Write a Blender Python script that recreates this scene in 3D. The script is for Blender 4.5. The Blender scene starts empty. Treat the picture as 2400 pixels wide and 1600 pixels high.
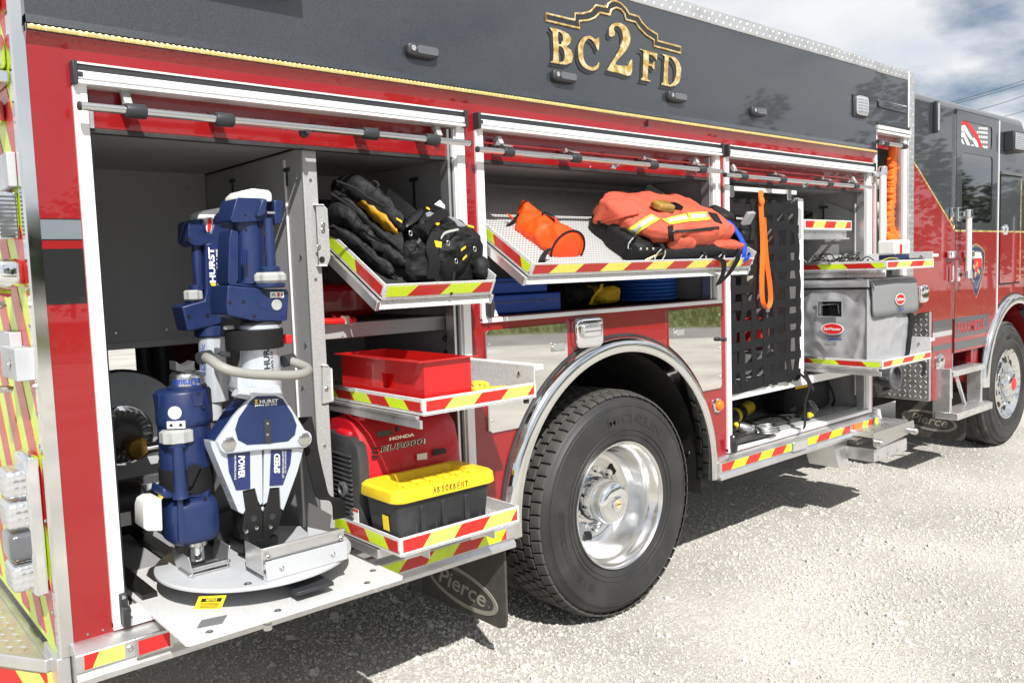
import bpy, bmesh, math, random
import numpy as np
from mathutils import Vector, Matrix, noise
from mathutils.geometry import tessellate_polygon

rnd = random.Random(7)
scene = bpy.context.scene
col = scene.collection
R = math.radians

# ------------------------------------------------------------------ camera
F_PX = 1945.0                      # focal length in pixels of the 2400 px wide photograph
YAW, PITCH, ROLL = R(40.94), R(4.78), R(-1.94)
CAM = Vector((0.0, -2.512, 1.622))
fwd = Vector((math.sin(YAW) * math.cos(PITCH), math.cos(YAW) * math.cos(PITCH), -math.sin(PITCH)))
_r = Vector((math.cos(YAW), -math.sin(YAW), 0)); _u = _r.cross(fwd)
rgt = math.cos(ROLL) * _r + math.sin(ROLL) * _u
upv = -math.sin(ROLL) * _r + math.cos(ROLL) * _u
cd = bpy.data.cameras.new("camera"); cam = bpy.data.objects.new("camera", cd); col.objects.link(cam)
cd.sensor_width = 36; cd.sensor_fit = 'HORIZONTAL'; cd.lens = 36 * F_PX / 2400
cd.clip_start = 0.05; cd.clip_end = 3000
cam.matrix_world = Matrix(((rgt.x, upv.x, -fwd.x, CAM.x), (rgt.y, upv.y, -fwd.y, CAM.y),
                           (rgt.z, upv.z, -fwd.z, CAM.z), (0, 0, 0, 1)))
scene.camera = cam

# ------------------------------------------------------------------ light
SUN = Vector((-0.36, -0.95, 1.0)).normalized()
EXPOSURE = 0.42
world = bpy.data.worlds.new("World"); scene.world = world; world.use_nodes = True
nt = world.node_tree; nt.nodes.clear()
def N(t, kind, **kw):
    n = t.nodes.new(kind)
    for k, v in kw.items():
        if k in n.inputs.keys() and not hasattr(n, k): n.inputs[k].default_value = v
        else: setattr(n, k, v)
    return n
w_out = N(nt, "ShaderNodeOutputWorld"); w_bg = N(nt, "ShaderNodeBackground"); w_bg.inputs[1].default_value = 0.055
sky = N(nt, "ShaderNodeTexSky", sky_type='NISHITA', sun_disc=False, sun_elevation=math.asin(SUN.z), sun_rotation=math.atan2(SUN.x, SUN.y) % (2 * math.pi))
sky.air_density = 1.0; sky.dust_density = 0.6; sky.ozone_density = 3.0
tc = N(nt, "ShaderNodeTexCoord"); sep = N(nt, "ShaderNodeSeparateXYZ")
nt.links.new(tc.outputs["Generated"], sep.inputs[0])
zz = N(nt, "ShaderNodeMath", operation='MAXIMUM'); zz.inputs[1].default_value = 0.0; nt.links.new(sep.outputs[2], zz.inputs[0])
za = N(nt, "ShaderNodeMath", operation='ADD'); za.inputs[1].default_value = 0.22; nt.links.new(zz.outputs[0], za.inputs[0])
dx = N(nt, "ShaderNodeMath", operation='DIVIDE'); nt.links.new(sep.outputs[0], dx.inputs[0]); nt.links.new(za.outputs[0], dx.inputs[1])
dy = N(nt, "ShaderNodeMath", operation='DIVIDE'); nt.links.new(sep.outputs[1], dy.inputs[0]); nt.links.new(za.outputs[0], dy.inputs[1])
cx = N(nt, "ShaderNodeCombineXYZ"); nt.links.new(dx.outputs[0], cx.inputs[0]); nt.links.new(dy.outputs[0], cx.inputs[1]); cx.inputs[2].default_value = 8.36
cn = N(nt, "ShaderNodeTexNoise"); cn.inputs["Scale"].default_value = 1.25; cn.inputs["Detail"].default_value = 9; cn.inputs["Roughness"].default_value = 0.56
nt.links.new(cx.outputs[0], cn.inputs["Vector"])
cr = N(nt, "ShaderNodeValToRGB"); cr.color_ramp.elements[0].position = 0.335; cr.color_ramp.elements[1].position = 0.475
nt.links.new(cn.outputs[0], cr.inputs[0])
cn2 = N(nt, "ShaderNodeTexNoise"); cn2.inputs["Scale"].default_value = 2.6; cn2.inputs["Detail"].default_value = 6
nt.links.new(cx.outputs[0], cn2.inputs["Vector"])
cc = N(nt, "ShaderNodeMix", data_type='RGBA'); cc.inputs["A"].default_value = (9.4, 10.1, 11.2, 1); cc.inputs["B"].default_value = (12.6, 12.7, 12.9, 1)
cr2 = N(nt, "ShaderNodeValToRGB"); cr2.color_ramp.elements[0].position = 0.36; cr2.color_ramp.elements[1].position = 0.60
nt.links.new(cn2.outputs[0], cr2.inputs[0]); nt.links.new(cr2.outputs[0], cc.inputs["Factor"])
mx = N(nt, "ShaderNodeMix", data_type='RGBA')
nt.links.new(cr.outputs[0], mx.inputs["Factor"]); nt.links.new(sky.outputs[0], mx.inputs["A"]); nt.links.new(cc.outputs["Result"], mx.inputs["B"])
nt.links.new(mx.outputs["Result"], w_bg.inputs[0]); nt.links.new(w_bg.outputs[0], w_out.inputs[0])
sl = bpy.data.lights.new("sun", 'SUN'); sl.energy = 5.0; sl.angle = R(0.5); sl.color = (1.0, 0.968, 0.92)
so = bpy.data.objects.new("sun", sl); col.objects.link(so); so.location = SUN * 30
so.rotation_euler = SUN.to_track_quat('Z', 'Y').to_euler()
vs = scene.view_settings; vs.view_transform = 'Standard'; vs.look = 'None'; vs.exposure = EXPOSURE; vs.gamma = 1.0; vs.use_curve_mapping = False
scene.cycles.use_denoising = True; scene.cycles.max_bounces = 8; scene.cycles.diffuse_bounces = 3; scene.cycles.transparent_max_bounces = 8
scene.cycles.sample_clamp_indirect = 6.0; scene.cycles.blur_glossy = 0.4

# ------------------------------------------------------------------ pixel -> place (a pixel gives a direction, the plane gives the distance)
def ray(px, py): return fwd + rgt * ((px - 1200) / F_PX) - upv * ((py - 800) / F_PX)
def atY(px, py, Y):
    d = ray(px, py); return CAM + d * ((Y - CAM.y) / d.y)
def A(x, y, Y): return atY(x * 1.02041, y * 1.02041, Y)
def crop(x0, y0, k): return lambda x, y, Y: atY(x0 + x / k, y0 + y / k, Y)
def poly(fn, pts, Y): return [fn(x, y, Y) for x, y in pts]

# ------------------------------------------------------------------ materials
MATS = {}
def mat(name, base=(0.5, 0.5, 0.5), rough=0.5, metal=0.0, coat=0.0, spec=0.5, bump=None, vary=None, emit=None, trans=0.0, ior=1.45, coat_rough=0.03, rvary=None, aniso=0.0, flake=None, sheen=0):
    """bump=(scale, strength, detail); vary=(scale, colour2, lo, hi); rvary=(scale, lo, hi); flake=(scale, colour, lo, hi)"""
    m = bpy.data.materials.new(name); m.use_nodes = True; t = m.node_tree; b = t.nodes["Principled BSDF"]
    b.inputs["Base Color"].default_value = (*base, 1); b.inputs["Roughness"].default_value = rough; b.inputs["Metallic"].default_value = metal
    b.inputs["Coat Weight"].default_value = coat; b.inputs["Coat Roughness"].default_value = coat_rough; b.inputs["Specular IOR Level"].default_value = spec
    b.inputs["Transmission Weight"].default_value = trans; b.inputs["IOR"].default_value = ior; b.inputs["Anisotropic"].default_value = aniso
    b.inputs["Sheen Weight"].default_value = sheen
    g = t.nodes.new("ShaderNodeTexCoord")
    def nz(scale, detail=4, rough_=0.55):
        n = t.nodes.new("ShaderNodeTexNoise"); n.inputs["Scale"].default_value = scale; n.inputs["Detail"].default_value = detail; n.inputs["Roughness"].default_value = rough_
        t.links.new(g.outputs["Object"], n.inputs["Vector"]); return n
    def ramp(src, lo, hi, a=(0, 0, 0, 1), c=(1, 1, 1, 1)):
        r = t.nodes.new("ShaderNodeValToRGB"); r.color_ramp.elements[0].position = lo; r.color_ramp.elements[1].position = hi
        r.color_ramp.elements[0].color = a; r.color_ramp.elements[1].color = c; t.links.new(src, r.inputs[0]); return r
    last = None
    if vary:
        last = ramp(nz(vary[0], 6).outputs[0], vary[2], vary[3], (*base, 1), (*vary[1], 1)).outputs[0]
    if flake:
        f = ramp(nz(flake[0], 1).outputs[0], flake[2], flake[3])
        q = t.nodes.new("ShaderNodeMix"); q.data_type = 'RGBA'; t.links.new(f.outputs[0], q.inputs["Factor"])
        if last: t.links.new(last, q.inputs["A"])
        else: q.inputs["A"].default_value = (*base, 1)
        q.inputs["B"].default_value = (*flake[1], 1); last = q.outputs["Result"]
    if last: t.links.new(last, b.inputs["Base Color"])
    if rvary:
        r = ramp(nz(rvary[0], 5).outputs[0], 0.3, 0.7, (rvary[1],) * 3 + (1,), (rvary[2],) * 3 + (1,)); t.links.new(r.outputs[0], b.inputs["Roughness"])
    if bump:
        bp = t.nodes.new("ShaderNodeBump"); bp.inputs["Strength"].default_value = bump[1]; bp.inputs["Distance"].default_value = bump[3] if len(bump) > 3 else 0.002
        t.links.new(nz(bump[0], bump[2]).outputs[0], bp.inputs["Height"]); t.links.new(bp.outputs[0], b.inputs["Normal"])
    if emit: b.inputs["Emission Color"].default_value = (*emit[:3], 1); b.inputs["Emission Strength"].default_value = emit[3]
    MATS[name] = m; return m
M = MATS
mat("red_paint", (0.255, 0.0026, 0.0045), 0.35, coat=1.0, coat_rough=0.015, vary=(1.3, (0.235, 0.0024, 0.004), 0.35, 0.7), bump=(5, 0.006, 1))
mat("charcoal_paint", (0.032, 0.036, 0.042), 0.36, metal=0.30, coat=1.0, coat_rough=0.03, flake=(900, (0.18, 0.20, 0.23), 0.58, 0.72), bump=(4, 0.006, 1))
mat("gold_leaf", (0.66, 0.39, 0.085), 0.30, metal=0.7, vary=(34, (1.0, 0.86, 0.50), 0.40, 0.62), rvary=(40, 0.22, 0.45), bump=(30, 0.5, 2, 0.004))
mat("black_vinyl", (0.012, 0.012, 0.013), 0.3, coat=0.6)
mat("rim_alu", (0.80, 0.795, 0.78), 0.18, metal=1.0, rvary=(5, 0.15, 0.24))
mat("grey_vinyl", (0.15, 0.175, 0.195), 0.35, coat=0.5)
mat("chrome", (0.86, 0.87, 0.88), 0.045, metal=1.0, bump=(6, 0.03, 2))
mat("polished_steel", (0.80, 0.80, 0.79), 0.06, metal=1.0, bump=(3.5, 0.02, 2), rvary=(9, 0.035, 0.11))
mat("mirror_panel", (0.80, 0.79, 0.77), 0.028, metal=1.0, bump=(2.0, 0.02, 1))
mat("brushed_steel", (0.62, 0.62, 0.61), 0.26, metal=1.0, aniso=0.4, rvary=(30, 0.2, 0.3))
mat("steel_tube", (0.66, 0.66, 0.65), 0.24, metal=1.0)
mat("anodised", (0.78, 0.78, 0.775), 0.42, metal=0.15, rvary=(20, 0.3, 0.45), bump=(60, 0.04, 2))
mat("mill_alu", (0.70, 0.70, 0.70), 0.33, metal=0.85, rvary=(14, 0.24, 0.42), bump=(80, 0.05, 3), vary=(5, (0.55, 0.55, 0.55), 0.4, 0.75))
mat("tread_alu", (0.78, 0.78, 0.77), 0.3, metal=0.9, rvary=(16, 0.24, 0.42), vary=(8, (0.58, 0.57, 0.55), 0.45, 0.75))
mat("speckle", (0.31, 0.31, 0.312), 0.6, flake=(520, (0.48, 0.48, 0.475), 0.52, 0.66), vary=(640, (0.21, 0.21, 0.213), 0.48, 0.64), bump=(340, 0.35, 2, 0.0015))
mat("speckle_shaded", (0.29, 0.29, 0.295), 0.6, flake=(520, (0.42, 0.42, 0.42), 0.54, 0.68), vary=(640, (0.19, 0.19, 0.193), 0.48, 0.64), bump=(340, 0.35, 2, 0.0015))  # same coating as speckle, interior shade put into a darker tone
mat("grey_paint", (0.44, 0.455, 0.475), 0.42, vary=(6, (0.36, 0.37, 0.385), 0.45, 0.75), rvary=(12, 0.34, 0.55))
mat("black_rubber", (0.020, 0.020, 0.021), 0.62, vary=(14, (0.042, 0.041, 0.04), 0.4, 0.75), bump=(90, 0.15, 3))
mat("gasket", (0.030, 0.032, 0.036), 0.45)
mat("tyre_rubber", (0.028, 0.028, 0.029), 0.72, vary=(9, (0.095, 0.089, 0.080), 0.40, 0.70), bump=(160, 0.2, 4), flake=(60, (0.15, 0.14, 0.125), 0.68, 0.80))
mat("tyre_wall", (0.024, 0.024, 0.025), 0.55, vary=(5, (0.048, 0.046, 0.043), 0.42, 0.75), bump=(60, 0.12, 4))
mat("under_black", (0.010, 0.010, 0.010), 0.7, vary=(6, (0.03, 0.028, 0.026), 0.4, 0.75))
mat("tape_red", (0.52, 0.018, 0.012), 0.38, coat=0.4, vary=(260, (0.43, 0.012, 0.009), 0.42, 0.6), bump=(330, 0.25, 0), flake=(8, (0.36, 0.02, 0.015), 0.62, 0.8))
mat("tape_lime", (0.60, 0.78, 0.02), 0.38, coat=0.4, vary=(260, (0.50, 0.66, 0.02), 0.42, 0.6), bump=(330, 0.25, 0), flake=(8, (0.46, 0.56, 0.04), 0.62, 0.8))
mat("tape_yellow", (0.86, 0.80, 0.14), 0.38, coat=0.4, vary=(260, (0.76, 0.70, 0.10), 0.42, 0.6), bump=(330, 0.25, 0), flake=(8, (0.66, 0.60, 0.12), 0.62, 0.8))
mat("blue_plastic", (0.009, 0.021, 0.080), 0.40, coat=0.10, vary=(5, (0.014, 0.029, 0.100), 0.4, 0.7), bump=(300, 0.08, 2), rvary=(25, 0.3, 0.46))
mat("blue_label", (0.010, 0.020, 0.11), 0.25, coat=0.5)
mat("white_plastic", (0.72, 0.72, 0.70), 0.35, coat=0.2)
mat("pale_grip", (0.36, 0.37, 0.36), 0.45)
mat("silver_paint", (0.56, 0.60, 0.65), 0.30, metal=0.35, coat=0.4, rvary=(18, 0.24, 0.40))
mat("warm_grey_grip", (0.27, 0.265, 0.245), 0.5, bump=(120, 0.1, 2))
mat("black_web", (0.011, 0.011, 0.012), 0.7, bump=(500, 0.5, 1), spec=0.25)
mat("black_cloth", (0.007, 0.007, 0.008), 0.62, bump=(55, 0.9, 6, 0.005), vary=(10, (0.016, 0.016, 0.017), 0.45, 0.8), spec=0.35)
mat("grey_cloth", (0.26, 0.27, 0.29), 0.6, bump=(260, 0.4, 3))
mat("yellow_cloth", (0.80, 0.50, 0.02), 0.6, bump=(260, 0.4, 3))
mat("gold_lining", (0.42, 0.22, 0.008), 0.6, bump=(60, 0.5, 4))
mat("orange_cloth", (0.86, 0.075, 0.005), 0.5, bump=(24, 0.55, 5, 0.006), vary=(7, (0.74, 0.055, 0.004), 0.4, 0.7))
mat("faded_orange", (0.50, 0.092, 0.050), 0.75, bump=(26, 0.7, 6, 0.008), vary=(9, (0.43, 0.070, 0.036), 0.42, 0.75), flake=(14, (0.30, 0.07, 0.04), 0.66, 0.80))
mat("hi_vis", (0.80, 0.86, 0.06), 0.5)
mat("reflective_grey", (0.55, 0.58, 0.54), 0.35, metal=0.3)
mat("orange_strap", (1.0, 0.16, 0.012), 0.55, bump=(400, 0.4, 1))
mat("blue_web", (0.012, 0.07, 0.50), 0.6, bump=(400, 0.4, 1))
mat("red_metal", (0.56, 0.010, 0.010), 0.35, coat=0.5, rvary=(14, 0.28, 0.5), vary=(4, (0.48, 0.008, 0.008), 0.4, 0.7))
mat("generator_red", (0.50, 0.008, 0.018), 0.38, coat=0.3, rvary=(18, 0.3, 0.5))
mat("dark_plastic", (0.030, 0.031, 0.032), 0.5, vary=(8, (0.06, 0.06, 0.06), 0.42, 0.75), bump=(240, 0.2, 2))
mat("tote_black", (0.018, 0.019, 0.021), 0.42, vary=(6, (0.060, 0.062, 0.066), 0.45, 0.80), rvary=(14, 0.35, 0.6), bump=(200, 0.15, 2))
mat("tote_yellow", (0.86, 0.60, 0.02), 0.42, coat=0.1, vary=(7, (0.80, 0.53, 0.016), 0.42, 0.72))
mat("silver_vinyl", (0.40, 0.405, 0.42), 0.36, metal=0.35, bump=(14, 0.2, 2, 0.006))
mat("grey_flap", (0.20, 0.205, 0.21), 0.5, bump=(200, 0.3, 3))
mat("sticker_white", (0.78, 0.78, 0.76), 0.45)
mat("sticker_red", (0.62, 0.02, 0.02), 0.4)
mat("sticker_yellow", (0.82, 0.62, 0.02), 0.4)
mat("ink_black", (0.012, 0.012, 0.012), 0.5)
mat("ink_white", (0.82, 0.82, 0.80), 0.5)
mat("ink_blue", (0.01, 0.05, 0.35), 0.5)
mat("rope_yellow", (0.62, 0.48, 0.045), 0.8, bump=(220, 0.9, 2))
mat("blue_crate", (0.006, 0.055, 0.34), 0.42)
mat("blue_hose", (0.008, 0.09, 0.42), 0.4)
mat("clear_lens", (0.74, 0.75, 0.77), 0.12, metal=0.85)
def lens_optics():
    t = M["clear_lens"].node_tree; v = t.nodes.new("ShaderNodeTexVoronoi"); v.inputs["Scale"].default_value = 58; v.inputs["Randomness"].default_value = 0.0
    t.links.new(t.nodes["Texture Coordinate"].outputs["Object"], v.inputs["Vector"]); bp = t.nodes.new("ShaderNodeBump"); bp.inputs["Strength"].default_value = 0.7; bp.inputs["Distance"].default_value = 0.004
    t.links.new(v.outputs["Distance"], bp.inputs["Height"]); t.links.new(bp.outputs[0], t.nodes["Principled BSDF"].inputs["Normal"])
lens_optics()
mat("gold_line", (0.80, 0.58, 0.20), 0.34, metal=0.5, vary=(60, (0.92, 0.74, 0.36), 0.40, 0.62))
mat("glass_clear", (0.9, 0.92, 0.94), 0.05, trans=0.7, ior=1.3)
mat("amber", (0.95, 0.20, 0.005), 0.15, trans=0.25, coat=0.6)
mat("led_dark", (0.10, 0.105, 0.115), 0.15, coat=1.0, bump=(220, 0.6, 1))
mat("tinted_glass", (0.006, 0.007, 0.008), 0.03, coat=1.0, spec=0.8)
mat("flap_rubber", (0.055, 0.052, 0.047), 0.6, vary=(30, (0.085, 0.08, 0.072), 0.4, 0.75), bump=(80, 0.15, 3))
mat("flap_emblem", (0.30, 0.28, 0.235), 0.55, vary=(12, (0.22, 0.21, 0.18), 0.4, 0.75))
mat("yellow_hose", (0.55, 0.42, 0.02), 0.6, bump=(260, 0.5, 2))
mat("bronze", (0.34, 0.20, 0.06), 0.3, metal=0.9)
mat("cast_iron", (0.10, 0.10, 0.105), 0.40, metal=0.25, bump=(80, 0.3, 3))
mat("amber_glass", (0.30, 0.17, 0.02), 0.2, coat=0.8)
mat("cable_black", (0.010, 0.010, 0.010), 0.4)
mat("wire_black", (0.02, 0.02, 0.022), 0.6)
mat("green_plastic", (0.02, 0.42, 0.09), 0.45)
mat("tan_webbing", (0.45, 0.41, 0.35), 0.8, bump=(200, 0.6, 2))
mat("navy_emblem", (0.010, 0.022, 0.10), 0.35, coat=0.6)
mat("bark", (0.10, 0.075, 0.055), 0.9, bump=(22, 0.8, 5, 0.02))
mat("leaf_a", (0.050, 0.085, 0.022), 0.55, vary=(0.8, (0.075, 0.11, 0.03), 0.4, 0.65), trans=0.0)
mat("leaf_b", (0.036, 0.062, 0.018), 0.55, vary=(0.8, (0.06, 0.088, 0.026), 0.4, 0.65))
mat("grass", (0.090, 0.125, 0.030), 0.8, vary=(3, (0.19, 0.18, 0.065), 0.40, 0.70))
mat("asphalt", (0.16, 0.155, 0.145), 0.9, vary=(1.2, (0.23, 0.22, 0.205), 0.38, 0.7), bump=(90, 0.5, 4), flake=(140, (0.33, 0.32, 0.30), 0.60, 0.72))
# ------------------------------------------------------------------ mesh helpers
def V3(*a): return Vector(a[0]) if len(a) == 1 else Vector(a)
def frame(axis):
    a = Vector(axis).normalized(); t = Vector((0, 0, 1)) if abs(a.z) < 0.9 else Vector((1, 0, 0))
    u = t.cross(a).normalized(); return u, a.cross(u), a
class MB:
    def __init__(s): s.v = []; s.f = []
    def add(s, vs, fs):
        o = len(s.v); s.v += [tuple(p) for p in vs]; s.f += [[o + i for i in q] for q in fs]; return s
    def box(s, x0, x1, y0, y1, z0, z1):
        return s.add([(x0, y0, z0), (x1, y0, z0), (x1, y1, z0), (x0, y1, z0), (x0, y0, z1), (x1, y0, z1), (x1, y1, z1), (x0, y1, z1)],
                     [(3, 2, 1, 0), (4, 5, 6, 7), (0, 1, 5, 4), (1, 2, 6, 5), (2, 3, 7, 6), (3, 0, 4, 7)])
    def obox(s, c, hx, hy, hz):
        c, hx, hy, hz = map(Vector, (c, hx, hy, hz))
        vs = [c + i * hx + j * hy + k * hz for k in (-1, 1) for i, j in ((-1, -1), (1, -1), (1, 1), (-1, 1))]
        return s.add(vs, [(3, 2, 1, 0), (4, 5, 6, 7), (0, 1, 5, 4), (1, 2, 6, 5), (2, 3, 7, 6), (3, 0, 4, 7)])
    def quad(s, a, b, c, d): return s.add([a, b, c, d], [(0, 1, 2, 3)])
    def plate(s, polys, t):
        """polys: outline then holes (3-D points on one plane), t: thickness vector going away from the viewer"""
        t = Vector(t); polys = [[Vector(p) for p in q] for q in polys]
        tri = tessellate_polygon(polys); flat = [p for q in polys for p in q]; n = len(flat)
        vs = flat + [p + t for p in flat]; fs = []
        for a, b, c in tri:
            nn = (flat[b] - flat[a]).cross(flat[c] - flat[a])
            if nn.dot(t) > 0: a, c = c, a
            fs.append((a, b, c)); fs.append((c + n, b + n, a + n))
        o = 0
        for q in polys:
            k = len(q)
            for i in range(k):
                j = (i + 1) % k; fs.append((o + i, o + i + n, o + j + n, o + j))
            o += k
        return s.add(vs, fs)
    def tube(s, pts, r, n=10, caps=True, closed=False, flat=None):
        pts = [Vector(p) for p in pts]; m = len(pts); rs = r if hasattr(r, '__len__') else [r] * m
        vs = []; fs = []; u = None
        for i, p in enumerate(pts):
            if closed: d = pts[(i + 1) % m] - pts[i - 1]
            else: d = pts[min(i + 1, m - 1)] - pts[max(i - 1, 0)]
            d.normalize()
            if u is None: u, w, _ = frame(d)
            else:
                u = (u - d * u.dot(d)).normalized(); w = d.cross(u)
            for k in range(n):
                a = 2 * math.pi * k / n; vs.append(p + (u * math.cos(a) + w * math.sin(a)) * rs[i])
        for i in range(m if closed else m - 1):
            for k in range(n):
                a = i * n + k; b = i * n + (k + 1) % n; c = ((i + 1) % m) * n + (k + 1) % n; d_ = ((i + 1) % m) * n + k
                fs.append((a, b, c, d_))
        if caps and not closed: fs += [list(range(n))[::-1], [(m - 1) * n + k for k in range(n)]]
        return s.add(vs, fs)
    def cyl(s, p0, p1, r0, r1=None, n=24): return s.tube([p0, p1], [r0, r0 if r1 is None else r1], n)
    def lathe(s, prof, o, axis, n=32, a0=0, a1=2 * math.pi, lobes=0, lob=0.0, caps=True):
        """prof: (radius, height along axis)"""
        u, w, a = frame(axis); o = Vector(o); full = abs(a1 - a0) > 6.28; cols = n if full else n + 1
        vs = []; fs = []
        for r, h in prof:
            for k in range(cols):
                t = a0 + (a1 - a0) * k / n; rr = r * (1 + lob * math.cos(lobes * t)) if lobes else r
                vs.append(o + a * h + (u * math.cos(t) + w * math.sin(t)) * rr)
        for i in range(len(prof) - 1):
            for k in range(n):
                b = (k + 1) % cols if full else k + 1
                fs.append((i * cols + k, i * cols + b, (i + 1) * cols + b, (i + 1) * cols + k))
        if full and caps:
            for i, rev in ((0, True), (len(prof) - 1, False)):
                if prof[i][0] > 1e-5:
                    q = [i * cols + k for k in range(cols)]; fs.append(q[::-1] if rev else q)
        return s.add(vs, fs)
    def grid(s, fn, nu, nv, cu=False, cv=False):
        vs = [fn(i / (nu if cu else nu - 1), j / (nv if cv else nv - 1)) for i in range(nu) for j in range(nv)]; fs = []
        for i in range(nu if cu else nu - 1):
            for j in range(nv if cv else nv - 1):
                i2 = (i + 1) % nu; j2 = (j + 1) % nv; fs.append((i * nv + j, i2 * nv + j, i2 * nv + j2, i * nv + j2))
        return s.add(vs, fs)
    def pillow(s, c, ax, ay, az, e1=0.5, e2=0.5, amp=0.0, freq=6.0, seed=0, nu=40, nv=24, fn=None):
        """super-ellipsoid with wrinkles; ax, ay, az are half-axis vectors"""
        c, ax, ay, az = map(Vector, (c, ax, ay, az)); off = Vector((seed * 7.3, seed * 3.1, seed))
        sg = lambda x, e: math.copysign(abs(x) ** e, x)
        def P(u, v):
            th = -math.pi + 2 * math.pi * u; ph = -math.pi / 2 + math.pi * v
            q = Vector((sg(math.cos(ph), e1) * sg(math.cos(th), e2), sg(math.cos(ph), e1) * sg(math.sin(th), e2), sg(math.sin(ph), e1)))
            if fn: q = fn(q)
            p = c + ax * q.x + ay * q.y + az * q.z
            if amp:
                k = p * freq + off; w = abs(noise.noise(k)) * -1.6 + 0.5 * noise.noise(k * 2.3) + 0.25 * noise.noise(k * 5.1)
                nrm = (ax.normalized() * q.x + ay.normalized() * q.y + az.normalized() * q.z).normalized(); p = p + nrm * (w * amp)
            return p
        return s.grid(P, nu, nv, cu=True)
    def band(s, pts, wdir, w, t=0.003):
        """flat strap along pts; wdir = width direction"""
        pts = [Vector(p) for p in pts]; wd = Vector(wdir).normalized() * (w / 2); m = len(pts); vs = []; fs = []
        for i, p in enumerate(pts):
            d = (pts[min(i + 1, m - 1)] - pts[max(i - 1, 0)]).normalized(); nn = d.cross(wd.normalized()).normalized() * (t / 2)
            vs += [p - wd - nn, p + wd - nn, p + wd + nn, p - wd + nn]
        for i in range(m - 1):
            for k in range(4): fs.append((i * 4 + k, i * 4 + (k + 1) % 4, (i + 1) * 4 + (k + 1) % 4, (i + 1) * 4 + k))
        fs += [(3, 2, 1, 0), tuple((m - 1) * 4 + k for k in range(4))]
        return s.add(vs, fs)
    def xform(s, m): s.v = [tuple(m @ Vector(p)) for p in s.v]; return s
    def build(s, name, material, parent=None, bevel=0.0, smooth=35, seg=2, subsurf=0, kind=None, label=None):
        me = bpy.data.meshes.new(name); me.from_pydata(s.v, [], s.f); me.update()
        bm = bmesh.new(); bm.from_mesh(me); bmesh.ops.recalc_face_normals(bm, faces=bm.faces)
        bm.to_mesh(me); bm.free()
        return link(name, me, material, parent, bevel, smooth, seg, subsurf, kind, label)
def link(name, me, material, parent=None, bevel=0.0, smooth=35, seg=2, subsurf=0, kind=None, label=None):
    me.materials.clear(); me.materials.append(M[material])
    if smooth:
        me.shade_smooth()
        try: me.set_sharp_from_angle(angle=R(smooth))
        except Exception: pass
    o = bpy.data.objects.new(name, me); col.objects.link(o)
    if subsurf: q = o.modifiers.new("s", 'SUBSURF'); q.levels = q.render_levels = subsurf
    if bevel:
        q = o.modifiers.new("b", 'BEVEL'); q.width = bevel; q.segments = seg; q.limit_method = 'ANGLE'; q.angle_limit = R(40); q.use_clamp_overlap = True
    if parent is not None: adopt(o, parent)
    if kind: o["kind"] = kind
    if label: o["label"] = label
    return o
def adopt(o, parent):
    o.parent = parent
    if parent.type == 'EMPTY': o.matrix_parent_inverse = Matrix.Translation(-parent.location)
def thing(name, loc, label, cat, group=None):
    o = bpy.data.objects.new(name, None); col.objects.link(o); o.location = loc; o.empty_display_size = 0.1
    o["label"] = label; o["category"] = cat
    if group: o["group"] = group
    return o
def tag(o, label=None, cat=None, group=None, kind=None):
    if label: o["label"] = label
    if cat: o["category"] = cat
    if group: o["group"] = group
    if kind: o["kind"] = kind
    return o
TXT = {}
def text_mesh(s, bold=0.0, space=1.0):
    k = (s, bold, space)
    if k not in TXT:
        c = bpy.data.curves.new("lettering", 'FONT'); c.body = s; c.size = 1.0; c.offset = bold; c.space_character = space; c.resolution_u = 3
        o = bpy.data.objects.new("lettering", c); me = o.to_mesh()
        vs = [tuple(v.co) for v in me.vertices]; fs = [tuple(p.vertices) for p in me.polygons]; o.to_mesh_clear()
        bpy.data.objects.remove(o); bpy.data.curves.remove(c)
        x0 = min(v[0] for v in vs); x1 = max(v[0] for v in vs); y0 = min(v[1] for v in vs); y1 = max(v[1] for v in vs)
        TXT[k] = ([((v[0] - x0) / (x1 - x0), (v[1] - y0) / (y1 - y0)) for v in vs], fs)
    return TXT[k]
def lettering(s, org, xv, yv, material, parent, bold=0.0, name="lettering", space=1.0, wrap=None):
    """text filling the parallelogram org, org+xv, org+yv"""
    vs, fs = text_mesh(s, bold, space); org, xv, yv = Vector(org), Vector(xv), Vector(yv)
    pts = [org + xv * a + yv * b for a, b in vs]
    if wrap: pts = [wrap(p) for p in pts]
    mb = MB(); mb.add(pts, fs); me = bpy.data.meshes.new(name); me.from_pydata(mb.v, [], mb.f); me.update()
    return link(name, me, material, parent, smooth=0)
def letter4(fn, s, p00, p10, p01, Y, material, parent, **kw):
    """text whose baseline starts at photo point p00, ends at p10, and whose cap height reaches p01"""
    a, b, c = fn(*p00, Y), fn(*p10, Y), fn(*p01, Y); return lettering(s, a, b - a, c - a, material, parent, **kw)
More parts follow.
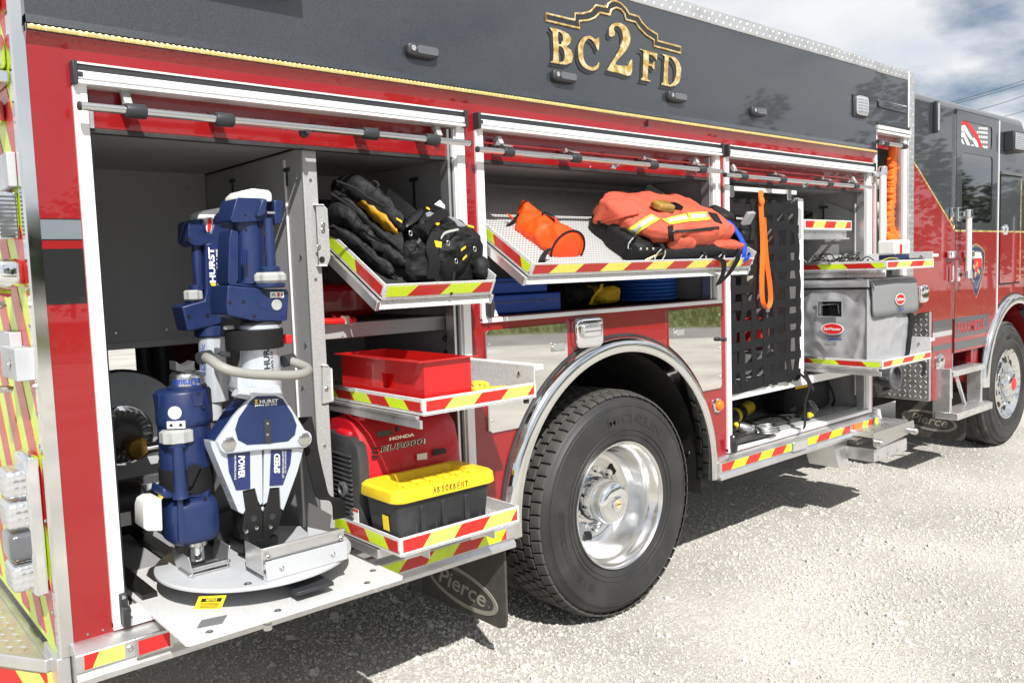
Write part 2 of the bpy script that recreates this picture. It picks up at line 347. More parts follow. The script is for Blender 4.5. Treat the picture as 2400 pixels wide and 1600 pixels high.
def lugs(o, ux, uy, nrm, nx, ny, pitch, name, parent, material="tread_alu", L=0.021, W=0.0085, H=0.0024, phase=0):
    """tread-plate bars standing on a sheet: o corner, ux/uy unit directions"""
    mb = MB(); o, ux, uy, nrm = Vector(o), Vector(ux), Vector(uy), Vector(nrm)
    for i in range(nx):
        for j in range(ny):
            s = 1 if (i + j + phase) % 2 else -1
            d = (ux + uy * s).normalized() ; e = nrm.cross(d)
            c = o + ux * (pitch * (i + 0.5)) + uy * (pitch * (j + 0.5))
            a, b = d * (L / 2), e * (W / 2)
            mb.add([c - a, c - a * 0.45 - b, c + a * 0.45 - b, c + a, c + a * 0.45 + b, c - a * 0.45 + b,
                    c - a * 0.62 + nrm * H * 0.8, c + nrm * H * 1.1 - b * 0.35, c + a * 0.62 + nrm * H * 0.8, c + nrm * H * 1.1 + b * 0.35],
                   [(0, 1, 7, 6), (1, 2, 7), (2, 3, 8, 7), (3, 4, 9, 8), (4, 5, 9), (5, 0, 6, 9), (6, 7, 8, 9)])
    return mb.build(name, material, parent, smooth=30, kind="stuff")
def chevrons(parent, o, ux, uy, L, Hh, nrm, seq, wid, skew, name="reflective_tape", eps=0.0015):
    """slanted reflective tape pieces along a strip: each piece is a mesh of its own"""
    o, ux, uy, nrm = Vector(o), Vector(ux).normalized(), Vector(uy).normalized(), Vector(nrm).normalized()
    x = -wid * 0.4; k = 0
    while x < L:
        w = wid; a0, a1 = x, x + w
        lo0, lo1 = max(0, min(L, a0)), max(0, min(L, a1)); hi0, hi1 = max(0, min(L, a0 + skew)), max(0, min(L, a1 + skew))
        if (lo1 - lo0) + (hi1 - hi0) > 0.006:
            P = lambda u, v: o + ux * u + uy * v + nrm * eps
            pts = [P(lo0, 0), P(lo1, 0), P(hi1, Hh), P(hi0, Hh)]
            q = []
            for p in pts:
                if not q or (p - q[-1]).length > 1e-4: q.append(p)
            if (q[0] - q[-1]).length < 1e-4: q.pop()
            if len(q) >= 3:
                MB().plate([q], -nrm * 0.001).build(name, seq[k % len(seq)], parent, smooth=0)
        x += w; k += 1
def screws(pts, r, nrm, parent, material="brushed_steel", name="screw", h=0.004):
    nrm = Vector(nrm).normalized(); out = []
    for p in pts:
        p = Vector(p); mb = MB(); mb.lathe([(r, 0), (r, h * 0.5), (r * 0.7, h), (r * 0.35, h), (r * 0.3, h * 0.5)], p, nrm, 10); out.append(mb.build(name, material, parent))
    return out
def arc(c, r, a0, a1, n, Y): return [Vector((c[0] + r * math.cos(a0 + (a1 - a0) * i / n), Y, c[1] + r * math.sin(a0 + (a1 - a0) * i / n))) for i in range(n + 1)]
def rrect(x0, x1, z0, z1, r, Y, n=5):
    out = []
    for cx_, cz_, a in ((x1 - r, z1 - r, 0), (x0 + r, z1 - r, 90), (x0 + r, z0 + r, 180), (x1 - r, z0 + r, 270)):
        out += [Vector((cx_ + r * math.cos(R(a + 90 * i / n)), Y, cz_ + r * math.sin(R(a + 90 * i / n)))) for i in range(n + 1)]
    return out
def rect(x0, x1, z0, z1, Y): return [Vector((x0, Y, z0)), Vector((x1, Y, z0)), Vector((x1, Y, z1)), Vector((x0, Y, z1))]
BACK = lambda t: Vector((0, t, 0))
def bez(pts, n=8):
    """smooth curve through points (Catmull-Rom)"""
    p = [Vector(q) for q in pts]; p = [p[0] * 2 - p[1]] + p + [p[-1] * 2 - p[-2]]; out = []
    for i in range(1, len(p) - 2):
        for k in range(n):
            t = k / n; out.append(0.5 * (2 * p[i] + (p[i + 1] - p[i - 1]) * t + (2 * p[i - 1] - 5 * p[i] + 4 * p[i + 1] - p[i + 2]) * t * t + (3 * p[i] - p[i - 1] - 3 * p[i + 1] + p[i + 2]) * t ** 3))
    out.append(p[-2]); return out
# ------------------------------------------------------------------ the place: gravel yard, road, verge, trees, wires
def gravel_material():
    m = bpy.data.materials.new("gravel"); m.use_nodes = True; t = m.node_tree; b = t.nodes["Principled BSDF"]; b.inputs["Roughness"].default_value = 0.9
    g = t.nodes.new("ShaderNodeTexCoord")
    v = t.nodes.new("ShaderNodeTexVoronoi"); v.inputs["Scale"].default_value = 95; v.inputs["Randomness"].default_value = 1
    v2 = t.nodes.new("ShaderNodeTexVoronoi"); v2.inputs["Scale"].default_value = 240
    n = t.nodes.new("ShaderNodeTexNoise"); n.inputs["Scale"].default_value = 0.9; n.inputs["Detail"].default_value = 6
    n3 = t.nodes.new("ShaderNodeTexNoise"); n3.inputs["Scale"].default_value = 30; n3.inputs["Detail"].default_value = 8
    for q in (v, v2, n, n3): t.links.new(g.outputs["Object"], q.inputs["Vector"])
    r1 = t.nodes.new("ShaderNodeValToRGB"); e = r1.color_ramp.elements; e[0].color = (0.45, 0.432, 0.395, 1); e[1].color = (0.56, 0.54, 0.50, 1); e[0].position = 0.25; e[1].position = 0.75
    s = t.nodes.new("ShaderNodeSeparateColor"); t.links.new(v.outputs["Color"], s.inputs[0]); t.links.new(s.outputs[0], r1.inputs[0])
    r2 = t.nodes.new("ShaderNodeValToRGB"); e = r2.color_ramp.elements; e[0].color = (0.78, 0.775, 0.765, 1); e[1].color = (1.1, 1.09, 1.07, 1); e[0].position = 0.35; e[1].position = 0.65
    t.links.new(n.outputs[0], r2.inputs[0])
    mm = t.nodes.new("ShaderNodeMix"); mm.data_type = 'RGBA'; mm.blend_type = 'MULTIPLY'; mm.inputs["Factor"].default_value = 1
    t.links.new(r1.outputs[0], mm.inputs["A"]); t.links.new(r2.outputs[0], mm.inputs["B"]); t.links.new(mm.outputs["Result"], b.inputs["Base Color"])
    ad = t.nodes.new("ShaderNodeMath"); ad.operation = 'ADD'; t.links.new(v.outputs["Distance"], ad.inputs[0]); t.links.new(v2.outputs["Distance"], ad.inputs[1])
    a2 = t.nodes.new("ShaderNodeMath"); a2.operation = 'SUBTRACT'; t.links.new(n3.outputs[0], a2.inputs[0]); t.links.new(ad.outputs[0], a2.inputs[1])
    bp = t.nodes.new("ShaderNodeBump"); bp.inputs["Strength"].default_value = 0.7; bp.inputs["Distance"].default_value = 0.006
    t.links.new(a2.outputs[0], bp.inputs["Height"]); t.links.new(bp.outputs[0], b.inputs["Normal"]); M["gravel"] = m
gravel_material()
mat("stone", (0.48, 0.462, 0.425), 0.9, vary=(23, (0.57, 0.55, 0.515), 0.36, 0.58), flake=(15, (0.33, 0.305, 0.27), 0.62, 0.76), bump=(160, 0.5, 4))
g = MB()
xs = [-400, -60, -12] + [-8 + 0.5 * i for i in range(60)] + [30, 60, 400]; ys = [-400, -60, -20] + [-12 + 0.5 * i for i in range(40)] + [12, 60, 400]
def gz(x, y):
    f = 1.0 if (-6 < x < 18 and -8 < y < 6) else 0.0
    return f * 0.012 * (noise.noise(Vector((x * 0.9, y * 0.9, 0))) - 0.25)
g.grid(lambda u, v: (xs[round(u * (len(xs) - 1))], ys[round(v * (len(ys) - 1))], gz(xs[round(u * (len(xs) - 1))], ys[round(v * (len(ys) - 1))])), len(xs), len(ys))
tag(g.build("ground", "gravel", smooth=180), kind="structure")

# loose stones (geometry nodes on a point set)
def stones():
    rs = np.random.RandomState(3); P = []
    for (x0, x1, y0, y1, dens) in ((0.2, 3.2, -1.6, 1.6, 3400), (3.2, 6.5, -2.2, 1.4, 2600), (6.5, 11, -2.6, 1.0, 800), (1.0, 5.0, -2.2, -1.6, 3400), (0.4, 2.4, 1.6, 2.6, 700), (11, 18, -3.5, 0.5, 120)):
        n = int((x1 - x0) * (y1 - y0) * dens); P.append(np.stack([rs.uniform(x0, x1, n), rs.uniform(y0, y1, n)], 1))
    P = np.concatenate(P); me = bpy.data.meshes.new("loose_stones")
    me.from_pydata([(x, y, gz(x, y) - .0003) for x, y in P], [], []); me.update()
    me.materials.append(M["stone"])
    cl_ = np.array([noise.noise(Vector((x * .8, y * .8, 9))) for x, y in P])
    sz = ((0.0028 + 0.0052 * rs.rand(len(P)) ** 2.0 + 0.012 * (rs.rand(len(P)) > 0.982) * rs.rand(len(P))) * (1 + .5 * cl_)).astype(np.float32)
    at = me.attributes.new("sz", 'FLOAT', 'POINT'); at.data.foreach_set("value", sz)
    o = bpy.data.objects.new("loose_stones", me); col.objects.link(o)
    ng = bpy.data.node_groups.new("scatter_stones", 'GeometryNodeTree')
    ng.interface.new_socket("Geometry", in_out='INPUT', socket_type='NodeSocketGeometry'); ng.interface.new_socket("Geometry", in_out='OUTPUT', socket_type='NodeSocketGeometry')
    gi = ng.nodes.new("NodeGroupInput"); go = ng.nodes.new("NodeGroupOutput"); L = ng.links.new
    jn = ng.nodes.new("GeometryNodeJoinGeometry")
    for k in range(5):
        ic = ng.nodes.new("GeometryNodeMeshIcoSphere"); ic.inputs["Subdivisions"].default_value = 2; ic.inputs["Radius"].default_value = 1
        sp = ng.nodes.new("GeometryNodeSetPosition"); nz_ = ng.nodes.new("ShaderNodeTexNoise"); nz_.noise_dimensions = '4D'; nz_.inputs["W"].default_value = 3.7 * k; nz_.inputs["Scale"].default_value = 1.1; nz_.inputs["Detail"].default_value = 1
        sb = ng.nodes.new("ShaderNodeVectorMath"); sb.operation = 'SUBTRACT'; sb.inputs[1].default_value = (0.5, 0.5, 0.5)
        ml = ng.nodes.new("ShaderNodeVectorMath"); ml.operation = 'SCALE'; ml.inputs["Scale"].default_value = 1.9
        L(nz_.outputs["Color"], sb.inputs[0]); L(sb.outputs[0], ml.inputs[0]); L(ic.outputs["Mesh"], sp.inputs["Geometry"]); L(ml.outputs[0], sp.inputs["Offset"])
        sm = ng.nodes.new("GeometryNodeSetMaterial"); sm.inputs["Material"].default_value = M["stone"]; L(sp.outputs[0], sm.inputs[0])
        ti = ng.nodes.new("GeometryNodeGeometryToInstance"); L(sm.outputs[0], ti.inputs[0]); L(ti.outputs[0], jn.inputs[0])
    io = ng.nodes.new("GeometryNodeInstanceOnPoints"); io.inputs["Pick Instance"].default_value = True
    rv = ng.nodes.new("FunctionNodeRandomValue"); rv.data_type = 'FLOAT_VECTOR'; rv.inputs[0].default_value = (0, 0, 0); rv.inputs[1].default_value = (6.3, 6.3, 6.3)
    rs2 = ng.nodes.new("FunctionNodeRandomValue"); rs2.data_type = 'FLOAT_VECTOR'; rs2.inputs[0].default_value = (0.7, 0.7, 0.5); rs2.inputs[1].default_value = (1.4, 1.3, 0.95); rs2.inputs["Seed"].default_value = 5
    na = ng.nodes.new("GeometryNodeInputNamedAttribute"); na.data_type = 'FLOAT'; na.inputs["Name"].default_value = "sz"
    ms = ng.nodes.new("ShaderNodeVectorMath"); ms.operation = 'SCALE'; L(rs2.outputs[0], ms.inputs[0]); L(na.outputs[0], ms.inputs["Scale"])
    L(gi.outputs[0], io.inputs["Points"]); L(jn.outputs[0], io.inputs["Instance"]); L(rv.outputs[0], io.inputs["Rotation"]); L(ms.outputs[0], io.inputs["Scale"])
    L(io.outputs[0], go.inputs[0])
    md = o.modifiers.new("scatter", 'NODES'); md.node_group = ng
    return tag(o, "pale crushed limestone gravel loose on the yard", "gravel", kind="stuff")
stones()

# the lane, verge and trees across the yard (seen in the polished metal)
RD = Vector((math.cos(R(36)), math.sin(R(36)), 0)); RN = Vector((math.sin(R(36)), -math.cos(R(36)), 0)); RO = Vector((11.5, -11.7, 0))
def strip(name, d0, d1, z0, z1, material, l0=-60, l1=60, seg=60, amp=0.0):
    m = MB()
    def P(u, v):
        s = l0 + (l1 - l0) * u; d = d0 + (d1 - d0) * v + (noise.noise(Vector((s * 0.35, v * 9, 2))) * 0.22 if v in (0, 1) else 0)
        p = RO + RD * s + RN * d; return (p.x, p.y, z0 + (z1 - z0) * v + amp * noise.noise(Vector((p.x * 0.7, p.y * 0.7, 5))))
    m.grid(P, seg, 6); return m.build(name, material, smooth=180)
tag(strip("road", 0, 3.0, 0.006, 0.006, "asphalt"), kind="structure")
tag(strip("grass_verge", 3.0, 9.5, 0.012, 0.45, "grass", amp=0.10), kind="structure")
def grass_blades():
    m = MB(); rr = random.Random(5)
    for i in range(9000):
        s = rr.uniform(-14, 22); d = 3.0 + rr.random() ** 1.4 * 6.0; p = RO + RD * s + RN * d; p.z = 0.02 + 0.066 * (d - 3.0)
        h = rr.uniform(0.10, 0.34) * (0.45 + 0.55 * min(1, (d - 2.9) / 1.5)); a = rr.uniform(0, 6.28); w = Vector((math.cos(a), math.sin(a), 0)) * 0.02; t = Vector((rr.uniform(-0.1, 0.1), rr.uniform(-0.1, 0.1), h))
        m.add([p - w, p + w, p + t], [(0, 1, 2)])
    return m.build("verge_grass", "grass", smooth=0)
tag(grass_blades(), "rough green and straw coloured grass along the lane", "grass", kind="stuff")
def tree(p, h, r, seed, mt):
    rr = random.Random(seed); p = Vector(p); t = thing("tree", p, "", "tree", "trees across the lane")
    tr = MB(); top = p + Vector((rr.uniform(-.3, .3), rr.uniform(-.3, .3), h * 0.6)); tr.tube([p, p.lerp(top, .5) + Vector((rr.uniform(-.15, .15), 0, 0)), top], [0.05 * h * .55, 0.03 * h * .5, 0.012 * h], 8)
    cl = []
    for k in range(7):
        a = rr.uniform(0, 6.28); q = p.lerp(top, rr.uniform(0.35, 0.95)); e = q + Vector((math.cos(a) * r * .7, math.sin(a) * r * .7, rr.uniform(.1, .3) * h)); tr.tube([q, e], [0.05, 0.015], 5); cl.append(e)
    tr.build("trunk", "bark", t)
    lf = MB()
    for k in range(26):
        a = rr.uniform(0, 6.28); z = rr.random(); q = p + Vector((math.cos(a) * r * math.sqrt(rr.random()) * (1.1 - .55 * z), math.sin(a) * r * math.sqrt(rr.random()) * (1.1 - .55 * z), h * (0.22 + 0.76 * z))); cl.append(q)
    for c in cl:
        cr_ = r * rr.uniform(.24, .42)
        for i in range(70):
            d = Vector((rr.gauss(0, 1), rr.gauss(0, 1), rr.gauss(0, .8))).normalized() * cr_ * rr.random() ** .4; q = c + d
            u, w, _ = frame((rr.gauss(0, 1), rr.gauss(0, 1), rr.gauss(0, 1) + .5)); s = rr.uniform(.09, .19)
            lf.add([q - u * s, q - w * s * .5, q + u * s, q + w * s * .5], [(0, 1, 2, 3)])
    lf.build("crown", mt, t, smooth=0); return t
TL = ["broad dark green tree across the lane", "tall slim green tree across the lane", "low rounded green tree across the lane", "pale green spreading tree across the lane"]
for i in range(22):
    s = -22 + (i % 13) * 4.1 + (2.0 if i > 12 else 0) + rnd.uniform(-.8, .8); d = 9.5 + rnd.uniform(0, 3.0) + (4.5 if i > 12 else 0); p = RO + RD * s + RN * d; p.z = 0.42
    k = i % 4; t = tree(p, (5.2, 7.2, 3.8, 5.0)[k] * rnd.uniform(.9, 1.1) * (1.12 if i > 12 else 1), (2.6, 2.0, 2.4, 3.0)[k], 40 + i, "leaf_a" if k in (1, 3) else "leaf_b"); t["label"] = TL[k]

# overhead wires beyond the cab
for i, (a, b) in enumerate((((2215, 222), (2352, 178)), ((2222, 226), (2352, 186)), ((2262, 244), (2352, 213)), ((2312, 262), (2352, 248)))):
    P0, P1 = A(*a, 22), A(*b, 22); d = P1 - P0; P0 = P0 - d * 0.6; P1 = P1 + d * 1.2
    pts = [P0.lerp(P1, k / 12) + Vector((0, 0, -0.25 * math.sin(math.pi * k / 12))) for k in range(13)]
    w = MB().tube(pts, 0.022, 5).build("overhead_wire", "wire_black")
    tag(w, ["upper thin black wire of a close pair crossing the sky", "lower thin black wire of a close pair crossing the sky", "single thin black wire sagging below the close pair", "lowest thin black wire just above the cab roof"][i], "wire", "overhead wires")
# ------------------------------------------------------------------ the fire truck: body
FT = thing("fire_truck", (4.2, 1.2, 0), "red and charcoal fire rescue engine with its side compartments rolled open", "fire truck")
XL, XR = 0.523, 5.274
AC, RI, RO_ = (2.81, 0.60), 0.645, 0.712            # wheel arch
DOORS = [(0.626, 1.966, 0.645), (2.021, 3.599, 1.434), (3.642, 5.235, 0.645)]
ZT = 2.226
# red skin
out = [Vector((XL, 0, 0.634)), Vector((AC[0] - RI - .02, 0, 0.634))] + arc(AC, RI + .02, math.pi, 0, 40, 0) + [Vector((AC[0] + RI + .02, 0, 0.634)), Vector((XR, 0, 0.634)), Vector((XR, 0, 2.262)), Vector((XL, 0, 2.262))]
holes = [rect(a + .02, b - .02, z + .015, 2.20, 0) for a, b, z in DOORS]
MB().plate([out] + holes, (0, 0.025, 0)).build("side_skin", "red_paint", FT, smooth=0)
b = MB(); b.add([(XL, 0, 2.262), (XR, 0, 2.262), (XR, -.022, 2.293), (XL, -.022, 2.293)], [(0, 1, 2, 3)]); b.add([(XL, -.0005, 2.2625), (XL, .02, 2.2625), (XL, .02, 2.293), (XL, -.022, 2.293)], [(0, 1, 2, 3)])
b.build("drip_moulding", "red_paint", FT, smooth=0)
# charcoal upper panel with a shallow lip
b = MB(); b.plate([[(XL, -.022, 2.334), (XR - .006, -.022, 2.334), (XR - .006, -.022, 2.80), (XL, -.022, 2.80)]], (0, .04, 0))
b.add([(XL, -.022, 2.334), (XR - .006, -.022, 2.334), (XR - .006, -.030, 2.311), (XL, -.030, 2.311)], [(0, 1, 2, 3)]); b.add([(XL, -.030, 2.311), (XR - .006, -.030, 2.311), (XR - .006, .01, 2.311), (XL, .01, 2.311)], [(0, 1, 2, 3)])
b.build("upper_panel", "charcoal_paint", FT, smooth=0)
# rope-look gold stripe with its dark edge lines
def rope(u, v):
    x = XL + 0.002 + (XR - XL - 0.008) * u; s = math.sin((x + v * 0.012) * 2 * math.pi / 0.0165); z = 2.2955 + 0.0135 * v
    return (x, -.0262 - 0.0035 * math.sin(math.pi * min(1, max(0, v))) - 0.0016 * s, z)
MB().grid(rope, 1750, 5).build("gold_stripe", "gold_line", FT, smooth=60)
MB().box(XL, XR - .006, -.0255, -.010, 2.2935, 2.311).build("stripe_backing", "black_vinyl", FT, smooth=0)
# back, far side, roof and underside of the body
b = MB(); b.box(XL, XR, 2.36, 2.40, 0.55, 1.02); b.box(XL, XR, 2.36, 2.40, 1.28, 2.80); b.box(XL, 1.22, 2.36, 2.40, 1.02, 1.28); b.box(1.62, XR, 2.36, 2.40, 1.02, 1.28)
b.build("far_side_skin", "red_paint", FT, smooth=0)
MB().box(XL, 5.80, .02, 2.38, 2.79, 2.802).build("body_roof", "mill_alu", FT, smooth=0)
MB().box(1.45, 8.6, .45, 1.95, 0.62, 0.645).box(1.5, 8.4, .75, .95, .38, .62).box(1.5, 8.4, 1.45, 1.65, .38, .62).build("chassis_frame", "under_black", FT, smooth=0)
# tread plate roof edge: lower band on the side, raised second band set back
TPB = MB().box(2.2, 5.268, -.026, .05, 2.802, 2.862); o = TPB.build("roof_edge_plate", "tread_alu", FT, bevel=.004)
lugs((2.2, -.026, 2.808), (1, 0, 0), (0, 0, 1), (0, -1, 0), 102, 2, .030, "tread_bars", o)
o = MB().box(XL, 2.2, -.026, .05, 2.802, 2.862).build("roof_edge_plate", "tread_alu", FT, bevel=.004)
o = MB().box(2.4, 5.05, .10, .16, 2.862, 2.935).build("roof_rail_plate", "tread_alu", FT, bevel=.004)
lugs((2.4, .10, 2.868), (1, 0, 0), (0, 0, 1), (0, -1, 0), 88, 2, .030, "tread_bars", o)
MB().box(2.4, 5.06, .095, .13, 2.858, 2.866).build("rail_gasket", "gasket", FT)
# graphics on the rear pillar
for z0, z1, mt in ((1.752, 1.804, "grey_vinyl"), (1.576, 1.726, "black_vinyl")):
    MB().plate([rect(XL + .001, .624, z0, z1, -.0015)], (0, .001, 0)).build("vinyl_band", mt, FT, smooth=0)
for z0, z1 in ((1.804, 1.807), (1.749, 1.752)):
    MB().plate([rect(XL + .001, .624, z0, z1, -.0012)], (0, .001, 0)).build("vinyl_line", "black_vinyl", FT, smooth=0)
# stainless rear corner trim
b = MB(); b.add([(XL, -.003, .60), (.492, -.003, .60), (.492, -.003, 2.86), (XL, -.003, 2.86)], [(0, 1, 2, 3)]); b.add([(.492, -.003, .60), (.4875, .004, .60), (.4875, .004, 2.86), (.492, -.003, 2.86)], [(0, 1, 2, 3)])
b.add([(.4875, .004, .60), (.4875, .035, .60), (.4875, .035, 2.86), (.4875, .004, 2.86)], [(0, 1, 2, 3)]); b.build("corner_trim", "polished_steel", FT, smooth=60)

# ---- door frames, roller doors, lift bars
def door(x0, x1, z0, ends, clamps, strap):
    w = .036
    lr = MB().box(x0, x0 + w, -.012, .045, z0, 2.172).build("frame_rail", "anodised", FT, bevel=.0015)
    rr_ = MB().box(x1 - w, x1, -.012, .045, z0, 2.172).build("frame_rail", "anodised", FT, bevel=.0015)
    MB().box(x1 - w - .007, x1 - w - .001, .0, .05, z0 + .02, 2.16).build("rail_lip", "anodised", rr_)
    MB().box(x1 - w - .022, x1 - w - .008, .014, .05, z0 + .02, 2.16).build("rail_brush", "gasket", rr_)
    MB().box(x1 - w - .034, x1 - w - .024, .006, .055, z0 + .02, 2.16).build("door_track", "mill_alu", rr_)
    MB().box(x0 + w + .001, x0 + w + .012, .02, .05, z0 + .02, 2.16).build("rail_brush", "gasket", lr)
    hd = MB().box(x0, x1, -.030, .04, 2.183, 2.203).box(x0, x1, -.034, .04, 2.168, 2.1775).build("door_header", "anodised", FT, bevel=.0015)
    MB().box(x0, x1, -.022, .038, 2.1775, 2.183).build("header_groove", "mill_alu", hd)
    MB().box(x0 + .002, x1 - .002, -.020, .03, 2.203, 2.2225).build("drip_gasket", "gasket", hd, bevel=.004)
    MB().box(x0 + .001, x1 - .001, -.024, .02, 2.2226, 2.2275).build("drip_edge", "anodised", hd)
    for xa in (x0 - .002, x1 - .010):
        MB().box(xa, xa + .012, -.037, .035, 2.166, 2.2285).box(xa - .001 if xa > x0 else xa + .012, xa if xa > x0 else xa + .026, -.032, .02, 2.186, 2.2).build("header_end_cap", "gasket", hd, bevel=.002)
    dr = MB().box(x0 + w, x1 - w, .034, .046, 2.118, 2.20).build("roller_door", "red_paint", FT, bevel=.002)
    MB().box(x0 + w + .004, x1 - w - .004, .006, .020, 2.119, 2.127).box(x0 + w + .004, x1 - w - .004, .020, .034, 2.060, 2.126).build("door_slat", "red_paint", dr, bevel=.002)
    MB().box(x0 + w + .004, x1 - w - .004, .016, .042, 2.046, 2.0595).build("door_seal", "black_rubber", dr, bevel=.002)
    for xa in (x0 + w + .003, x1 - w - .018): MB().box(xa, xa + .014, .008, .0335, 2.058, 2.116).build("slat_end", "mill_alu", dr)
    # lift bar
    Yb = -.062; p, q = A(*ends[0], Yb), A(*ends[1], Yb); zb = (p.z + q.z) / 2
    p = Vector((p.x, Yb, zb)); q = Vector((q.x, Yb, zb))
    bar = MB().cyl(p, q, .0115, n=20).build("lift_bar", "steel_tube", FT)
    for e in (p, q): MB().lathe([(.012, 0), (.012, .006), (.008, .008), (0.0001, .008)], e, (e - (p + q) / 2), 14).build("bar_end_cap", "gasket", bar)
    for cpx in clamps:
        c = A(*cpx, Yb); c = Vector((c.x, Yb, zb)); d = Vector((.026, 0, 0))
        if strap:
            m = MB().lathe([(.018, -.024), (.018, .024)], c, (1, 0, 0), 14).obox(c + Vector((0, .045, .018)), (.024, 0, 0), (0, .045, .012), (0, -.003, .011)).build("bar_clamp", "gasket", bar, bevel=.003)
            MB().band([c + Vector((0, -.008, .0215)), c + Vector((0, .012, .030)), c + Vector((0, .04, .038))], (1, 0, 0), .036, .003).build("clamp_plate", "mill_alu", bar)
            lettering("AMDOR", c + Vector((-.013, -.0002 + .004, .0285)), (.026, 0, 0), (0, .018, .008), "ink_black", bar, bold=.01)
            MB().lathe([(.009, 0), (.009, .012)], c + Vector((-.034, .03, .03)), (0, -1, .3), 10).build("clamp_bolt", "brushed_steel", bar)
        else:
            MB().lathe([(.0185, -.028), (.0200, -.024), (.0200, .024), (.0185, .028)], c, (1, 0, 0), 18).obox(c + Vector((0, .045, .014)), (.020, 0, 0), (0, .04, .008), (0, -.002, .010)).build("bar_clamp", "gasket", bar, bevel=.003)
    for fx in (.11, .93):
        c = p.lerp(q, fx); MB().obox(c + Vector((-.01, .06, .045)), (.011, 0, 0), (0, .012, .022), (0, -.01, .004)).build("bar_strap", "pale_grip", bar, bevel=.002)
    c = p.lerp(q, .5); MB().lathe([(.017, 0), (.017, .012), (.009, .016), (.009, .034)], c + Vector((.0, .025, -.012)), (0, -1, 0), 12).build("door_stop", "gasket" if not strap else "brushed_steel", bar)
    return lr, rr_
R1 = door(*DOORS[0], ((186, 250), (1078, 325)), ((312, 258), (515, 275), (850, 303), (992, 317)), False)
R2 = door(*DOORS[1], ((1098, 342), (1656, 395)), ((1167, 345), (1322, 358), (1500, 376), (1612, 386)), True)
R3 = door(*DOORS[2], ((1666, 398), (2003, 434)), ((1708, 402), (1797, 410), (1905, 420), (1965, 428)), True)
# sills
MB().box(.626, 1.966, -.014, .10, .640, .662).build("door_sill", "anodised", FT, bevel=.002)
MB().box(3.642, 5.235, -.014, .10, .640, .662).build("door_sill", "anodised", FT, bevel=.002)
s2 = MB().box(2.021, 3.599, -.016, .02, 1.428, 1.446).build("door_sill", "anodised", FT, bevel=.002)
MB().box(2.06, 3.56, .02, .70, 1.436, 1.449).build("sill_floor", "speckle_shaded", FT)
MB().plate([[(2.06, .002, 1.446), (2.115, .002, 1.446), (2.105, .002, 1.47), (2.085, .002, 1.487), (2.06, .002, 1.489)]], (0, .02, 0)).build("sill_corner_plate", "anodised", s2)
# black door latches at the foot of the rails
for x, z, Y in ((.655, .70, -.014), (2.047, 1.50, -.014), (3.665, .69, -.014)):
    m = MB().box(x - .011, x + .011, Y - .012, Y, z - .045, z + .045).obox((x, Y - .022, z - .02), (.010, 0, 0), (0, .012, .0), (0, -.006, .03))
    o = m.build("door_latch", "gasket", FT, bevel=.003); screws([(x, Y - .012, z + .034)], .006, (0, -1, 0), o)

# ---- compartment interiors
def liner(name, x0, x1, y0, y1, z0, z1, material="speckle", skip="", bz=None):
    m = MB(); bz = z0 if bz is None else bz
    if 'f' not in skip: m.quad((x0, y0, z0), (x1, y0, z0), (x1, y1, z0), (x0, y1, z0))
    if 't' not in skip: m.quad((x0, y0, z1), (x1, y0, z1), (x1, y1, z1), (x0, y1, z1))
    if 'l' not in skip: m.quad((x0, y0, z0), (x0, y1, z0), (x0, y1, z1), (x0, y0, z1))
    if 'r' not in skip: m.quad((x1, y0, z0), (x1, y1, z0), (x1, y1, z1), (x1, y0, z1))
    if 'b' not in skip: m.quad((x0, y1, bz), (x1, y1, bz), (x1, y1, z1), (x0, y1, z1))
    return m.build(name, material, FT, smooth=0)
liner("compartment_liner", .648, 1.325, .046, .90, .662, 2.062, "speckle_shaded", bz=1.385, skip="rf")
MB().box(.648, 1.325, .895, .93, 1.375, 1.40).build("partition_edge", "speckle", FT)
liner("reel_bay", .50, 1.80, .93, 2.36, .60, 1.55, "speckle_shaded", skip="bl")
MB().box(.50, .52, .05, 2.36, .60, 2.0).build("rear_wall", "speckle_shaded", FT, smooth=0)
MB().box(.648, 1.95, .05, 2.3, .625, .648).build("compartment_floor", "speckle_shaded", FT, smooth=0)
dv = MB().box(1.325, 1.368, .05, .90, .66, 2.058).build("compartment_divider", "speckle", FT, bevel=.006, smooth=40)
MB().box(1.3205, 1.3722, .040, .0495, .68, 2.056).build("divider_edge", "speckle", dv, bevel=.002)
MB().box(1.318, 1.3245, .17, .176, .68, 2.03).build("divider_seam", "anodised", dv)
for p in ((1.322, .16, 1.99), (1.322, .62, 2.0)): MB().box(p[0] - .004, p[0] + .002, p[1] - .02, p[1] + .02, p[2], p[2] + .012).box(p[0] - .003, p[0] + .002, p[1] - .003, p[1] + .003, p[2] - .05, p[2]).build("strap_hook", "gasket", dv)
liner("compartment_liner", 1.368, 1.948, .046, .75, .662, 2.062, "speckle_shaded", skip="l")
liner("compartment_liner", 2.045, 3.575, .046, .70, 1.449, 2.062, "speckle_shaded")
liner("compartment_liner", 3.665, 5.212, .046, .72, .662, 2.062, "speckle_shaded")
# cross beam and catch in the first compartment
bm_ = MB().box(1.372, 1.925, .10, .13, 1.408, 1.462).box(1.372, 1.925, .085, .1005, 1.452, 1.462).build("cross_beam", "speckle", FT, bevel=.003)
screws([(1.47, .099, 1.412)], .006, (0, -1, 0), bm_)
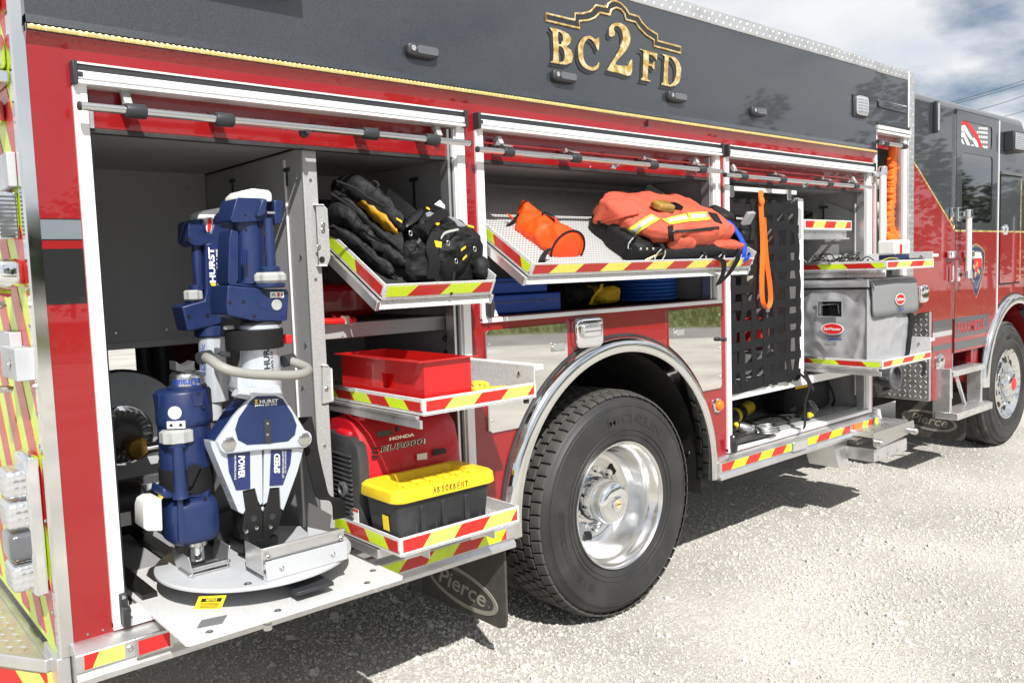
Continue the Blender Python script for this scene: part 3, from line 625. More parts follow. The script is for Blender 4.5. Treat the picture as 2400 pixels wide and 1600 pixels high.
# divider of the third compartment with the hose shelf
d3 = MB().box(4.405, 4.448, .03, .70, .95, 1.99).build("compartment_divider", "speckle", FT, bevel=.005)
MB().box(4.40, 4.453, .018, .029, .952, 1.985).build("divider_edge", "anodised", d3, bevel=.002)
MB().box(3.70, 5.195, .03, .70, .936, .950).build("shelf_board", "speckle", FT)
MB().box(3.70, 5.195, .016, .0295, .905, .952).build("shelf_edge", "anodised", FT, bevel=.002)
MB().box(3.70, 4.40, .03, .06, 2.008, 2.03).build("net_rail", "anodised", FT)
MB().box(3.70, 5.19, .05, .70, .663, .672).build("locker_floor_mat", "speckle", FT)
# through-slot coat of the roof hooks on the right walls
for x, y, z in ((1.945, .30, 2.00), (3.57, .30, 1.98), (5.207, .30, 1.97)):
    MB().box(x - .006, x, y - .03, y + .03, z, z + .014).box(x - .006, x, y - .004, y + .004, z - .10, z).lathe([(.016, 0), (.016, .02)], (x, y, z - .12), (-1, 0, 0), 10).build("strap_hook", "gasket", FT)
for z in (1.37, 1.31): MB().lathe([(.014, 0), (.014, .012), (.006, .018)], (1.944, .12, z), (-1, 0, 0), 10).build("rivet_knob", "gasket", FT)

# ---- rub rail with reflective tape
def rubrail(x0, x1):
    prof = [(0.0, .634), (-.020, .630), (-.050, .612), (-.050, .565), (-.040, .556), (-.052, .540), (-.052, .524), (-.020, .520), (0.02, .530), (.02, .634)]
    m = MB(); n = len(prof)
    m.add([(x, y, z) for x in (x0, x1) for y, z in prof], [(i, (i + 1) % n, n + (i + 1) % n, n + i) for i in range(n)] + [list(range(n))[::-1], [n + i for i in range(n)]])
    return m.build("rub_rail", "mill_alu", FT, bevel=.0015, smooth=20)
r1 = rubrail(.515, 2.12); r3 = rubrail(3.515, 5.268)
# tape along the rails
MB().plate([[(.535, -.0508, .568), (.536, -.0508, .609), (.575, -.0508, .609), (.555, -.0508, .568)]], (0, .0008, 0)).build("reflective_tape", "tape_red", r1, smooth=0)
MB().plate([[(.5545, -.0508, .568), (.5755, -.0508, .609), (.640, -.0508, .609), (.640, -.0508, .568)]], (0, .0008, 0)).build("reflective_tape", "tape_yellow", r1, smooth=0)
bz = MB().plate([rect(.668, .770, .560, .618, -.062), rect(.675, .763, .567, .609, -.062)], (0, .013, 0)).build("reflector_bezel", "brushed_steel", r1, bevel=.001)
MB().box(.675, .763, -.060, -.052, .567, .609).build("side_reflector", "sticker_red", r1)
screws([(.655, -.050, .59)], .010, (0, -1, 0), r1)
chevrons(r1, (.79, -.0502, .568), (1, 0, 0), (0, 0, 1), .56, .041, (0, -1, 0), ["tape_lime", "tape_red"], .11, .03)
chevrons(r1, (1.37, -.0502, .568), (1, 0, 0), (0, 0, 1), .70, .041, (0, -1, 0), ["tape_red", "tape_lime"], .12, .04)
chevrons(r3, (3.53, -.0502, .568), (1, 0, 0), (0, 0, 1), .66, .041, (0, -1, 0), ["tape_red", "tape_lime"], .125, .04)
MB().box(4.20, 4.345, -.066, -.050, .560, .612).build("step_light", "clear_lens", r3, bevel=.004)
chevrons(r3, (4.37, -.0502, .568), (1, 0, 0), (0, 0, 1), .50, .041, (0, -1, 0), ["tape_lime", "tape_red"], .15, .04)
MB().box(4.905, 5.01, -.058, -.050, .566, .612).build("side_marker", "amber", r3)
chevrons(r3, (5.04, -.0502, .568), (1, 0, 0), (0, 0, 1), .2, .041, (0, -1, 0), ["tape_lime", "tape_red"], .08, .03)

# ---- wheel arch
def fender(c, ri, ro, leg0, leg1, name="fender_ring", y0=-.045, a0=math.pi, a1=0):
    prof = [(ro + .006, .004), (ro + .004, y0 * .35), (ro - .006, y0 * .72), (ro - .020, y0 * .95), (ro - .034, y0), (ri + .012, y0 * .98), (ri + .002, y0 * .9), (ri, y0 * .6), (ri, .05)]
    m = MB(); path = [(c[0] - 1, leg0)] + [None] * 0
    rows = []
    rows.append([(c[0] - r, y, leg0) for r, y in prof])
    for i in range(61):
        t = a0 + (a1 - a0) * i / 60; rows.append([(c[0] + r * math.cos(t), y, c[1] + r * math.sin(t)) for r, y in prof])
    rows.append([(c[0] + r, y, leg1) for r, y in prof]); k = len(prof)
    m.add([p for r in rows for p in r], [(i * k + j, i * k + j + 1, (i + 1) * k + j + 1, (i + 1) * k + j) for i in range(len(rows) - 1) for j in range(k - 1)])
    o = m.build(name, "polished_steel", FT, smooth=60)
    g_ = MB().tube([Vector((c[0] - ro - .010, -.002, leg0))] + [Vector((c[0] + (ro + .010) * math.cos(a0 + (a1 - a0) * i / 48), -.002, c[1] + (ro + .010) * math.sin(a0 + (a1 - a0) * i / 48))) for i in range(49)] + [Vector((c[0] + ro + .010, -.002, leg1))], .007, 8).build("fender_gasket", "black_rubber", o)
    return o
fender(AC, RI, RO_, .555, .535)
w = MB(); w.grid(lambda u, v: (AC[0] + (RI + .004) * math.cos(math.pi * (1 - u)), .03 + .75 * v, AC[1] + (RI + .004) * math.sin(math.pi * (1 - u))), 33, 2)
w.quad((AC[0] - RI - .004, .03, .45), (AC[0] - RI - .004, .78, .45), (AC[0] - RI - .004, .78, .60), (AC[0] - RI - .004, .03, .60)); w.quad((AC[0] + RI + .004, .03, .45), (AC[0] + RI + .004, .78, .45), (AC[0] + RI + .004, .78, .60), (AC[0] + RI + .004, .03, .60))
w.add(arc(AC, RI + .004, math.pi, 0, 32, .78), [list(range(33))]); w.build("wheel_well", "under_black", FT, smooth=50)
screws([(AC[0] + RI - .004, .10, .66), (AC[0] + RI - .004, .10, .90)], .009, (-1, 0, 0), FT, "brushed_steel")

# ---- wheels
def wheel(cx_, cz_, y0, dual=True, tread=True, name="rear_wheel"):
    """axis along y, outer face at y0, tyre radius .53"""
    o = Vector((cx_, y0, cz_)); ax = (0, 1, 0)
    RT = 0.53 if cz_ > 0.5 else 0.5; k = RT / .53
    prof = [(.297, .030), (.304, .012), (.325, .004), (.345, .000), (.375, -.004), (.42, -.004), (.455, .002), (.470, .006), (.472, .010), (.488, .018), (.505, .030), (.513, .044), (.514, .060), (.514, .235), (.505, .26), (.45, .29), (.38, .295), (.30, .27), (.297, .25)]
    ty = MB().lathe([(r * k, h) for r, h in prof], o, ax, 96, caps=False).build(name, "tyre_wall", FT, smooth=40)
    for r_, h_ in ((.330, .0015), (.352, -.0025), (.462, .0028)):
        MB().tube([o + Vector((r_ * math.cos(t), h_, r_ * math.sin(t))) for t in [2 * math.pi * i / 96 for i in range(96)]], .0028, 5, closed=True).build("sidewall_ring", "tyre_wall", ty)
    # raised sidewall lettering
    def ringtext(s, r0, hgt, mid, span):
        vs, fs = text_mesh(s, 0.02); pts = []
        for a, b_ in vs:
            t = mid + span * (0.5 - a); rr = r0 + hgt * b_; pts.append(o + Vector((rr * math.cos(t), -.0062, rr * math.sin(t))))
        me = bpy.data.meshes.new("lettering"); me.from_pydata(pts, [], fs); me.update(); link("sidewall_lettering", me, "black_rubber", ty, smooth=0)
    ringtext("315/80R22.5", .385, .030, R(205), 1.15); ringtext("MICHELIN", .385, .040, R(75), 1.0)
    # tread blocks, each a piece of its own
    if tread:
        rows = 58; meshes = []
        specs = [(.040, .046, .0), (.094, .046, .5), (.149, .046, 0.05), (.204, .046, .55), (.252, .040, .1)]
        for ci, (yc, wy, ph) in enumerate(specs):
            m = MB(); wx = 2 * math.pi * RT / rows * .90; r0, r1 = RT * .955, RT if ci else RT - .002
            hx = wx / 2; hy = wy / 2; s = .006
            top = [(-hx + s, -hy, r1), (hx, -hy * .98, r1), (hx - s * .3, hy, r1), (-hx, hy * .96, r1)]
            if ci == 0: top = [(-hx + s, -hy * .9, r1 - .013), (hx, -hy * .9, r1 - .013), (hx - s * .3, hy, r1), (-hx, hy, r1)]
            bot = [(x * 1.0, y, r0) for x, y, z in top]
            m.add(top + bot, [(0, 1, 2, 3), (0, 4, 5, 1), (1, 5, 6, 2), (2, 6, 7, 3), (3, 7, 4, 0)])
            me = bpy.data.meshes.new("tread_block"); me.from_pydata(m.v, [], m.f); me.update()
            bm = bmesh.new(); bm.from_mesh(me); bmesh.ops.bevel(bm, geom=[e for e in bm.edges if all(v.co.z > r0 + .001 for v in e.verts)], offset=.0022, segments=1, affect='EDGES'); bmesh.ops.recalc_face_normals(bm, faces=bm.faces); bm.to_mesh(me); bm.free()
            me.materials.append(M["tyre_rubber"]); meshes.append((me, yc, ph))
        for i in range(rows):
            for me, yc, ph in meshes:
                a = 2 * math.pi * (i + ph) / rows
                ang = math.degrees((a + math.pi) % (2 * math.pi) - math.pi)
                if -178 < ang < -25 and yc > .1: continue
                ob = bpy.data.objects.new("tread_block", me); col.objects.link(ob); ob.parent = ty
                # local z = radial; seen side of the tyre is towards -x
                ob.matrix_local = Matrix.Translation(o + Vector((0, yc, 0))) @ Matrix.Rotation(-a, 4, 'Y') @ Matrix.Identity(4)
    return ty, o, k
ty, wo, k = wheel(2.836, .53, .012)
rim = MB().lathe([(.300, .022), (.3005, .010), (.296, .004), (.289, .008), (.284, .022), (.274, .048), (.264, .058), (.259, .10), (.253, .135), (.240, .175), (.222, .200), (.200, .210), (.165, .208), (.150, .190), (.135, .186), (.125, .21), (.02, .22)], wo, (0, 1, 0), 96, caps=False).build("wheel_rim", "rim_alu", ty, smooth=50)
for i in range(10):
    a = R(70 + 36 * i); c = wo + Vector((.186 * math.cos(a), .1695, .186 * math.sin(a)))
    a2_ = R((34, 0, 0, 0, 0, 262)[i]) if i in (0, 5) else a; c = wo + Vector((.193 * math.cos(a2_), .2065, .193 * math.sin(a2_)))
    if i in (0, 5): MB().lathe([(.0300, .006), (.0290, -.002), (.026, -.002), (.025, .0), (0.0001, .0)], c, (0, 1, 0), 20).build("hand_hole", "under_black", ty)
    c2 = wo + Vector((.142 * math.cos(a + .3), .188, .142 * math.sin(a + .3)))
    MB().lathe([(.016, 0), (.016, -.030), (.012, -.036), (.0001, -.036)], c2, (0, 1, 0), 6).build("wheel_nut", "chrome", ty)
hub = MB().lathe([(.106, .21), (.104, .075), (.101, .058), (.092, .044), (.070, .037), (.037, .035), (.035, .028), (.030, .026), (.0001, .026)], wo, (0, 1, 0), 48).build("hub_cap", "chrome", ty, smooth=40)
MB().lathe([(.020, .030), (.020, .0245), (.017, .023), (.0001, .023)], wo, (0, 1, 0), 24).build("hub_plug", "gold_leaf", ty)
MB().box(wo.x - .014, wo.x + .014, wo.y + .0215, wo.y + .0235, wo.z - .002, wo.z + .002).build("hub_plug_slot", "ink_black", ty)
MB().plate([[wo + Vector((.262, .056, -.06)), wo + Vector((.267, .056, -.035)), wo + Vector((.275, .051, -.035)), wo + Vector((.270, .051, -.06))]], (.0, .001, 0)).build("rim_sticker", "ink_blue", ty)
# inner dual
MB().lathe([(.30, .31), (.40, .30), (.50, .33), (.525, .36), (.525, .56), (.50, .59), (.30, .58)], wo, (0, 1, 0), 64).build("inner_tyre", "tyre_rubber", FT)
MB().cyl((2.836, .4, .53), (2.836, 2.2, .53), .10, n=20).lathe([(.0001, -.22), (.12, -.18), (.2, -.08), (.22, 0), (.2, .08), (.12, .18), (.0001, .22)], (2.836, 1.2, .53), (0, 1, 0), 24).build("rear_axle", "under_black", FT)

# ---- polished fuel-bay panels, lamps on the lower side
def panel(x0, x1, z0, z1, cut_right):
    P = []; R0 = RO_ + .022
    if cut_right:   # panel left of the arch
        P = [Vector((x0, 0, z1 - .012)), Vector((x0 + .012, 0, z1)), Vector((x1, 0, z1))]
        for i in range(21):
            z = z1 + (z0 - z1) * i / 20; d = R0 * R0 - (z - AC[1]) ** 2; xa = AC[0] - math.sqrt(d) if d > 0 else x1
            P.append(Vector((min(x1, xa), 0, z)))
        P += [Vector((x0 + .012, 0, z0)), Vector((x0, 0, z0 + .012))]
    else:
        P = [Vector((x1, 0, z1)), Vector((x0, 0, z1))]
        for i in range(21):
            z = z1 + (z0 - z1) * i / 20; d = R0 * R0 - (z - AC[1]) ** 2; xa = AC[0] + math.sqrt(d) if d > 0 else x0
            P.append(Vector((max(x0, xa), 0, z)))
        P += [Vector((x1 - .012, 0, z0)), Vector((x1, 0, z0 + .012))]
    Q = [P[0]]
    for p in P[1:]:
        if (p - Q[-1]).length > 1e-4: Q.append(p)
    Q = [Vector((p.x, -.010, p.z)) for p in Q]
    return MB().plate([Q], (0, .008, 0)).build("service_panel", "mirror_panel", FT, smooth=0)
pl = panel(2.040, 2.482, .992, 1.398, True); pr_ = panel(3.168, 3.592, .992, 1.412, False)
for o, x0, x1, z0, z1 in ((pl, 2.385, 2.462, 1.283, 1.322), (pr_, 3.205, 3.285, 1.283, 1.322)):
    MB().plate([rrect(x0, x1, z0, z1, .006, -.0125)], (0, .003, 0)).build("latch_plate", "brushed_steel", o)
    MB().plate([rrect(x0 + .018, x1 - .004, z0 + .006, z1 - .006, .004, -.0145)], (0, .002, 0)).lathe([(.008, 0), (.008, .004)], (x0 + .012, -.0125, (z0 + z1) / 2), (0, -1, 0), 12).build("latch_paddle", "mill_alu", o)
for x, z in ((2.054, 1.34), (2.054, 1.04), (3.58, 1.37), (3.58, 1.05), (3.58, 1.2)): screws([(x, -.010, z)], .006, (0, -1, 0), FT)
MB().box(2.0335, 2.0385, -.011, -.001, 1.0, 1.39).build("panel_hinge", "brushed_steel", FT)
MB().lathe([(.009, 0), (.011, .01), (.011, .03), (.008, .034)], (3.583, -.012, 1.243), (0, -1, 0), 14).build("panel_bumper", "black_rubber", FT)
# chrome scene lamp over the arch
lb = MB().pillow((2.597, -.018, 1.352), (.084, 0, 0), (0, .026, 0), (0, 0, .066), .35, .35, nu=48, nv=24).build("side_lamp", "chrome", FT, smooth=60)
MB().plate([rrect(2.527, 2.668, 1.300, 1.405, .025, -.042)], (0, .010, 0)).build("lamp_lens", "clear_lens", lb, bevel=.006)
MB().pillow((2.597, -.046, 1.362), (.058, 0, 0), (0, .010, 0), (0, 0, .030), .5, .5, nu=32, nv=16).build("lamp_reflector", "clear_lens", lb)
# amber clearance marker right of the arch
mk_ = MB().lathe([(.040, 0), (.040, .006), (.036, .014), (.030, .016), (.030, .010)], (3.555, 0, .905), (0, -1, 0), 28).build("clearance_lamp", "chrome", FT)
MB().lathe([(.029, .008), (.029, .018), (.025, .030), (.016, .038), (.0001, .040)], (3.555, 0, .905), (0, -1, 0), 24).build("amber_lens", "amber", mk_)
# ---- small black lamps and the white lamp on the upper panel
for x in (1.772, 2.480, 3.224, 3.910):
    l = MB().pillow((x, -.030, 2.415), (.068, 0, 0), (0, .020, 0), (0, 0, .024), .45, .45, nu=36, nv=16).build("marker_lamp", "gasket", FT, smooth=60)
    MB().plate([rrect(x - .030, x + .060, 2.402, 2.430, .010, -.0515)], (0, .006, 0)).build("lamp_lens", "led_dark", l, bevel=.002)
    MB().lathe([(.010, 0), (.010, .004), (.006, .006), (.003, .002)], (x - .046, -.0475, 2.417), (0, -1, 0), 12).build("lamp_screw", "chrome", l)
sc_ = MB().box(4.955, 5.115, -.034, -.022, 2.492, 2.625).build("scene_lamp", "gasket", FT, bevel=.018, seg=3)
MB().pillow((5.040, -.038, 2.560), (.072, 0, 0), (0, .016, 0), (0, 0, .058), .35, .35, nu=40, nv=20).build("lamp_lens", "clear_lens", sc_, smooth=60)
# roof scene light whose lower edge hangs into view
fl = MB().box(.93, 1.295, -.088, -.022, 2.520, 2.66).build("floodlight", "gasket", FT, bevel=.006)
MB().box(.96, 1.27, -.094, -.0882, 2.535, 2.64).build("floodlight_lens", "clear_lens", fl)
# ------------------------------------------------------------------ slide-out trays
def tray(x0, x1, yf, yb, zb, lip, side_r, tilt=0.0, side=("tape_lime", "tape_red"), front=("tape_red", "tape_yellow"), fw=.10, sw=.12, mat_floor="anodised", slide=False, name="slide_tray", side_l=None, skew=.035):
    """tray with its front lower edge at (yf, zb); local s runs back, n is normal to the floor"""
    ct, st = math.cos(tilt), math.sin(tilt); B = Vector((0, ct, st)); U = Vector((0, -st, ct)); X = Vector((1, 0, 0)); D = (yb - yf)
    O = Vector((x0, yf, zb)); W = x1 - x0; P = lambda u, s, n: O + X * u + B * s + U * n
    def bx(m, u0, u1, s0, s1, n0, n1): return m.obox(P((u0 + u1) / 2, (s0 + s1) / 2, (n0 + n1) / 2), X * ((u1 - u0) / 2), B * ((s1 - s0) / 2), U * ((n1 - n0) / 2))
    t = .004; sl = lip if side_l is None else side_l
    o = bx(MB(), 0, W, .004, D, .010, .014).build(name, mat_floor, FT)
    bx(MB(), 0, W, 0, t, 0, lip).build("tray_front", "speckle_light", o, bevel=.0015)
    bx(MB(), 0.001, W - .001, -.0, .03, -.001, .003).build("tray_front_fold", "speckle_light", o)
    bx(MB(), 0, t, .0045, D, 0, sl).build("tray_side", "speckle_light", o, bevel=.0012)
    bx(MB(), W - t, W, .0045, D, 0, side_r).build("tray_side", "speckle_light", o, bevel=.0012)
    chevrons(o, P(.012, 0, .012), X, U, W - .024, lip - .020, -B, list(front), fw, skew)
    if side: chevrons(o, P(0, D * .9, .010), -B, U, D * .9 - .012, lip - .022, -X, list(side), sw, -.03)
    if slide:
        bx(MB(), -.014, -.001, .02, D, -.012, -.002).build("drawer_runner", "mill_alu", o, bevel=.001)
        bx(MB(), -.016, -.001, D * .45, D, lip - .010, lip + .004).build("drawer_runner", "brushed_steel", o, bevel=.001)
        bx(MB(), -.010, -.001, .004, D, -.040, -.014).build("drawer_rail", "mill_alu", o, bevel=.001)
    return o, P
mat("speckle_light", (0.46, 0.46, 0.46), 0.5, flake=(420, (0.72, 0.72, 0.71), 0.46, 0.58), vary=(520, (0.30, 0.30, 0.30), 0.55, 0.66), bump=(420, 0.3, 2, 0.001))
def perforated():
    m = mat("perforated", (0.60, 0.60, 0.59), 0.5); t = m.node_tree; b_ = t.nodes["Principled BSDF"]; g_ = t.nodes["Texture Coordinate"]
    v = t.nodes.new("ShaderNodeTexVoronoi"); v.voronoi_dimensions = '2D'; v.inputs["Scale"].default_value = 62; v.inputs["Randomness"].default_value = 0.0; t.links.new(g_.outputs["Object"], v.inputs["Vector"])
    r = t.nodes.new("ShaderNodeValToRGB"); e = r.color_ramp.elements; e[0].position = .24; e[1].position = .30; e[0].color = (.05, .05, .05, 1); e[1].color = (.46, .46, .455, 1); t.links.new(v.outputs["Distance"], r.inputs[0]); t.links.new(r.outputs[0], b_.inputs["Base Color"])
    bp = t.nodes.new("ShaderNodeBump"); bp.inputs["Strength"].default_value = .6; bp.inputs["Distance"].default_value = .003; t.links.new(r.outputs[0], bp.inputs["Height"]); t.links.new(bp.outputs[0], b_.inputs["Normal"])
perforated()
t_low, PL = tray(1.395, 1.90, -.33, .62, .735, .060, .060, fw=.125, mat_floor="perforated")
MB().box(1.905, 1.912, -.25, .4, .70, .74).box(1.39, 1.90, -.20, .5, .70, .73).build("drawer_rail", "mill_alu", t_low)
for x, y in ((1.55, -.17), (1.84, -.17)):
    m = MB().box(x - .035, x + .035, y, y + .012, .655, .735).box(x + .03, x + .036, y - .05, y + .012, .655, .735).build("tray_latch", "anodised", t_low, bevel=.002); screws([(x + .01, y, .68)], .010, (0, -1, 0), m)
t_mid, PM = tray(1.43, 1.90, -.44, .45, 1.194, .052, .108, fw=.115, sw=.11, slide=True, mat_floor="perforated")
MB().box(1.902, 1.945, -.43, .3, 1.285, 1.302).build("drawer_rail", "anodised", t_mid); screws([(1.8955, -.36, 1.27)], .008, (-1, 0, 0), t_mid)
MB().lathe([(.010, 0), (.010, .02)], (1.87, -.42, 1.195), (0, 0, -1), 10).build("tray_bumper", "black_rubber", t_mid)
t_top, PT = tray(1.44, 1.90, -.218, .55, 1.545, .058, .075, tilt=R(29), fw=.135, sw=.2, mat_floor="black_rubber", front=("tape_lime", "tape_red"))
t_two, PW = tray(2.08, 3.53, -.222, .55, 1.603, .056, .085, tilt=R(31), fw=.14, sw=.18, mat_floor="perforated", front=("tape_red", "tape_yellow"))
for o, P, W in ((t_top, PT, .46), (t_two, PW, 1.45)):
    Bv = (P(0, 1, 0) - P(0, 0, 0))
    for u in (-.008, W + .008): MB().obox(P(u, .40, -.022), Vector((.007, 0, 0)), Bv * .40, (P(0, 0, 1) - P(0, 0, 0)) * .018).build("tray_carrier", "mill_alu", o, bevel=.002)
    for u in (.05, W - .06): MB().lathe([(.010, 0), (.010, .012)], P(u, .02, -.004), (P(0, 0, -1) - P(0, 0, 0)), 10).build("tray_bumper", "black_rubber", o)
    m = MB(); m.box(P(0, 0, 0).x - .001, P(0, 0, 0).x + W, P(0, 0, 0).y + .014, P(0, 0, 0).y + .02, P(0, 0, 0).z - .030, P(0, 0, 0).z - .002); m.build("tray_underlip", "speckle_light", o)
# brackets carrying the swing trays
C6 = crop(600, 400, 3.92)
br = MB().plate([poly(C6, [(552, 312), (620, 312), (656, 350), (684, 800), (656, 868), (582, 872)], .02)], (0, .004, 0)).build("tray_bracket", "speckle", FT)
MB().plate([poly(C6, [(552, 308), (622, 308), (622, 316), (552, 316)], .016)], (0, .05, 0)).plate([poly(C6, [(582, 866), (656, 866), (656, 876), (582, 876)], .016)], (0, .05, 0)).build("bracket_flange", "anodised", br)
screws(poly(C6, [(615, 495), (615, 545), (575, 700)], .018), .008, (0, -1, 0), br)
MB().lathe([(.010, 0), (.010, .003)], C6(605, 815, .0185), (0, -1, 0), 14).build("bracket_hole", "ink_black", br)
C7 = crop(600, 750, 3.92)
br2 = MB().plate([poly(C7, [(612, 415), (660, 415), (684, 440), (700, 735), (690, 752), (612, 765)], .03)], (0, .004, 0)).build("tray_bracket", "speckle", FT)
MB().plate([poly(C7, [(612, 408), (662, 410), (662, 420), (612, 420)], .026)], (0, .05, 0)).plate([poly(C7, [(688, 440), (700, 445), (712, 735), (700, 748)], .026)], (0, .05, 0)).build("bracket_flange", "anodised", br2)
screws([C7(648, 630, .03)], .009, (0, -1, 0), br2)
# third compartment trays
t_3a, P3 = tray(4.575, 5.19, -.41, .30, 1.565, .050, .095, slide=True, fw=.17, sw=.16, front=("tape_red", "tape_yellow"))
MB().box(5.195, 5.28, -.40, -.2, 1.628, 1.645).build("drawer_rail", "anodised", t_3a); screws([(5.1855, -.34, 1.632)], .009, (-1, 0, 0), t_3a)
t_3b, P3b = tray(4.55, 5.19, -.40, .34, 1.014, .048, .13, slide=True, fw=.14, sw=.16, front=("tape_red", "tape_yellow"))
MB().box(5.195, 5.26, -.39, -.2, 1.118, 1.135).build("drawer_rail", "anodised", t_3b); screws([(5.1855, -.33, 1.10)], .009, (-1, 0, 0), t_3b)
t_3c, P3c = tray(4.53, 5.10, .055, .62, 1.812, .060, .060, fw=.13, side=None, front=("tape_red", "tape_yellow"), name="shelf_tray", skew=.03)
m = MB().box(4.50, 5.07, .075, .085, 1.765, 1.812).box(4.50, 5.07, .055, .086, 1.755, 1.766).build("shelf_support", "mill_alu", t_3c); screws([(4.55, .074, 1.79), (5.04, .074, 1.79)], .010, (0, -1, 0), m)
C4 = crop(1850, 420, 6.534)
MB().plate([poly(C4, [(122, 420), (188, 465), (188, 905), (122, 960)], .012)], (0, .004, 0)).build("tray_bracket", "speckle", FT)
MB().plate([[(5.205, .06, 1.75), (5.205, .30, 1.75), (5.205, .30, 2.02), (5.205, .10, 1.93), (5.205, .06, 1.90)]], (.003, 0, 0)).build("tray_bracket", "speckle", FT)

# ------------------------------------------------------------------ turntable platform in the rear bay
pf = MB().plate([[(.735, -.315, .664), (1.405, -.320, .664), (1.415, -.308, .664), (1.415, .40, .664), (.74, .40, .664), (.725, .385, .664), (.725, -.305, .664)]], (0, 0, -.008)).build("tool_platform", "speckle_light", FT, bevel=.0012)
screws([(1.00, -.28, .664), (1.30, -.28, .664), (.80, -.28, .664), (.76, .30, .664), (1.37, -.20, .664), (1.34, .0, .664)], .011, (0, 0, 1), pf, "brushed_steel")
TC = Vector((1.075, .03, .735))
tt = MB().lathe([(.05, -.006), (.300, -.006), (.304, -.003), (.304, .003), (.300, .006), (.0001, .006)], TC, (0, 0, 1), 96).build("turntable", "grey_paint", FT, smooth=30)
MB().lathe([(.11, -.07), (.11, -.006)], TC, (0, 0, 1), 40).build("turntable_bearing", "gasket", FT)
screws([TC + Vector((-.13, -.24, .006)), TC + Vector((.24, -.13, .006))], .012, (0, 0, 1), tt)
MB().obox(TC + Vector((.05, -.26, -.04)), (.06, .0, 0), (0, .05, 0), (0, 0, .006)).build("turntable_catch", "gasket", FT, bevel=.002)
# yellow notice tag
NG = [A(457, 1369, -.285), A(520, 1366, -.285), A(508, 1397, -.315), A(446, 1398, -.315)]
ntg = MB().plate([NG], (0, .002, -.001)).build("notice_tag", "sticker_yellow", FT)
q = lambda a, b: NG[3].lerp(NG[2], a).lerp(NG[0].lerp(NG[1], a), b) + Vector((0, -.0022, .0008))
MB().plate([[q(.13, .55), q(.87, .55), q(.87, .82), q(.13, .82)]], (0, .0005, 0)).build("notice_band", "ink_black", ntg)
lettering("NOTICE", q(.3, .58) + Vector((0, -.001, 0)), q(.7, .58) - q(.3, .58), q(.3, .8) - q(.3, .58), "sticker_yellow", ntg, bold=.02)
for i in range(4): MB().plate([[q(.16, .12 + .1 * i), q(.84, .12 + .1 * i), q(.84, .15 + .1 * i), q(.16, .15 + .1 * i)]], (0, .0005, 0)).build("notice_line", "ink_black", ntg)
# holder for the ram (U bracket) and the spreader trough
C3 = crop(340, 820, 2.8)
def bracket(pts, Y, d, name, mt="mill_alu"): return MB().plate([poly(C3, pts, Y)], (0, d, 0)).build(name, mt, tt, bevel=.002)
ub = MB()
ub.obox((.903, .02, .745), (.062, 0, 0), (0, .05, 0), (0, 0, .003)); ub.obox((.843, .03, .775), (.002, 0, 0), (0, .075, 0), (-.006, 0, .034)); ub.obox((.963, .03, .775), (.002, 0, 0), (0, .060, 0), (.006, 0, .034))
ub.build("ram_bracket", "mill_alu", tt, bevel=.002)
MB().cyl((.846, -.035, .765), (.960, -.035, .765), .009, n=14).build("bracket_pin", "brushed_steel", tt)
sb_ = MB().plate([[(.992, -.235, .742), (1.262, -.235, .742), (1.262, -.235, .800), (.992, -.235, .800)]], (0, .004, 0)).box(.992, 1.262, -.231, -.16, .741, .746).build("spreader_bracket", "grey_paint", tt, bevel=.002)
MB().plate([[(.985, -.222, .790), (1.255, -.222, .790), (1.255, -.236, .838), (.985, -.236, .838)]], (0, .004, 0)).box(.985, 1.255, -.236, -.228, .832, .842).build("bracket_channel", "mill_alu", tt, bevel=.0015)
C9 = crop(600, 1150, 3.485)
MB().plate([poly(C9, [(424, 288), (598, 322), (612, 332), (608, 378), (440, 432), (425, 425)], -.17)], (0, .003, 0)).build("bracket_leaf", "grey_paint", tt)
q3 = poly(C9, [(415, 185), (445, 130), (637, 235), (600, 328), (424, 290)], -.172); q3[1] += Vector((.02, .05, 0)); q3[2] += Vector((.02, .05, 0))
MB().plate([q3], (.001, .003, 0)).build("bracket_leaf", "cast_iron", tt)
MB().obox((.985, -.17, .80), (.002, 0, 0), (0, .06, 0), (0, 0, .04)).build("bracket_channel", "mill_alu", tt, bevel=.0015)
MB().obox((1.05, .10, .93), (.005, 0, 0), (0, .03, 0), (0, 0, .19)).obox((1.10, .10, .76), (.06, 0, 0), (0, .06, 0), (0, 0, .02)).build("tool_post", "gasket", tt, bevel=.003)
screws([(1.04, -.2355, .77), (1.21, -.2355, .77), (1.24, -.238, .815), (1.0, -.238, .815)], .008, (0, -1, 0), tt)
# ------------------------------------------------------------------ hose reel and plumbing behind the tools
RC = Vector((.97, 1.02, 1.02))
hr = MB().lathe([(.255, .0), (.262, .01), (.262, .02), (.25, .03), (.20, .028), (.19, .02), (.0001, .02)], RC, (0, 1, 0), 64).build("hose_reel", "grey_paint", FT)
MB().lathe([(.258, -.004), (.266, .004), (.266, .024), (.258, .03)], RC, (0, 1, 0), 64, caps=False).build("reel_rim", "brushed_steel", hr)
MB().lathe([(.12, .015), (.12, -.005), (.10, -.012), (.09, -.012)], RC, (0, 1, 0), 40).build("reel_flange", "chrome", hr)
gr = MB()
for i in range(28):
    a = 2 * math.pi * i / 28; c = RC + Vector((.085 * math.cos(a), -.02, .085 * math.sin(a))); gr.obox(c, Vector((math.cos(a), 0, math.sin(a))) * .018, (0, .012, 0), Vector((-math.sin(a), 0, math.cos(a))) * .005)
gr.lathe([(.075, .0), (.075, -.03), (.05, -.05), (.03, -.05)], RC, (0, 1, 0), 28); gr.build("reel_gear", "cast_iron", hr)
MB().lathe([(.045, -.04), (.045, -.12), (.035, -.13)], RC + Vector((.02, 0, -.04)), (0, 1, 0), 24).build("reel_swivel", "bronze", hr)
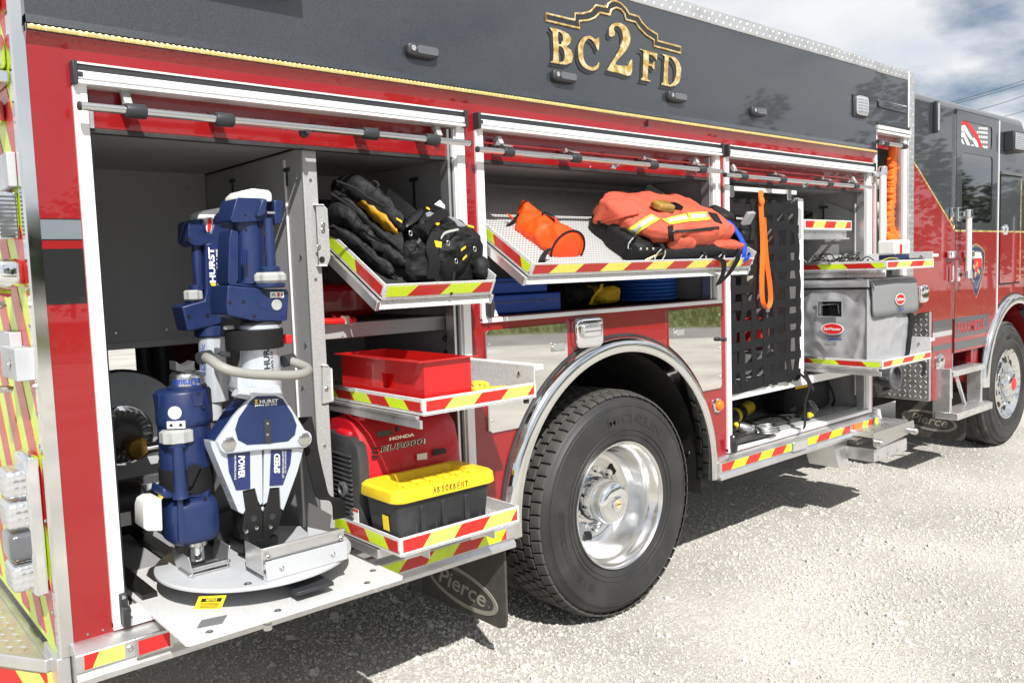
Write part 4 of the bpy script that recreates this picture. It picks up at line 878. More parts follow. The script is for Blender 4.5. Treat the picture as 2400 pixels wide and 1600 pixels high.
vp = MB(); vp.cyl(RC + Vector((.05, -.12, -.05)), RC + Vector((.22, -.12, -.05)), .028, n=16); vp.lathe([(.04, -.03), (.05, 0), (.04, .03)], RC + Vector((.13, -.12, -.05)), (1, 0, 0), 8); vp.cyl(RC + Vector((.15, -.12, -.05)), RC + Vector((.15, -.13, .04)), .018, n=12)
vp.lathe([(.03, -.02), (.036, 0), (.03, .02)], RC + Vector((.15, -.13, .03)), (0, 0, 1), 10); vp.build("reel_valve", "chrome", hr)
screws([RC + Vector((.105 * math.cos(R(a)), -.012, .105 * math.sin(R(a)))) for a in range(10, 180, 45)], .012, (0, -1, 0), hr, "brushed_steel")
MB().box(.66, 1.22, .86, .90, .845, .870).build("reel_frame", "cast_iron", FT)
m = MB(); m.cyl((.70, .92, .84), (1.18, .92, .84), .012, n=10); m.build("reel_guide", "brushed_steel", FT)
rm = MB(); rm.lathe([(.09, -.10), (.10, -.09), (.10, .09), (.09, .10)], (.86, .80, .78), (1, 0, 0), 28); rm.lathe([(.03, .10), (.03, .14)], (.86, .80, .78), (1, 0, 0), 16); rm.build("reel_motor", "cable_black", FT)
MB().box(.83, .89, .695, .699, .74, .79).build("motor_label", "sticker_white", FT)
MB().tube(bez([(1.12, .62, .66), (1.02, .66, .80), (1.06, .72, .92), (1.15, .80, .90), (1.16, .86, .74)]), .024, 10).build("air_hose", "black_web", FT)
MB().tube(bez([(1.05, .58, .67), (.98, .60, .82), (1.04, .66, .96), (1.13, .74, .94)]), .018, 10).build("air_hose", "yellow_hose", FT)
MB().tube(bez([(1.16, .56, .66), (1.04, .58, .84), (1.10, .64, .97), (1.2, .70, .95)]), .020, 10).build("air_hose", "cable_black", FT)
b = MB().grid(lambda u, v: (.55 + .75 * u, 1.35 + .3 * v, 1.10 + .06 * math.sin(u * 3.1)), 12, 4).box(.55, 1.35, 1.32, 1.36, .9, 1.12); b.build("reel_shroud", "red_paint", FT)
MB().lathe([(.11, 0), (.11, .5), (.10, .52)], (1.52, 1.25, .9), (0, 0, 1), 32).build("water_tank_pipe", "pale_grip", FT)
MB().cyl((1.22, 1.5, 1.05), (1.22, 1.5, 1.5), .035, n=16).cyl((1.30, 1.5, 1.1), (1.30, 1.5, 1.5), .05, n=16).build("plumbing_pipe", "cast_iron", FT)
for x in (.74, .92): MB().box(x, x + .045, .10, .85, .662, .680).build("slide_rail", "cable_black", FT)
m = MB().box(.66, .69, .06, .80, .662, .69).box(1.02, 1.06, .42, .85, .662, .69); m.build("slide_rail", "brushed_steel", FT)

# ------------------------------------------------------------------ rear of the truck
MB().box(.490, .515, .036, 2.36, .60, 2.86).build("rear_skin", "tape_lime", FT, smooth=0)
def rear_chev():
    k = 0; y = -1.6
    while y < 2.4:
        # stripes climbing towards the middle, clipped to the panel
        pts = []
        def clip(poly_, f):
            out_ = []
            for i in range(len(poly_)):
                a, b_ = poly_[i], poly_[(i + 1) % len(poly_)]; fa, fb = f(a), f(b_)
                if fa >= 0: out_.append(a)
                if fa * fb < 0: t = fa / (fa - fb); out_.append((a[0] + (b_[0] - a[0]) * t, a[1] + (b_[1] - a[1]) * t))
            return out_
        P = [(y, .62), (y + .11, .62), (y + .11 + 1.5, 2.85), (y + 1.5, 2.85)]
        P = clip(P, lambda p: p[0] - .038)
        if len(P) > 2: P = clip(P, lambda p: 1.15 - p[0])
        if len(P) > 2: MB().plate([[(.4885, p[0], p[1]) for p in P]], (.001, 0, 0)).build("chevron_stripe", "tape_red", FT, smooth=0)
        y += .22
rear_chev()
# fittings on the rear: lamps, brackets, handle
def rear_box(name, y0, y1, z0, z1, out_, mt, bev=.006): return MB().box(.488 - out_, .488, y0, y1, z0, z1).build(name, mt, FT, bevel=bev, seg=3)
tl = rear_box("upper_tail_lamp", .05, .26, 2.20, 2.30, .045, "clear_lens", .02); MB().box(.430, .488, .04, .27, 2.165, 2.196).build("lamp_visor", "chrome", tl, bevel=.004)
rear_box("rear_floodlight", .06, .30, 2.36, 2.55, .06, "chrome", .02)
l2 = rear_box("rear_spot", .12, .24, 2.075, 2.135, .055, "chrome", .015); MB().box(.425, .432, .13, .23, 2.082, 2.128).build("lamp_lens", "led_dark", l2)
bp_ = rear_box("ladder_bracket", .045, .30, 1.893, 1.985, .022, "grey_paint", .003)
lv = rear_box("louvre_lamp", .065, .24, 1.755, 1.882, .05, "chrome", .004)
for i in range(10): MB().box(.4355, .4395, .078, .225, 1.765 + i * .0112, 1.770 + i * .0112).build("louvre", "cast_iron", lv)
for i in range(10): MB().box(.440, .486, .062, .0655, 1.765 + i * .0112, 1.770 + i * .0112).build("louvre", "cast_iron", lv)
hd_ = MB().pillow((.455, .11, 1.665), (.038, 0, 0), (0, .06, 0), (0, 0, .040), .5, .5).build("rear_handle", "chrome", FT, smooth=60)
MB().tube(bez([(.47, .09, 1.69), (.42, .12, 1.66), (.43, .16, 1.62), (.47, .18, 1.61)]), .012, 8).build("handle_lever", "chrome", hd_)
bk2 = rear_box("ladder_bracket", .02, .22, 1.375, 1.462, .045, "grey_paint", .002); screws([(.441, .09, 1.42)], .012, (-1, 0, 0), bk2)
rear_box("ladder_bracket", .16, .34, 1.44, 1.50, .03, "grey_paint", .002)
ts = MB().box(.450, .488, .055, .20, .765, 1.165).build("tail_lamp_stack", "chrome", FT, bevel=.015, seg=3)
MB().obox((.470, .054, .965), (.012, 0, 0), (0, .003, 0), (0, 0, .19)).build("lamp_bezel_edge", "chrome", ts)
for i, mt in enumerate(("clear_lens", "led_dark", "clear_lens", "clear_lens")):
    z = .825 + i * .088; MB().pillow((.435, .125, z), (.035, 0, 0), (0, .060, 0), (0, 0, .040), .35, .35, nu=36, nv=18).build("tail_lens", mt, ts, smooth=60)
MB().tube(bez([(.47, .25, 1.58), (.42, .25, 1.55), (.42, .25, 1.36), (.47, .25, 1.33)]), .010, 8).build("grab_rail", "brushed_steel", FT)
for z in (1.62, 1.52, 1.28, 1.19, .98, .72): screws([(.489, .045, z)], .006, (-1, 0, 0), FT)
# rear step with tread plate and chevron end
MB().box(.4702, .4895, .10, 2.30, .545, .572).build("step_flange", "mill_alu", FT)
OUT = [(.470, .085), (.470, 2.30), (-.10, 2.30), (-.10, 1.02)]
st_ = MB().plate([[(x, y, .570) for x, y in OUT]], (0, 0, -.045)).build("rear_step", "tread_alu", FT, bevel=.004)
e0, e1 = Vector((.470, .085, 0)), Vector((-.10, 1.02, 0)); ed = (e1 - e0).normalized(); en = Vector((-ed.y, ed.x, 0)); en = en if en.y < 0 else -en
lg = MB(); pit = .030
for i in range(22):
    for j in range(60):
        c = Vector((.455 - pit * (i + .5), .05 + pit * (j + .5), .570)); 
        if (c - e0).dot(en) > -.03: continue
        s = 1 if (i + j) % 2 else -1; d = Vector((1, s, 0)).normalized(); e = Vector((0, 0, 1)).cross(d); a, b_ = d * .0115, e * .0042; H = .0026; n_ = Vector((0, 0, 1))
        lg.add([c - a, c - a * .45 - b_, c + a * .45 - b_, c + a, c + a * .45 + b_, c - a * .45 + b_, c - a * .6 + n_ * H * .8, c + n_ * H * 1.1 - b_ * .3, c + a * .6 + n_ * H * .8, c + n_ * H * 1.1 + b_ * .3],
               [(0, 1, 7, 6), (1, 2, 7), (2, 3, 8, 7), (3, 4, 9, 8), (4, 5, 9), (5, 0, 6, 9), (6, 7, 8, 9)])
lg.build("tread_bars", "tread_alu", st_, kind="stuff")
z = Vector((0, 0, 1)); L_ = (e1 - e0).length
MB().add([e0 + en * .004 + z * .574, e1 + en * .004 + z * .574, e1 + en * .004 + z * .535, e0 + en * .004 + z * .535, e0 - en * .01 + z * .574, e1 - en * .01 + z * .574, e1 - en * .01 + z * .535, e0 - en * .01 + z * .535], [(0, 1, 2, 3), (0, 4, 5, 1), (3, 2, 6, 7), (0, 3, 7, 4), (1, 5, 6, 2)]).build("step_nosing", "mill_alu", st_, bevel=.004)
cf = MB().add([e0 + z * .5345, e1 + z * .5345, e1 + z * .36, e0 + z * .36, e0 - en * .02 + z * .5345, e0 - en * .02 + z * .36], [(0, 1, 2, 3), (0, 3, 5, 4)]).build("step_end", "tape_yellow", st_, smooth=0)
for k in range(3):
    a = .10 + k * .24
    MB().plate([[e0 + ed * (a + .02) + en * .0015 + z * .53, e0 + ed * (a + .13) + en * .0015 + z * .53, e0 + ed * (a - .0) + en * .0015 + z * .365, e0 + ed * (a - .11 if a > .11 else .0) + en * .0015 + z * .365]], -en * .001).build("chevron_stripe", "tape_red", st_, smooth=0)
MB().plate([[e0 + ed * .002 + en * .0015 + z * .5325, e0 + ed * .03 + en * .0015 + z * .5325, e0 + ed * .002 + en * .0015 + z * .49]], -en * .001).build("chevron_stripe", "tape_red", st_, smooth=0)
MB().box(.478, .512, .0, .16, .50, .60).build("rail_end", "mill_alu", FT, bevel=.003)

# ------------------------------------------------------------------ mud flap behind the rear axle
fx = 2.118
def flap(x, y0, y1, z0, z1, cy, cz, ry, rz, tx=True):
    o = MB().plate([[(x, y0, z1), (x, y1, z1), (x, y1, z0), (x, y0 + .05, z0), (x, y0 + .012, z0 + .015), (x, y0, z0 + .05)]], (.010, 0, 0)).build("mud_flap", "flap_rubber", FT, bevel=.002)
    el = lambda a, b_: [Vector((x - .003, cy - a * math.cos(2 * math.pi * i / 40), cz + b_ * math.sin(2 * math.pi * i / 40) + .10 * a * math.cos(2 * math.pi * i / 40) * -1)) for i in range(40)]
    MB().plate([el(ry, rz), el(ry * .90, rz * .78)], (.003, 0, 0)).build("flap_emblem", "flap_emblem", o)
    lettering("Pierce", (x - .003, cy + ry * .66, cz - rz * .40 + .066 * ry), (0, -ry * 1.30, -.13 * ry), (0, -ry * .13, rz * .92), "flap_emblem", o, bold=.014)
    lettering("R", (x - .003, cy - ry * .76, cz - rz * .50), (0, -ry * .045, 0), (0, 0, rz * .14), "flap_emblem", o)
    return o
flap(fx, .022, .63, .148, .60, .325, .258, .25, .082)
# ------------------------------------------------------------------ pump module and cab
# narrow side locker between body and cab
MB().plate([[(5.276, -.012, 2.495), (5.742, -.012, 2.495), (5.742, -.012, 2.80), (5.276, -.012, 2.80)]], (0, .03, 0)).build("locker_header_panel", "charcoal_paint", FT)
MB().box(5.30, 5.72, -.024, -.013, 2.585, 2.63).build("locker_grille", "charcoal_paint", FT, bevel=.012)
o = MB().box(5.270, 5.742, -.016, .04, 2.8025, 2.862).build("roof_edge_plate", "tread_alu", FT, bevel=.003); lugs((5.27, -.016, 2.808), (1, 0, 0), (0, 0, 1), (0, -1, 0), 15, 2, .030, "tread_bars", o)
o = MB().box(5.743, 5.832, -.018, .10, 1.20, 2.862).build("corner_post", "tread_alu", FT, bevel=.006); lugs((5.752, -.018, 1.22), (1, 0, 0), (0, 0, 1), (0, -1, 0), 2, 46, .0355, "tread_bars", o, L=.028, W=.012, H=.003)
MB().box(5.276, 5.302, -.012, .05, 1.10, 2.49).build("frame_rail", "anodised", FT)
rr4 = MB().box(5.690, 5.738, -.010, .05, 1.10, 2.49).build("frame_rail", "anodised", FT); MB().box(5.668, 5.676, .0, .05, 1.10, 2.42).box(5.652, 5.658, .0, .05, 1.10, 2.42).build("rail_lip", "mill_alu", rr4)
MB().box(5.676, 5.690, .012, .05, 1.10, 2.42).build("rail_brush", "gasket", rr4)
h4 = MB().box(5.276, 5.742, -.036, .03, 2.445, 2.468).box(5.276, 5.742, -.030, .03, 2.425, 2.440).build("door_header", "anodised", FT, bevel=.0015)
MB().box(5.278, 5.740, -.028, .03, 2.4685, 2.492).build("drip_gasket", "gasket", h4, bevel=.003)
MB().box(5.305, 5.69, .03, .045, 2.34, 2.46).build("roller_door", "red_paint", FT)
lb4 = MB().cyl((5.25, -.06, 2.352), (5.62, -.06, 2.352), .0125, n=14).build("lift_bar", "steel_tube", FT)
for x in (5.31, 5.57): MB().lathe([(.019, -.025), (.019, .025)], (x, -.06, 2.352), (1, 0, 0), 12).obox((x, -.015, 2.37), (.022, 0, 0), (0, .045, .012), (0, -.003, .010)).build("bar_clamp", "gasket", lb4, bevel=.003)
m = MB(); m.quad((5.276, .05, 1.1), (5.276, .6, 1.1), (5.276, .6, 2.45), (5.276, .05, 2.45)); m.quad((5.742, .05, 1.1), (5.742, .6, 1.1), (5.742, .6, 2.45), (5.742, .05, 2.45)); m.quad((5.276, .6, 1.1), (5.742, .6, 1.1), (5.742, .6, 2.45), (5.276, .6, 2.45)); m.quad((5.276, .05, 2.46), (5.742, .05, 2.46), (5.742, .6, 2.46), (5.276, .6, 2.46)); m.quad((5.276, .05, 1.1), (5.742, .05, 1.1), (5.742, .6, 1.1), (5.276, .6, 1.1))
m.build("locker_liner", "speckle_shaded", FT, smooth=0)
# white grab rail in front of the locker
gt = MB().cyl((5.288, -.055, 1.50), (5.288, -.055, 2.165), .021, n=18).build("grab_rail", "anodised", FT)
MB().lathe([(.026, 0), (.026, .05), (.020, .06)], (5.288, -.055, 2.15), (0, 0, 1), 16).obox((5.25, -.035, 2.16), (.05, .01, 0), (-.002, .012, 0), (0, 0, .014)).obox((5.225, -.012, 2.15), (.014, 0, 0), (0, .010, 0), (0, 0, .045)).build("rail_bracket", "chrome", gt, bevel=.003)
# pump recess: intake with cap, pipes
ik = MB().lathe([(.075, .10), (.075, -.05), (.085, -.06), (.095, -.06), (.095, -.13), (.085, -.14), (.07, -.14), (.07, -.10), (.0001, -.10)], (5.80, .22, .80), (0, 1, 0), 36).build("pump_intake", "cast_iron", FT, smooth=40)
for i in range(6): a = i * R(60); MB().obox(Vector((5.80 + .10 * math.cos(a), .125, .80 + .10 * math.sin(a))), Vector((math.cos(a), 0, math.sin(a))) * .016, (0, .03, 0), Vector((-math.sin(a), 0, math.cos(a))) * .010).build("intake_lug", "cast_iron", ik, bevel=.003)
MB().cyl((5.52, .20, .62), (5.52, .20, 1.05), .055, n=20).lathe([(.066, -.03), (.066, .03)], (5.52, .20, .72), (0, 0, 1), 20).lathe([(.07, -.03), (.07, .03)], (5.52, .20, .98), (0, 0, 1), 20).build("pump_pipe", "cast_iron", FT)
MB().lathe([(.0665, -.03), (.0665, .03)], (5.52, .20, .86), (0, 0, 1), 20).build("pipe_band", "pale_grip", FT)
MB().box(5.28, 6.18, .30, .33, .62, 1.25).build("pump_back_plate", "under_black", FT)
MB().obox((5.36, .06, .56), (.05, 0, .0), (0, .06, 0), (-.03, 0, .08)).build("pump_bracket", "pale_grip", FT)
# tread plate end wall of the cab step box
ew = MB().box(6.150, 6.186, .004, .60, .590, 1.240).build("step_box_wall", "tread_alu", FT, bevel=.002)
lugs((6.150, .012, .60), (0, 1, 0), (0, 0, 1), (-1, 0, 0), 10, 17, .0375, "tread_bars", ew, L=.030, W=.012, H=.003)
# cab side: red below, charcoal above
ZB = 1.815; C1 = (7.80, .60); FRI, FRO = .615, .69
redp = [Vector((5.833, 0, 1.24)), Vector((6.187, 0, 1.24)), Vector((6.187, 0, .588)), Vector((6.540, 0, .588)), Vector((6.540, 0, .90)), Vector((C1[0] - FRI - .02, 0, .90))]
a0 = math.pi - math.asin((.90 - C1[1]) / (FRI + .02))
redp += [p for p in arc(C1, FRI + .02, a0, 0, 40, 0)] + [Vector((8.75, 0, .60)), Vector((8.75, 0, ZB)), Vector((6.54, 0, ZB)), Vector((6.520, 0, 1.846)), Vector((5.833, 0, 2.292))]
redp = [redp[0]] + [p for i, p in enumerate(redp[1:]) if (p - redp[i]).length > 1e-4]
MB().plate([redp], (0, .02, 0)).build("cab_side", "red_paint", FT, smooth=0)
MB().plate([[(5.833, 0, 2.292), (6.520, 0, 1.846), (6.540, 0, ZB), (8.75, 0, ZB), (8.55, 0, 2.05), (8.02, 0, 2.64), (7.95, 0, 2.70), (5.833, 0, 2.70)]], (0, .02, 0)).build("cab_upper_side", "charcoal_paint", FT, smooth=0)
rf = MB(); pr2 = [(0.0, 2.70), (.006, 2.725), (.025, 2.750), (.06, 2.765), (.12, 2.772), (2.3, 2.78)]
rf.add([(x, y, z) for x in (5.833, 7.95) for y, z in pr2], [(i, i + 1, 7 + i, 6 + i) for i in range(5)]); rf.build("cab_roof", "charcoal_paint", FT, smooth=60)
MB().box(5.84, 8.7, 2.30, 2.34, .6, 2.7).box(8.66, 8.74, .04, 2.3, .60, 1.85).build("cab_far_side", "red_paint", FT)
MB().box(7.2, 8.6, .1, 2.2, .70, .74).build("cab_floor", "under_black", FT)
MB().tube([Vector((5.833, -.001, 2.292)), Vector((6.520, -.001, 1.846)), Vector((6.540, -.001, ZB)), Vector((6.552, -.001, ZB))], .0065, 6).build("gold_stripe", "gold_leaf", FT)
MB().box(6.54, 8.75, -.0105, .0, ZB - .007, ZB + .007).build("gold_stripe", "gold_leaf", FT)
# rear crew door
D0, D1 = 6.556, 7.385
MB().plate([rect(6.541, 7.402, .902, 2.705, -.0008)], (0, .0006, 0)).build("door_gap", "ink_black", FT)
wins = [rrect(6.645, 7.250, 2.455, 2.628, .035, -.010), rrect(6.665, 7.270, 1.878, 2.395, .035, -.010)]
cdp = MB().plate([[(D0, -.010, ZB + .006), (D1, -.010, ZB + .006), (D1, -.010, 2.695), (D0, -.010, 2.695)]] + wins, (0, .009, 0)).build("crew_door_upper", "charcoal_paint", FT, smooth=0)
MB().plate([rect(D0, D1, .906, ZB - .006, -.010)], (0, .009, 0)).build("crew_door_lower", "red_paint", FT, smooth=0)
MB().box(7.386, 7.398, -.016, .0, 1.05, 2.69).build("door_hinge", "anodised", FT)
MB().box(6.532, 6.540, -.012, .0, 1.16, 2.66).build("door_edge_trim", "brushed_steel", FT)
for w_ in wins: MB().plate([[Vector((p.x, -.0045, p.z)) for p in w_]], (0, .0025, 0)).build("door_window", "tinted_glass", FT)
CW = crop(2200, 240, 5.225)
def decal(pts, mt, Y=-.0056): MB().plate([poly(CW, pts, Y)], (0, .0008, 0)).build("window_decal", mt, FT, smooth=0)
decal([(262, 265), (300, 215), (370, 245), (480, 400), (555, 580), (525, 578), (440, 420), (350, 285), (290, 275), (262, 310)], "sticker_red")
decal([(262, 340), (280, 290), (320, 275), (412, 440), (395, 460), (330, 370), (300, 345), (262, 372)], "ink_white")
decal([(262, 400), (275, 368), (310, 365), (390, 535), (350, 525), (310, 430), (262, 425)], "ink_white"); decal([(262, 450), (285, 450), (320, 520), (285, 512), (266, 490)], "ink_white")
decal([(412, 455), (430, 432), (465, 470), (495, 565), (460, 555)], "ink_white"); decal([(400, 520), (425, 520), (440, 548), (400, 540)], "ink_white")
for r_, (y0_, n_) in enumerate(((300, 5), (350, 6), (405, 5), (465, 4), (525, 3))):
    for c_ in range(n_):
        xq = 590 - c_ * 23; yq = y0_ + 14 + (5 - c_) * 2; decal([(xq - 6, yq - 14), (xq + 6, yq - 12), (xq + 6, yq + 16), (xq - 6, yq + 14)], "ink_white")
# front panel of the cab with its own door
MB().plate([rect(7.47, 7.93, 1.395, ZB - .007, -.006)], (0, .006, 0)).build("cab_locker_door", "red_paint", FT, smooth=0); MB().plate([rect(7.47, 7.93, ZB + .007, 2.265, -.006)], (0, .006, 0)).build("cab_locker_door", "charcoal_paint", FT, smooth=0)
MB().plate([rect(7.455, 7.945, 1.380, 2.28, -.0012)], (0, .001, 0)).build("door_gap", "ink_black", FT); MB().box(7.44, 7.95, -.028, .0, 2.275, 2.297).build("drip_edge", "brushed_steel", FT); MB().box(7.922, 7.932, -.009, -.005, 1.40, 2.26).build("door_edge_trim", "gold_leaf", FT)
MB().lathe([(.045, 0), (.042, .012), (.02, .02), (.014, .03)], (7.57, -.006, 1.83), (0, -1, 0), 20).build("paddle_latch", "chrome", FT)
for x, z0_, z1_ in ((8.02, 1.62, 1.86),): MB().cyl((x, -.08, 1.30), (x, -.08, 1.95), .018, n=12).build("grab_rail", "chrome", FT)
# lamps on the cab
m = MB().box(6.165, 6.195, -.030, .0, 2.495, 2.715).build("strip_lamp", "gasket", FT, bevel=.006); MB().box(6.168, 6.192, -.038, -.030, 2.51, 2.70).build("lamp_lens", "clear_lens", m, bevel=.004)
m = MB().box(7.53, 7.80, -.075, .0, 2.46, 2.62).build("scene_lamp", "gasket", FT, bevel=.008); MB().box(7.55, 7.79, -.083, -.075, 2.475, 2.605).build("lamp_lens", "clear_lens", m, bevel=.004)
MB().pillow((5.955, -.022, 1.375), (.062, 0, 0), (0, .03, 0), (0, 0, .064), .5, .5).build("side_lamp", "chrome", FT, smooth=60)
ml = MB().lathe([(.075, 0), (.075, .008), (.06, .014), (.055, .006)], (6.31, 0, .855), (0, -1, 0), 28).build("charge_port", "brushed_steel", FT); MB().lathe([(.050, 0), (.045, .018), (.0001, .024)], (6.31, -.004, .855), (0, -1, 0), 20).build("port_cap", "chrome", ml)
# crew door grab rail and handle
g2 = MB().cyl((6.60, -.085, 1.48), (6.60, -.085, 1.945), .020, n=16).build("grab_rail", "anodised", FT)
for z_ in (1.49, 1.935): MB().lathe([(.027, -.03), (.027, .03)], (6.60, -.085, z_), (0, 0, 1), 14).obox((6.60, -.045, z_), (.016, 0, 0), (0, .04, 0), (0, 0, .018)).obox((6.60, -.014, z_), (.022, 0, 0), (0, .008, 0), (0, 0, .05)).build("rail_bracket", "chrome", g2, bevel=.004)
g3 = MB().cyl((6.46, -.03, 1.45), (6.46, -.03, 1.56), .010, n=10).obox((6.48, -.012, 1.50), (.016, 0, 0), (0, .010, 0), (0, 0, .06)).obox((6.48, -.012, 1.93), (.016, 0, 0), (0, .010, 0), (0, 0, .05)).build("rail_bracket", "chrome", FT, bevel=.003)
dh = MB().obox((6.76, -.03, 1.64), (.075, 0, 0), (0, .018, 0), (0, 0, .028)).build("door_handle", "chrome", FT, bevel=.012, seg=3); MB().obox((6.80, -.022, 1.56), (.022, 0, 0), (0, .014, 0), (0, 0, .09)).build("handle_pad", "gasket", dh, bevel=.008); MB().obox((6.46, -.022, 1.64), (.06, 0, 0), (0, .016, 0), (0, 0, .028)).build("handle_plate", "chrome", dh, bevel=.01)
# stripes and lettering low on the cab
for x0_, x1_, z0_, z1_, mt in ((6.19, 6.53, 1.085, 1.165, "charcoal_vinyl"), (6.19, 6.53, .945, .985, "charcoal_vinyl"), (6.19, 6.53, 1.045, 1.082, "pale_grip")):
    if mt not in M: mat(mt, (0.06, 0.062, 0.066), 0.35, coat=0.6)
    MB().plate([rect(x0_, x1_, z0_, z1_, -.0015)], (0, .001, 0)).build("vinyl_band", mt, FT, smooth=0)
for z0_, z1_ in ((1.015, 1.165), (.925, .985)): MB().plate([rect(D0 + .002, min(D1, C1[0] - .69 + .12), z0_, z1_, -.0115)], (0, .001, 0)).build("vinyl_band", "charcoal_vinyl", FT, smooth=0)
mat("ink_red", (0.42, 0.03, 0.03), 0.4)
lettering("PARAMEDIC", (6.60, -.0130, 1.045), (.56, 0, 0), (0, 0, .085), "ink_red", FT, bold=.012)
# shield
CS = crop(2220, 520, 5.228)
SH = [(355, 265), (300, 295), (258, 365), (262, 600), (285, 720), (320, 830), (355, 935), (395, 830), (432, 700), (455, 580), (460, 365), (415, 300)]
cxs, cys = 357, 560
sc2 = lambda k: [(cxs + (x - cxs) * k, cys + (y - cys) * k) for x, y in SH]
es = MB().plate([poly(CS, SH, -.0112)], (0, .001, 0)).build("shield_emblem", "gold_leaf", FT, smooth=0)
MB().plate([poly(CS, sc2(.955), -.0125)], (0, .0008, 0)).build("shield_field", "navy_emblem", es, smooth=0)
INN = [(300, 430), (330, 375), (365, 365), (410, 375), (425, 430), (425, 600), (395, 710), (358, 810), (325, 710), (300, 600)]
MB().plate([poly(CS, [(cxs + (x - cxs) * 1.08, 570 + (y - 570) * 1.04) for x, y in INN], -.0132)], (0, .0006, 0)).build("shield_inner_line", "gold_leaf", es, smooth=0)
MB().plate([poly(CS, INN, -.0138)], (0, .0005, 0)).build("shield_inner", "navy_emblem", es, smooth=0)
MB().plate([poly(CS, [(330, 380), (365, 372), (408, 380), (422, 430), (424, 442), (330, 442)], -.0144)], (0, .0005, 0)).build("shield_white", "ink_white", es, smooth=0)
MB().plate([poly(CS, [(330, 444), (424, 444), (424, 560), (330, 540)], -.0144)], (0, .0005, 0)).build("shield_red", "sticker_red", es, smooth=0)
st5 = [(315 + (13 if i % 2 == 0 else 5) * math.sin(i * math.pi / 5), 437 - (34 if i % 2 == 0 else 13) * math.cos(i * math.pi / 5)) for i in range(10)]
MB().plate([poly(CS, st5, -.0146)], (0, .0005, 0)).build("shield_star", "ink_white", es, smooth=0)
mal = [(358 + (46 if i % 4 < 2 else 20) * math.sin((i + .5) * math.pi / 8), 580 - (110 if i % 4 < 2 else 45) * math.cos((i + .5) * math.pi / 8)) for i in range(16)]
MB().plate([poly(CS, mal, -.0150)], (0, .0005, 0)).build("shield_badge", "gold_leaf", es, smooth=0)
MB().plate([poly(CS, [(358 + 18 * math.sin(i * .785), 580 - 44 * math.cos(i * .785)) for i in range(8)], -.0156)], (0, .0005, 0)).build("shield_badge_centre", "sticker_red", es, smooth=0)
vs_, fs_ = text_mesh("BEXAR COUNTY", .01); pts = []
for a_, b_ in vs_:
    t_ = R(168) - R(156) * a_; rr_ = 78 + 22 * b_; pts.append(CS(358 + rr_ * 1.0 * math.cos(t_), 385 - rr_ * .95 * math.sin(t_), -.0135))
me = bpy.data.meshes.new("lettering"); me.from_pydata(pts, [], fs_); me.update(); link("lettering", me, "gold_leaf", es, smooth=0)
letter4(CS, "FIRE", (275, 612), (318, 750), (300, 600), -.0135, "gold_leaf", es); letter4(CS, "DEPT", (402, 740), (438, 610), (382, 725), -.0135, "gold_leaf", es)
# front arch, wheel, steps
fender(C1, FRI, FRO, .58, .56)
w = MB(); w.grid(lambda u, v: (C1[0] + (FRI + .004) * math.cos(math.pi * (1 - u)), .03 + .7 * v, C1[1] + (FRI + .004) * math.sin(math.pi * (1 - u))), 33, 2); w.add(arc(C1, FRI + .004, math.pi, 0, 32, .73), [list(range(33))]); w.build("wheel_well", "red_paint", FT, smooth=50)
tf, wf, kf = wheel(7.80, .53, .02, tread=False, name="front_wheel")
MB().lathe([(.514, .03), (.53, .045), (.53, .075), (.522, .078), (.522, .086), (.53, .09), (.53, .15), (.522, .155), (.522, .165), (.53, .17), (.53, .23), (.522, .235), (.522, .245), (.53, .25), (.53, .28), (.514, .29)], wf, (0, 1, 0), 96, caps=False).build("tyre_tread", "tyre_rubber", tf)
MB().lathe([(.300, .022), (.3005, .008), (.290, .006), (.280, .03), (.262, .06), (.255, .08), (.235, .055), (.20, .035), (.175, .03), (.160, .05), (.150, .04), (.11, .03), (.10, -.02), (.085, -.035), (.0001, -.037)], wf, (0, 1, 0), 72, caps=False).build("wheel_rim", "polished_steel", tf, smooth=45)
for i in range(10):
    a = i * R(36); MB().lathe([(.019, .03), (.019, -.02), (.012, -.032), (.0001, -.034)], wf + Vector((.135 * math.cos(a), 0, .135 * math.sin(a))), (0, 1, 0), 12).build("wheel_nut", "chrome", tf)
    MB().lathe([(.028, .036), (.028, .033), (.0001, .033)], wf + Vector((.205 * math.cos(a + .3), 0, .205 * math.sin(a + .3))), (0, 1, 0), 16).build("hand_hole", "under_black", tf)
MB().lathe([(.055, -.036), (.05, -.040), (.0001, -.042)], wf, (0, 1, 0), 24).build("hub_badge", "sticker_red", tf)
flap(6.94, .05, .60, .16, .55, .33, .30, .22, .08)
def cab_step(x0, x1, y0, z1, th, n, name):
    o = MB().plate([[(x0, .0, z1), (x1, .0, z1), (x1, y0 + .05, z1), (x1 - .05, y0, z1), (x0, y0, z1)]], (0, 0, -th)).build(name, "tread_alu", FT, bevel=.005)
    lugs((x0 + .01, y0 + .01, z1), (1, 0, 0), (0, 1, 0), (0, 0, 1), int((x1 - x0 - .06) / .034), int((-y0 - .015) / .034), .034, "tread_bars", o, L=.03, W=.012); lugs((x0 + .01, y0, z1 - th + .003), (1, 0, 0), (0, 0, 1), (0, -1, 0), int((x1 - x0 - .06) / .026), max(1, int(th / .026)), .026, "tread_bars", o); return o
cab_step(6.30, 6.93, -.11, .800, .042, 1, "crew_step"); cab_step(6.24, 6.95, -.16, .505, .050, 1, "crew_step")
MB().box(6.25, 6.285, -.10, .02, .46, .82).build("step_hanger", "mill_alu", FT, bevel=.002); MB().box(6.885, 6.92, -.08, .02, .46, .80).build("step_hanger", "mill_alu", FT, bevel=.002); MB().obox((6.60, -.04, .62), (.010, 0, 0), (0, .012, 0), (.09, 0, -.13)).build("step_strut", "mill_alu", FT, bevel=.002)
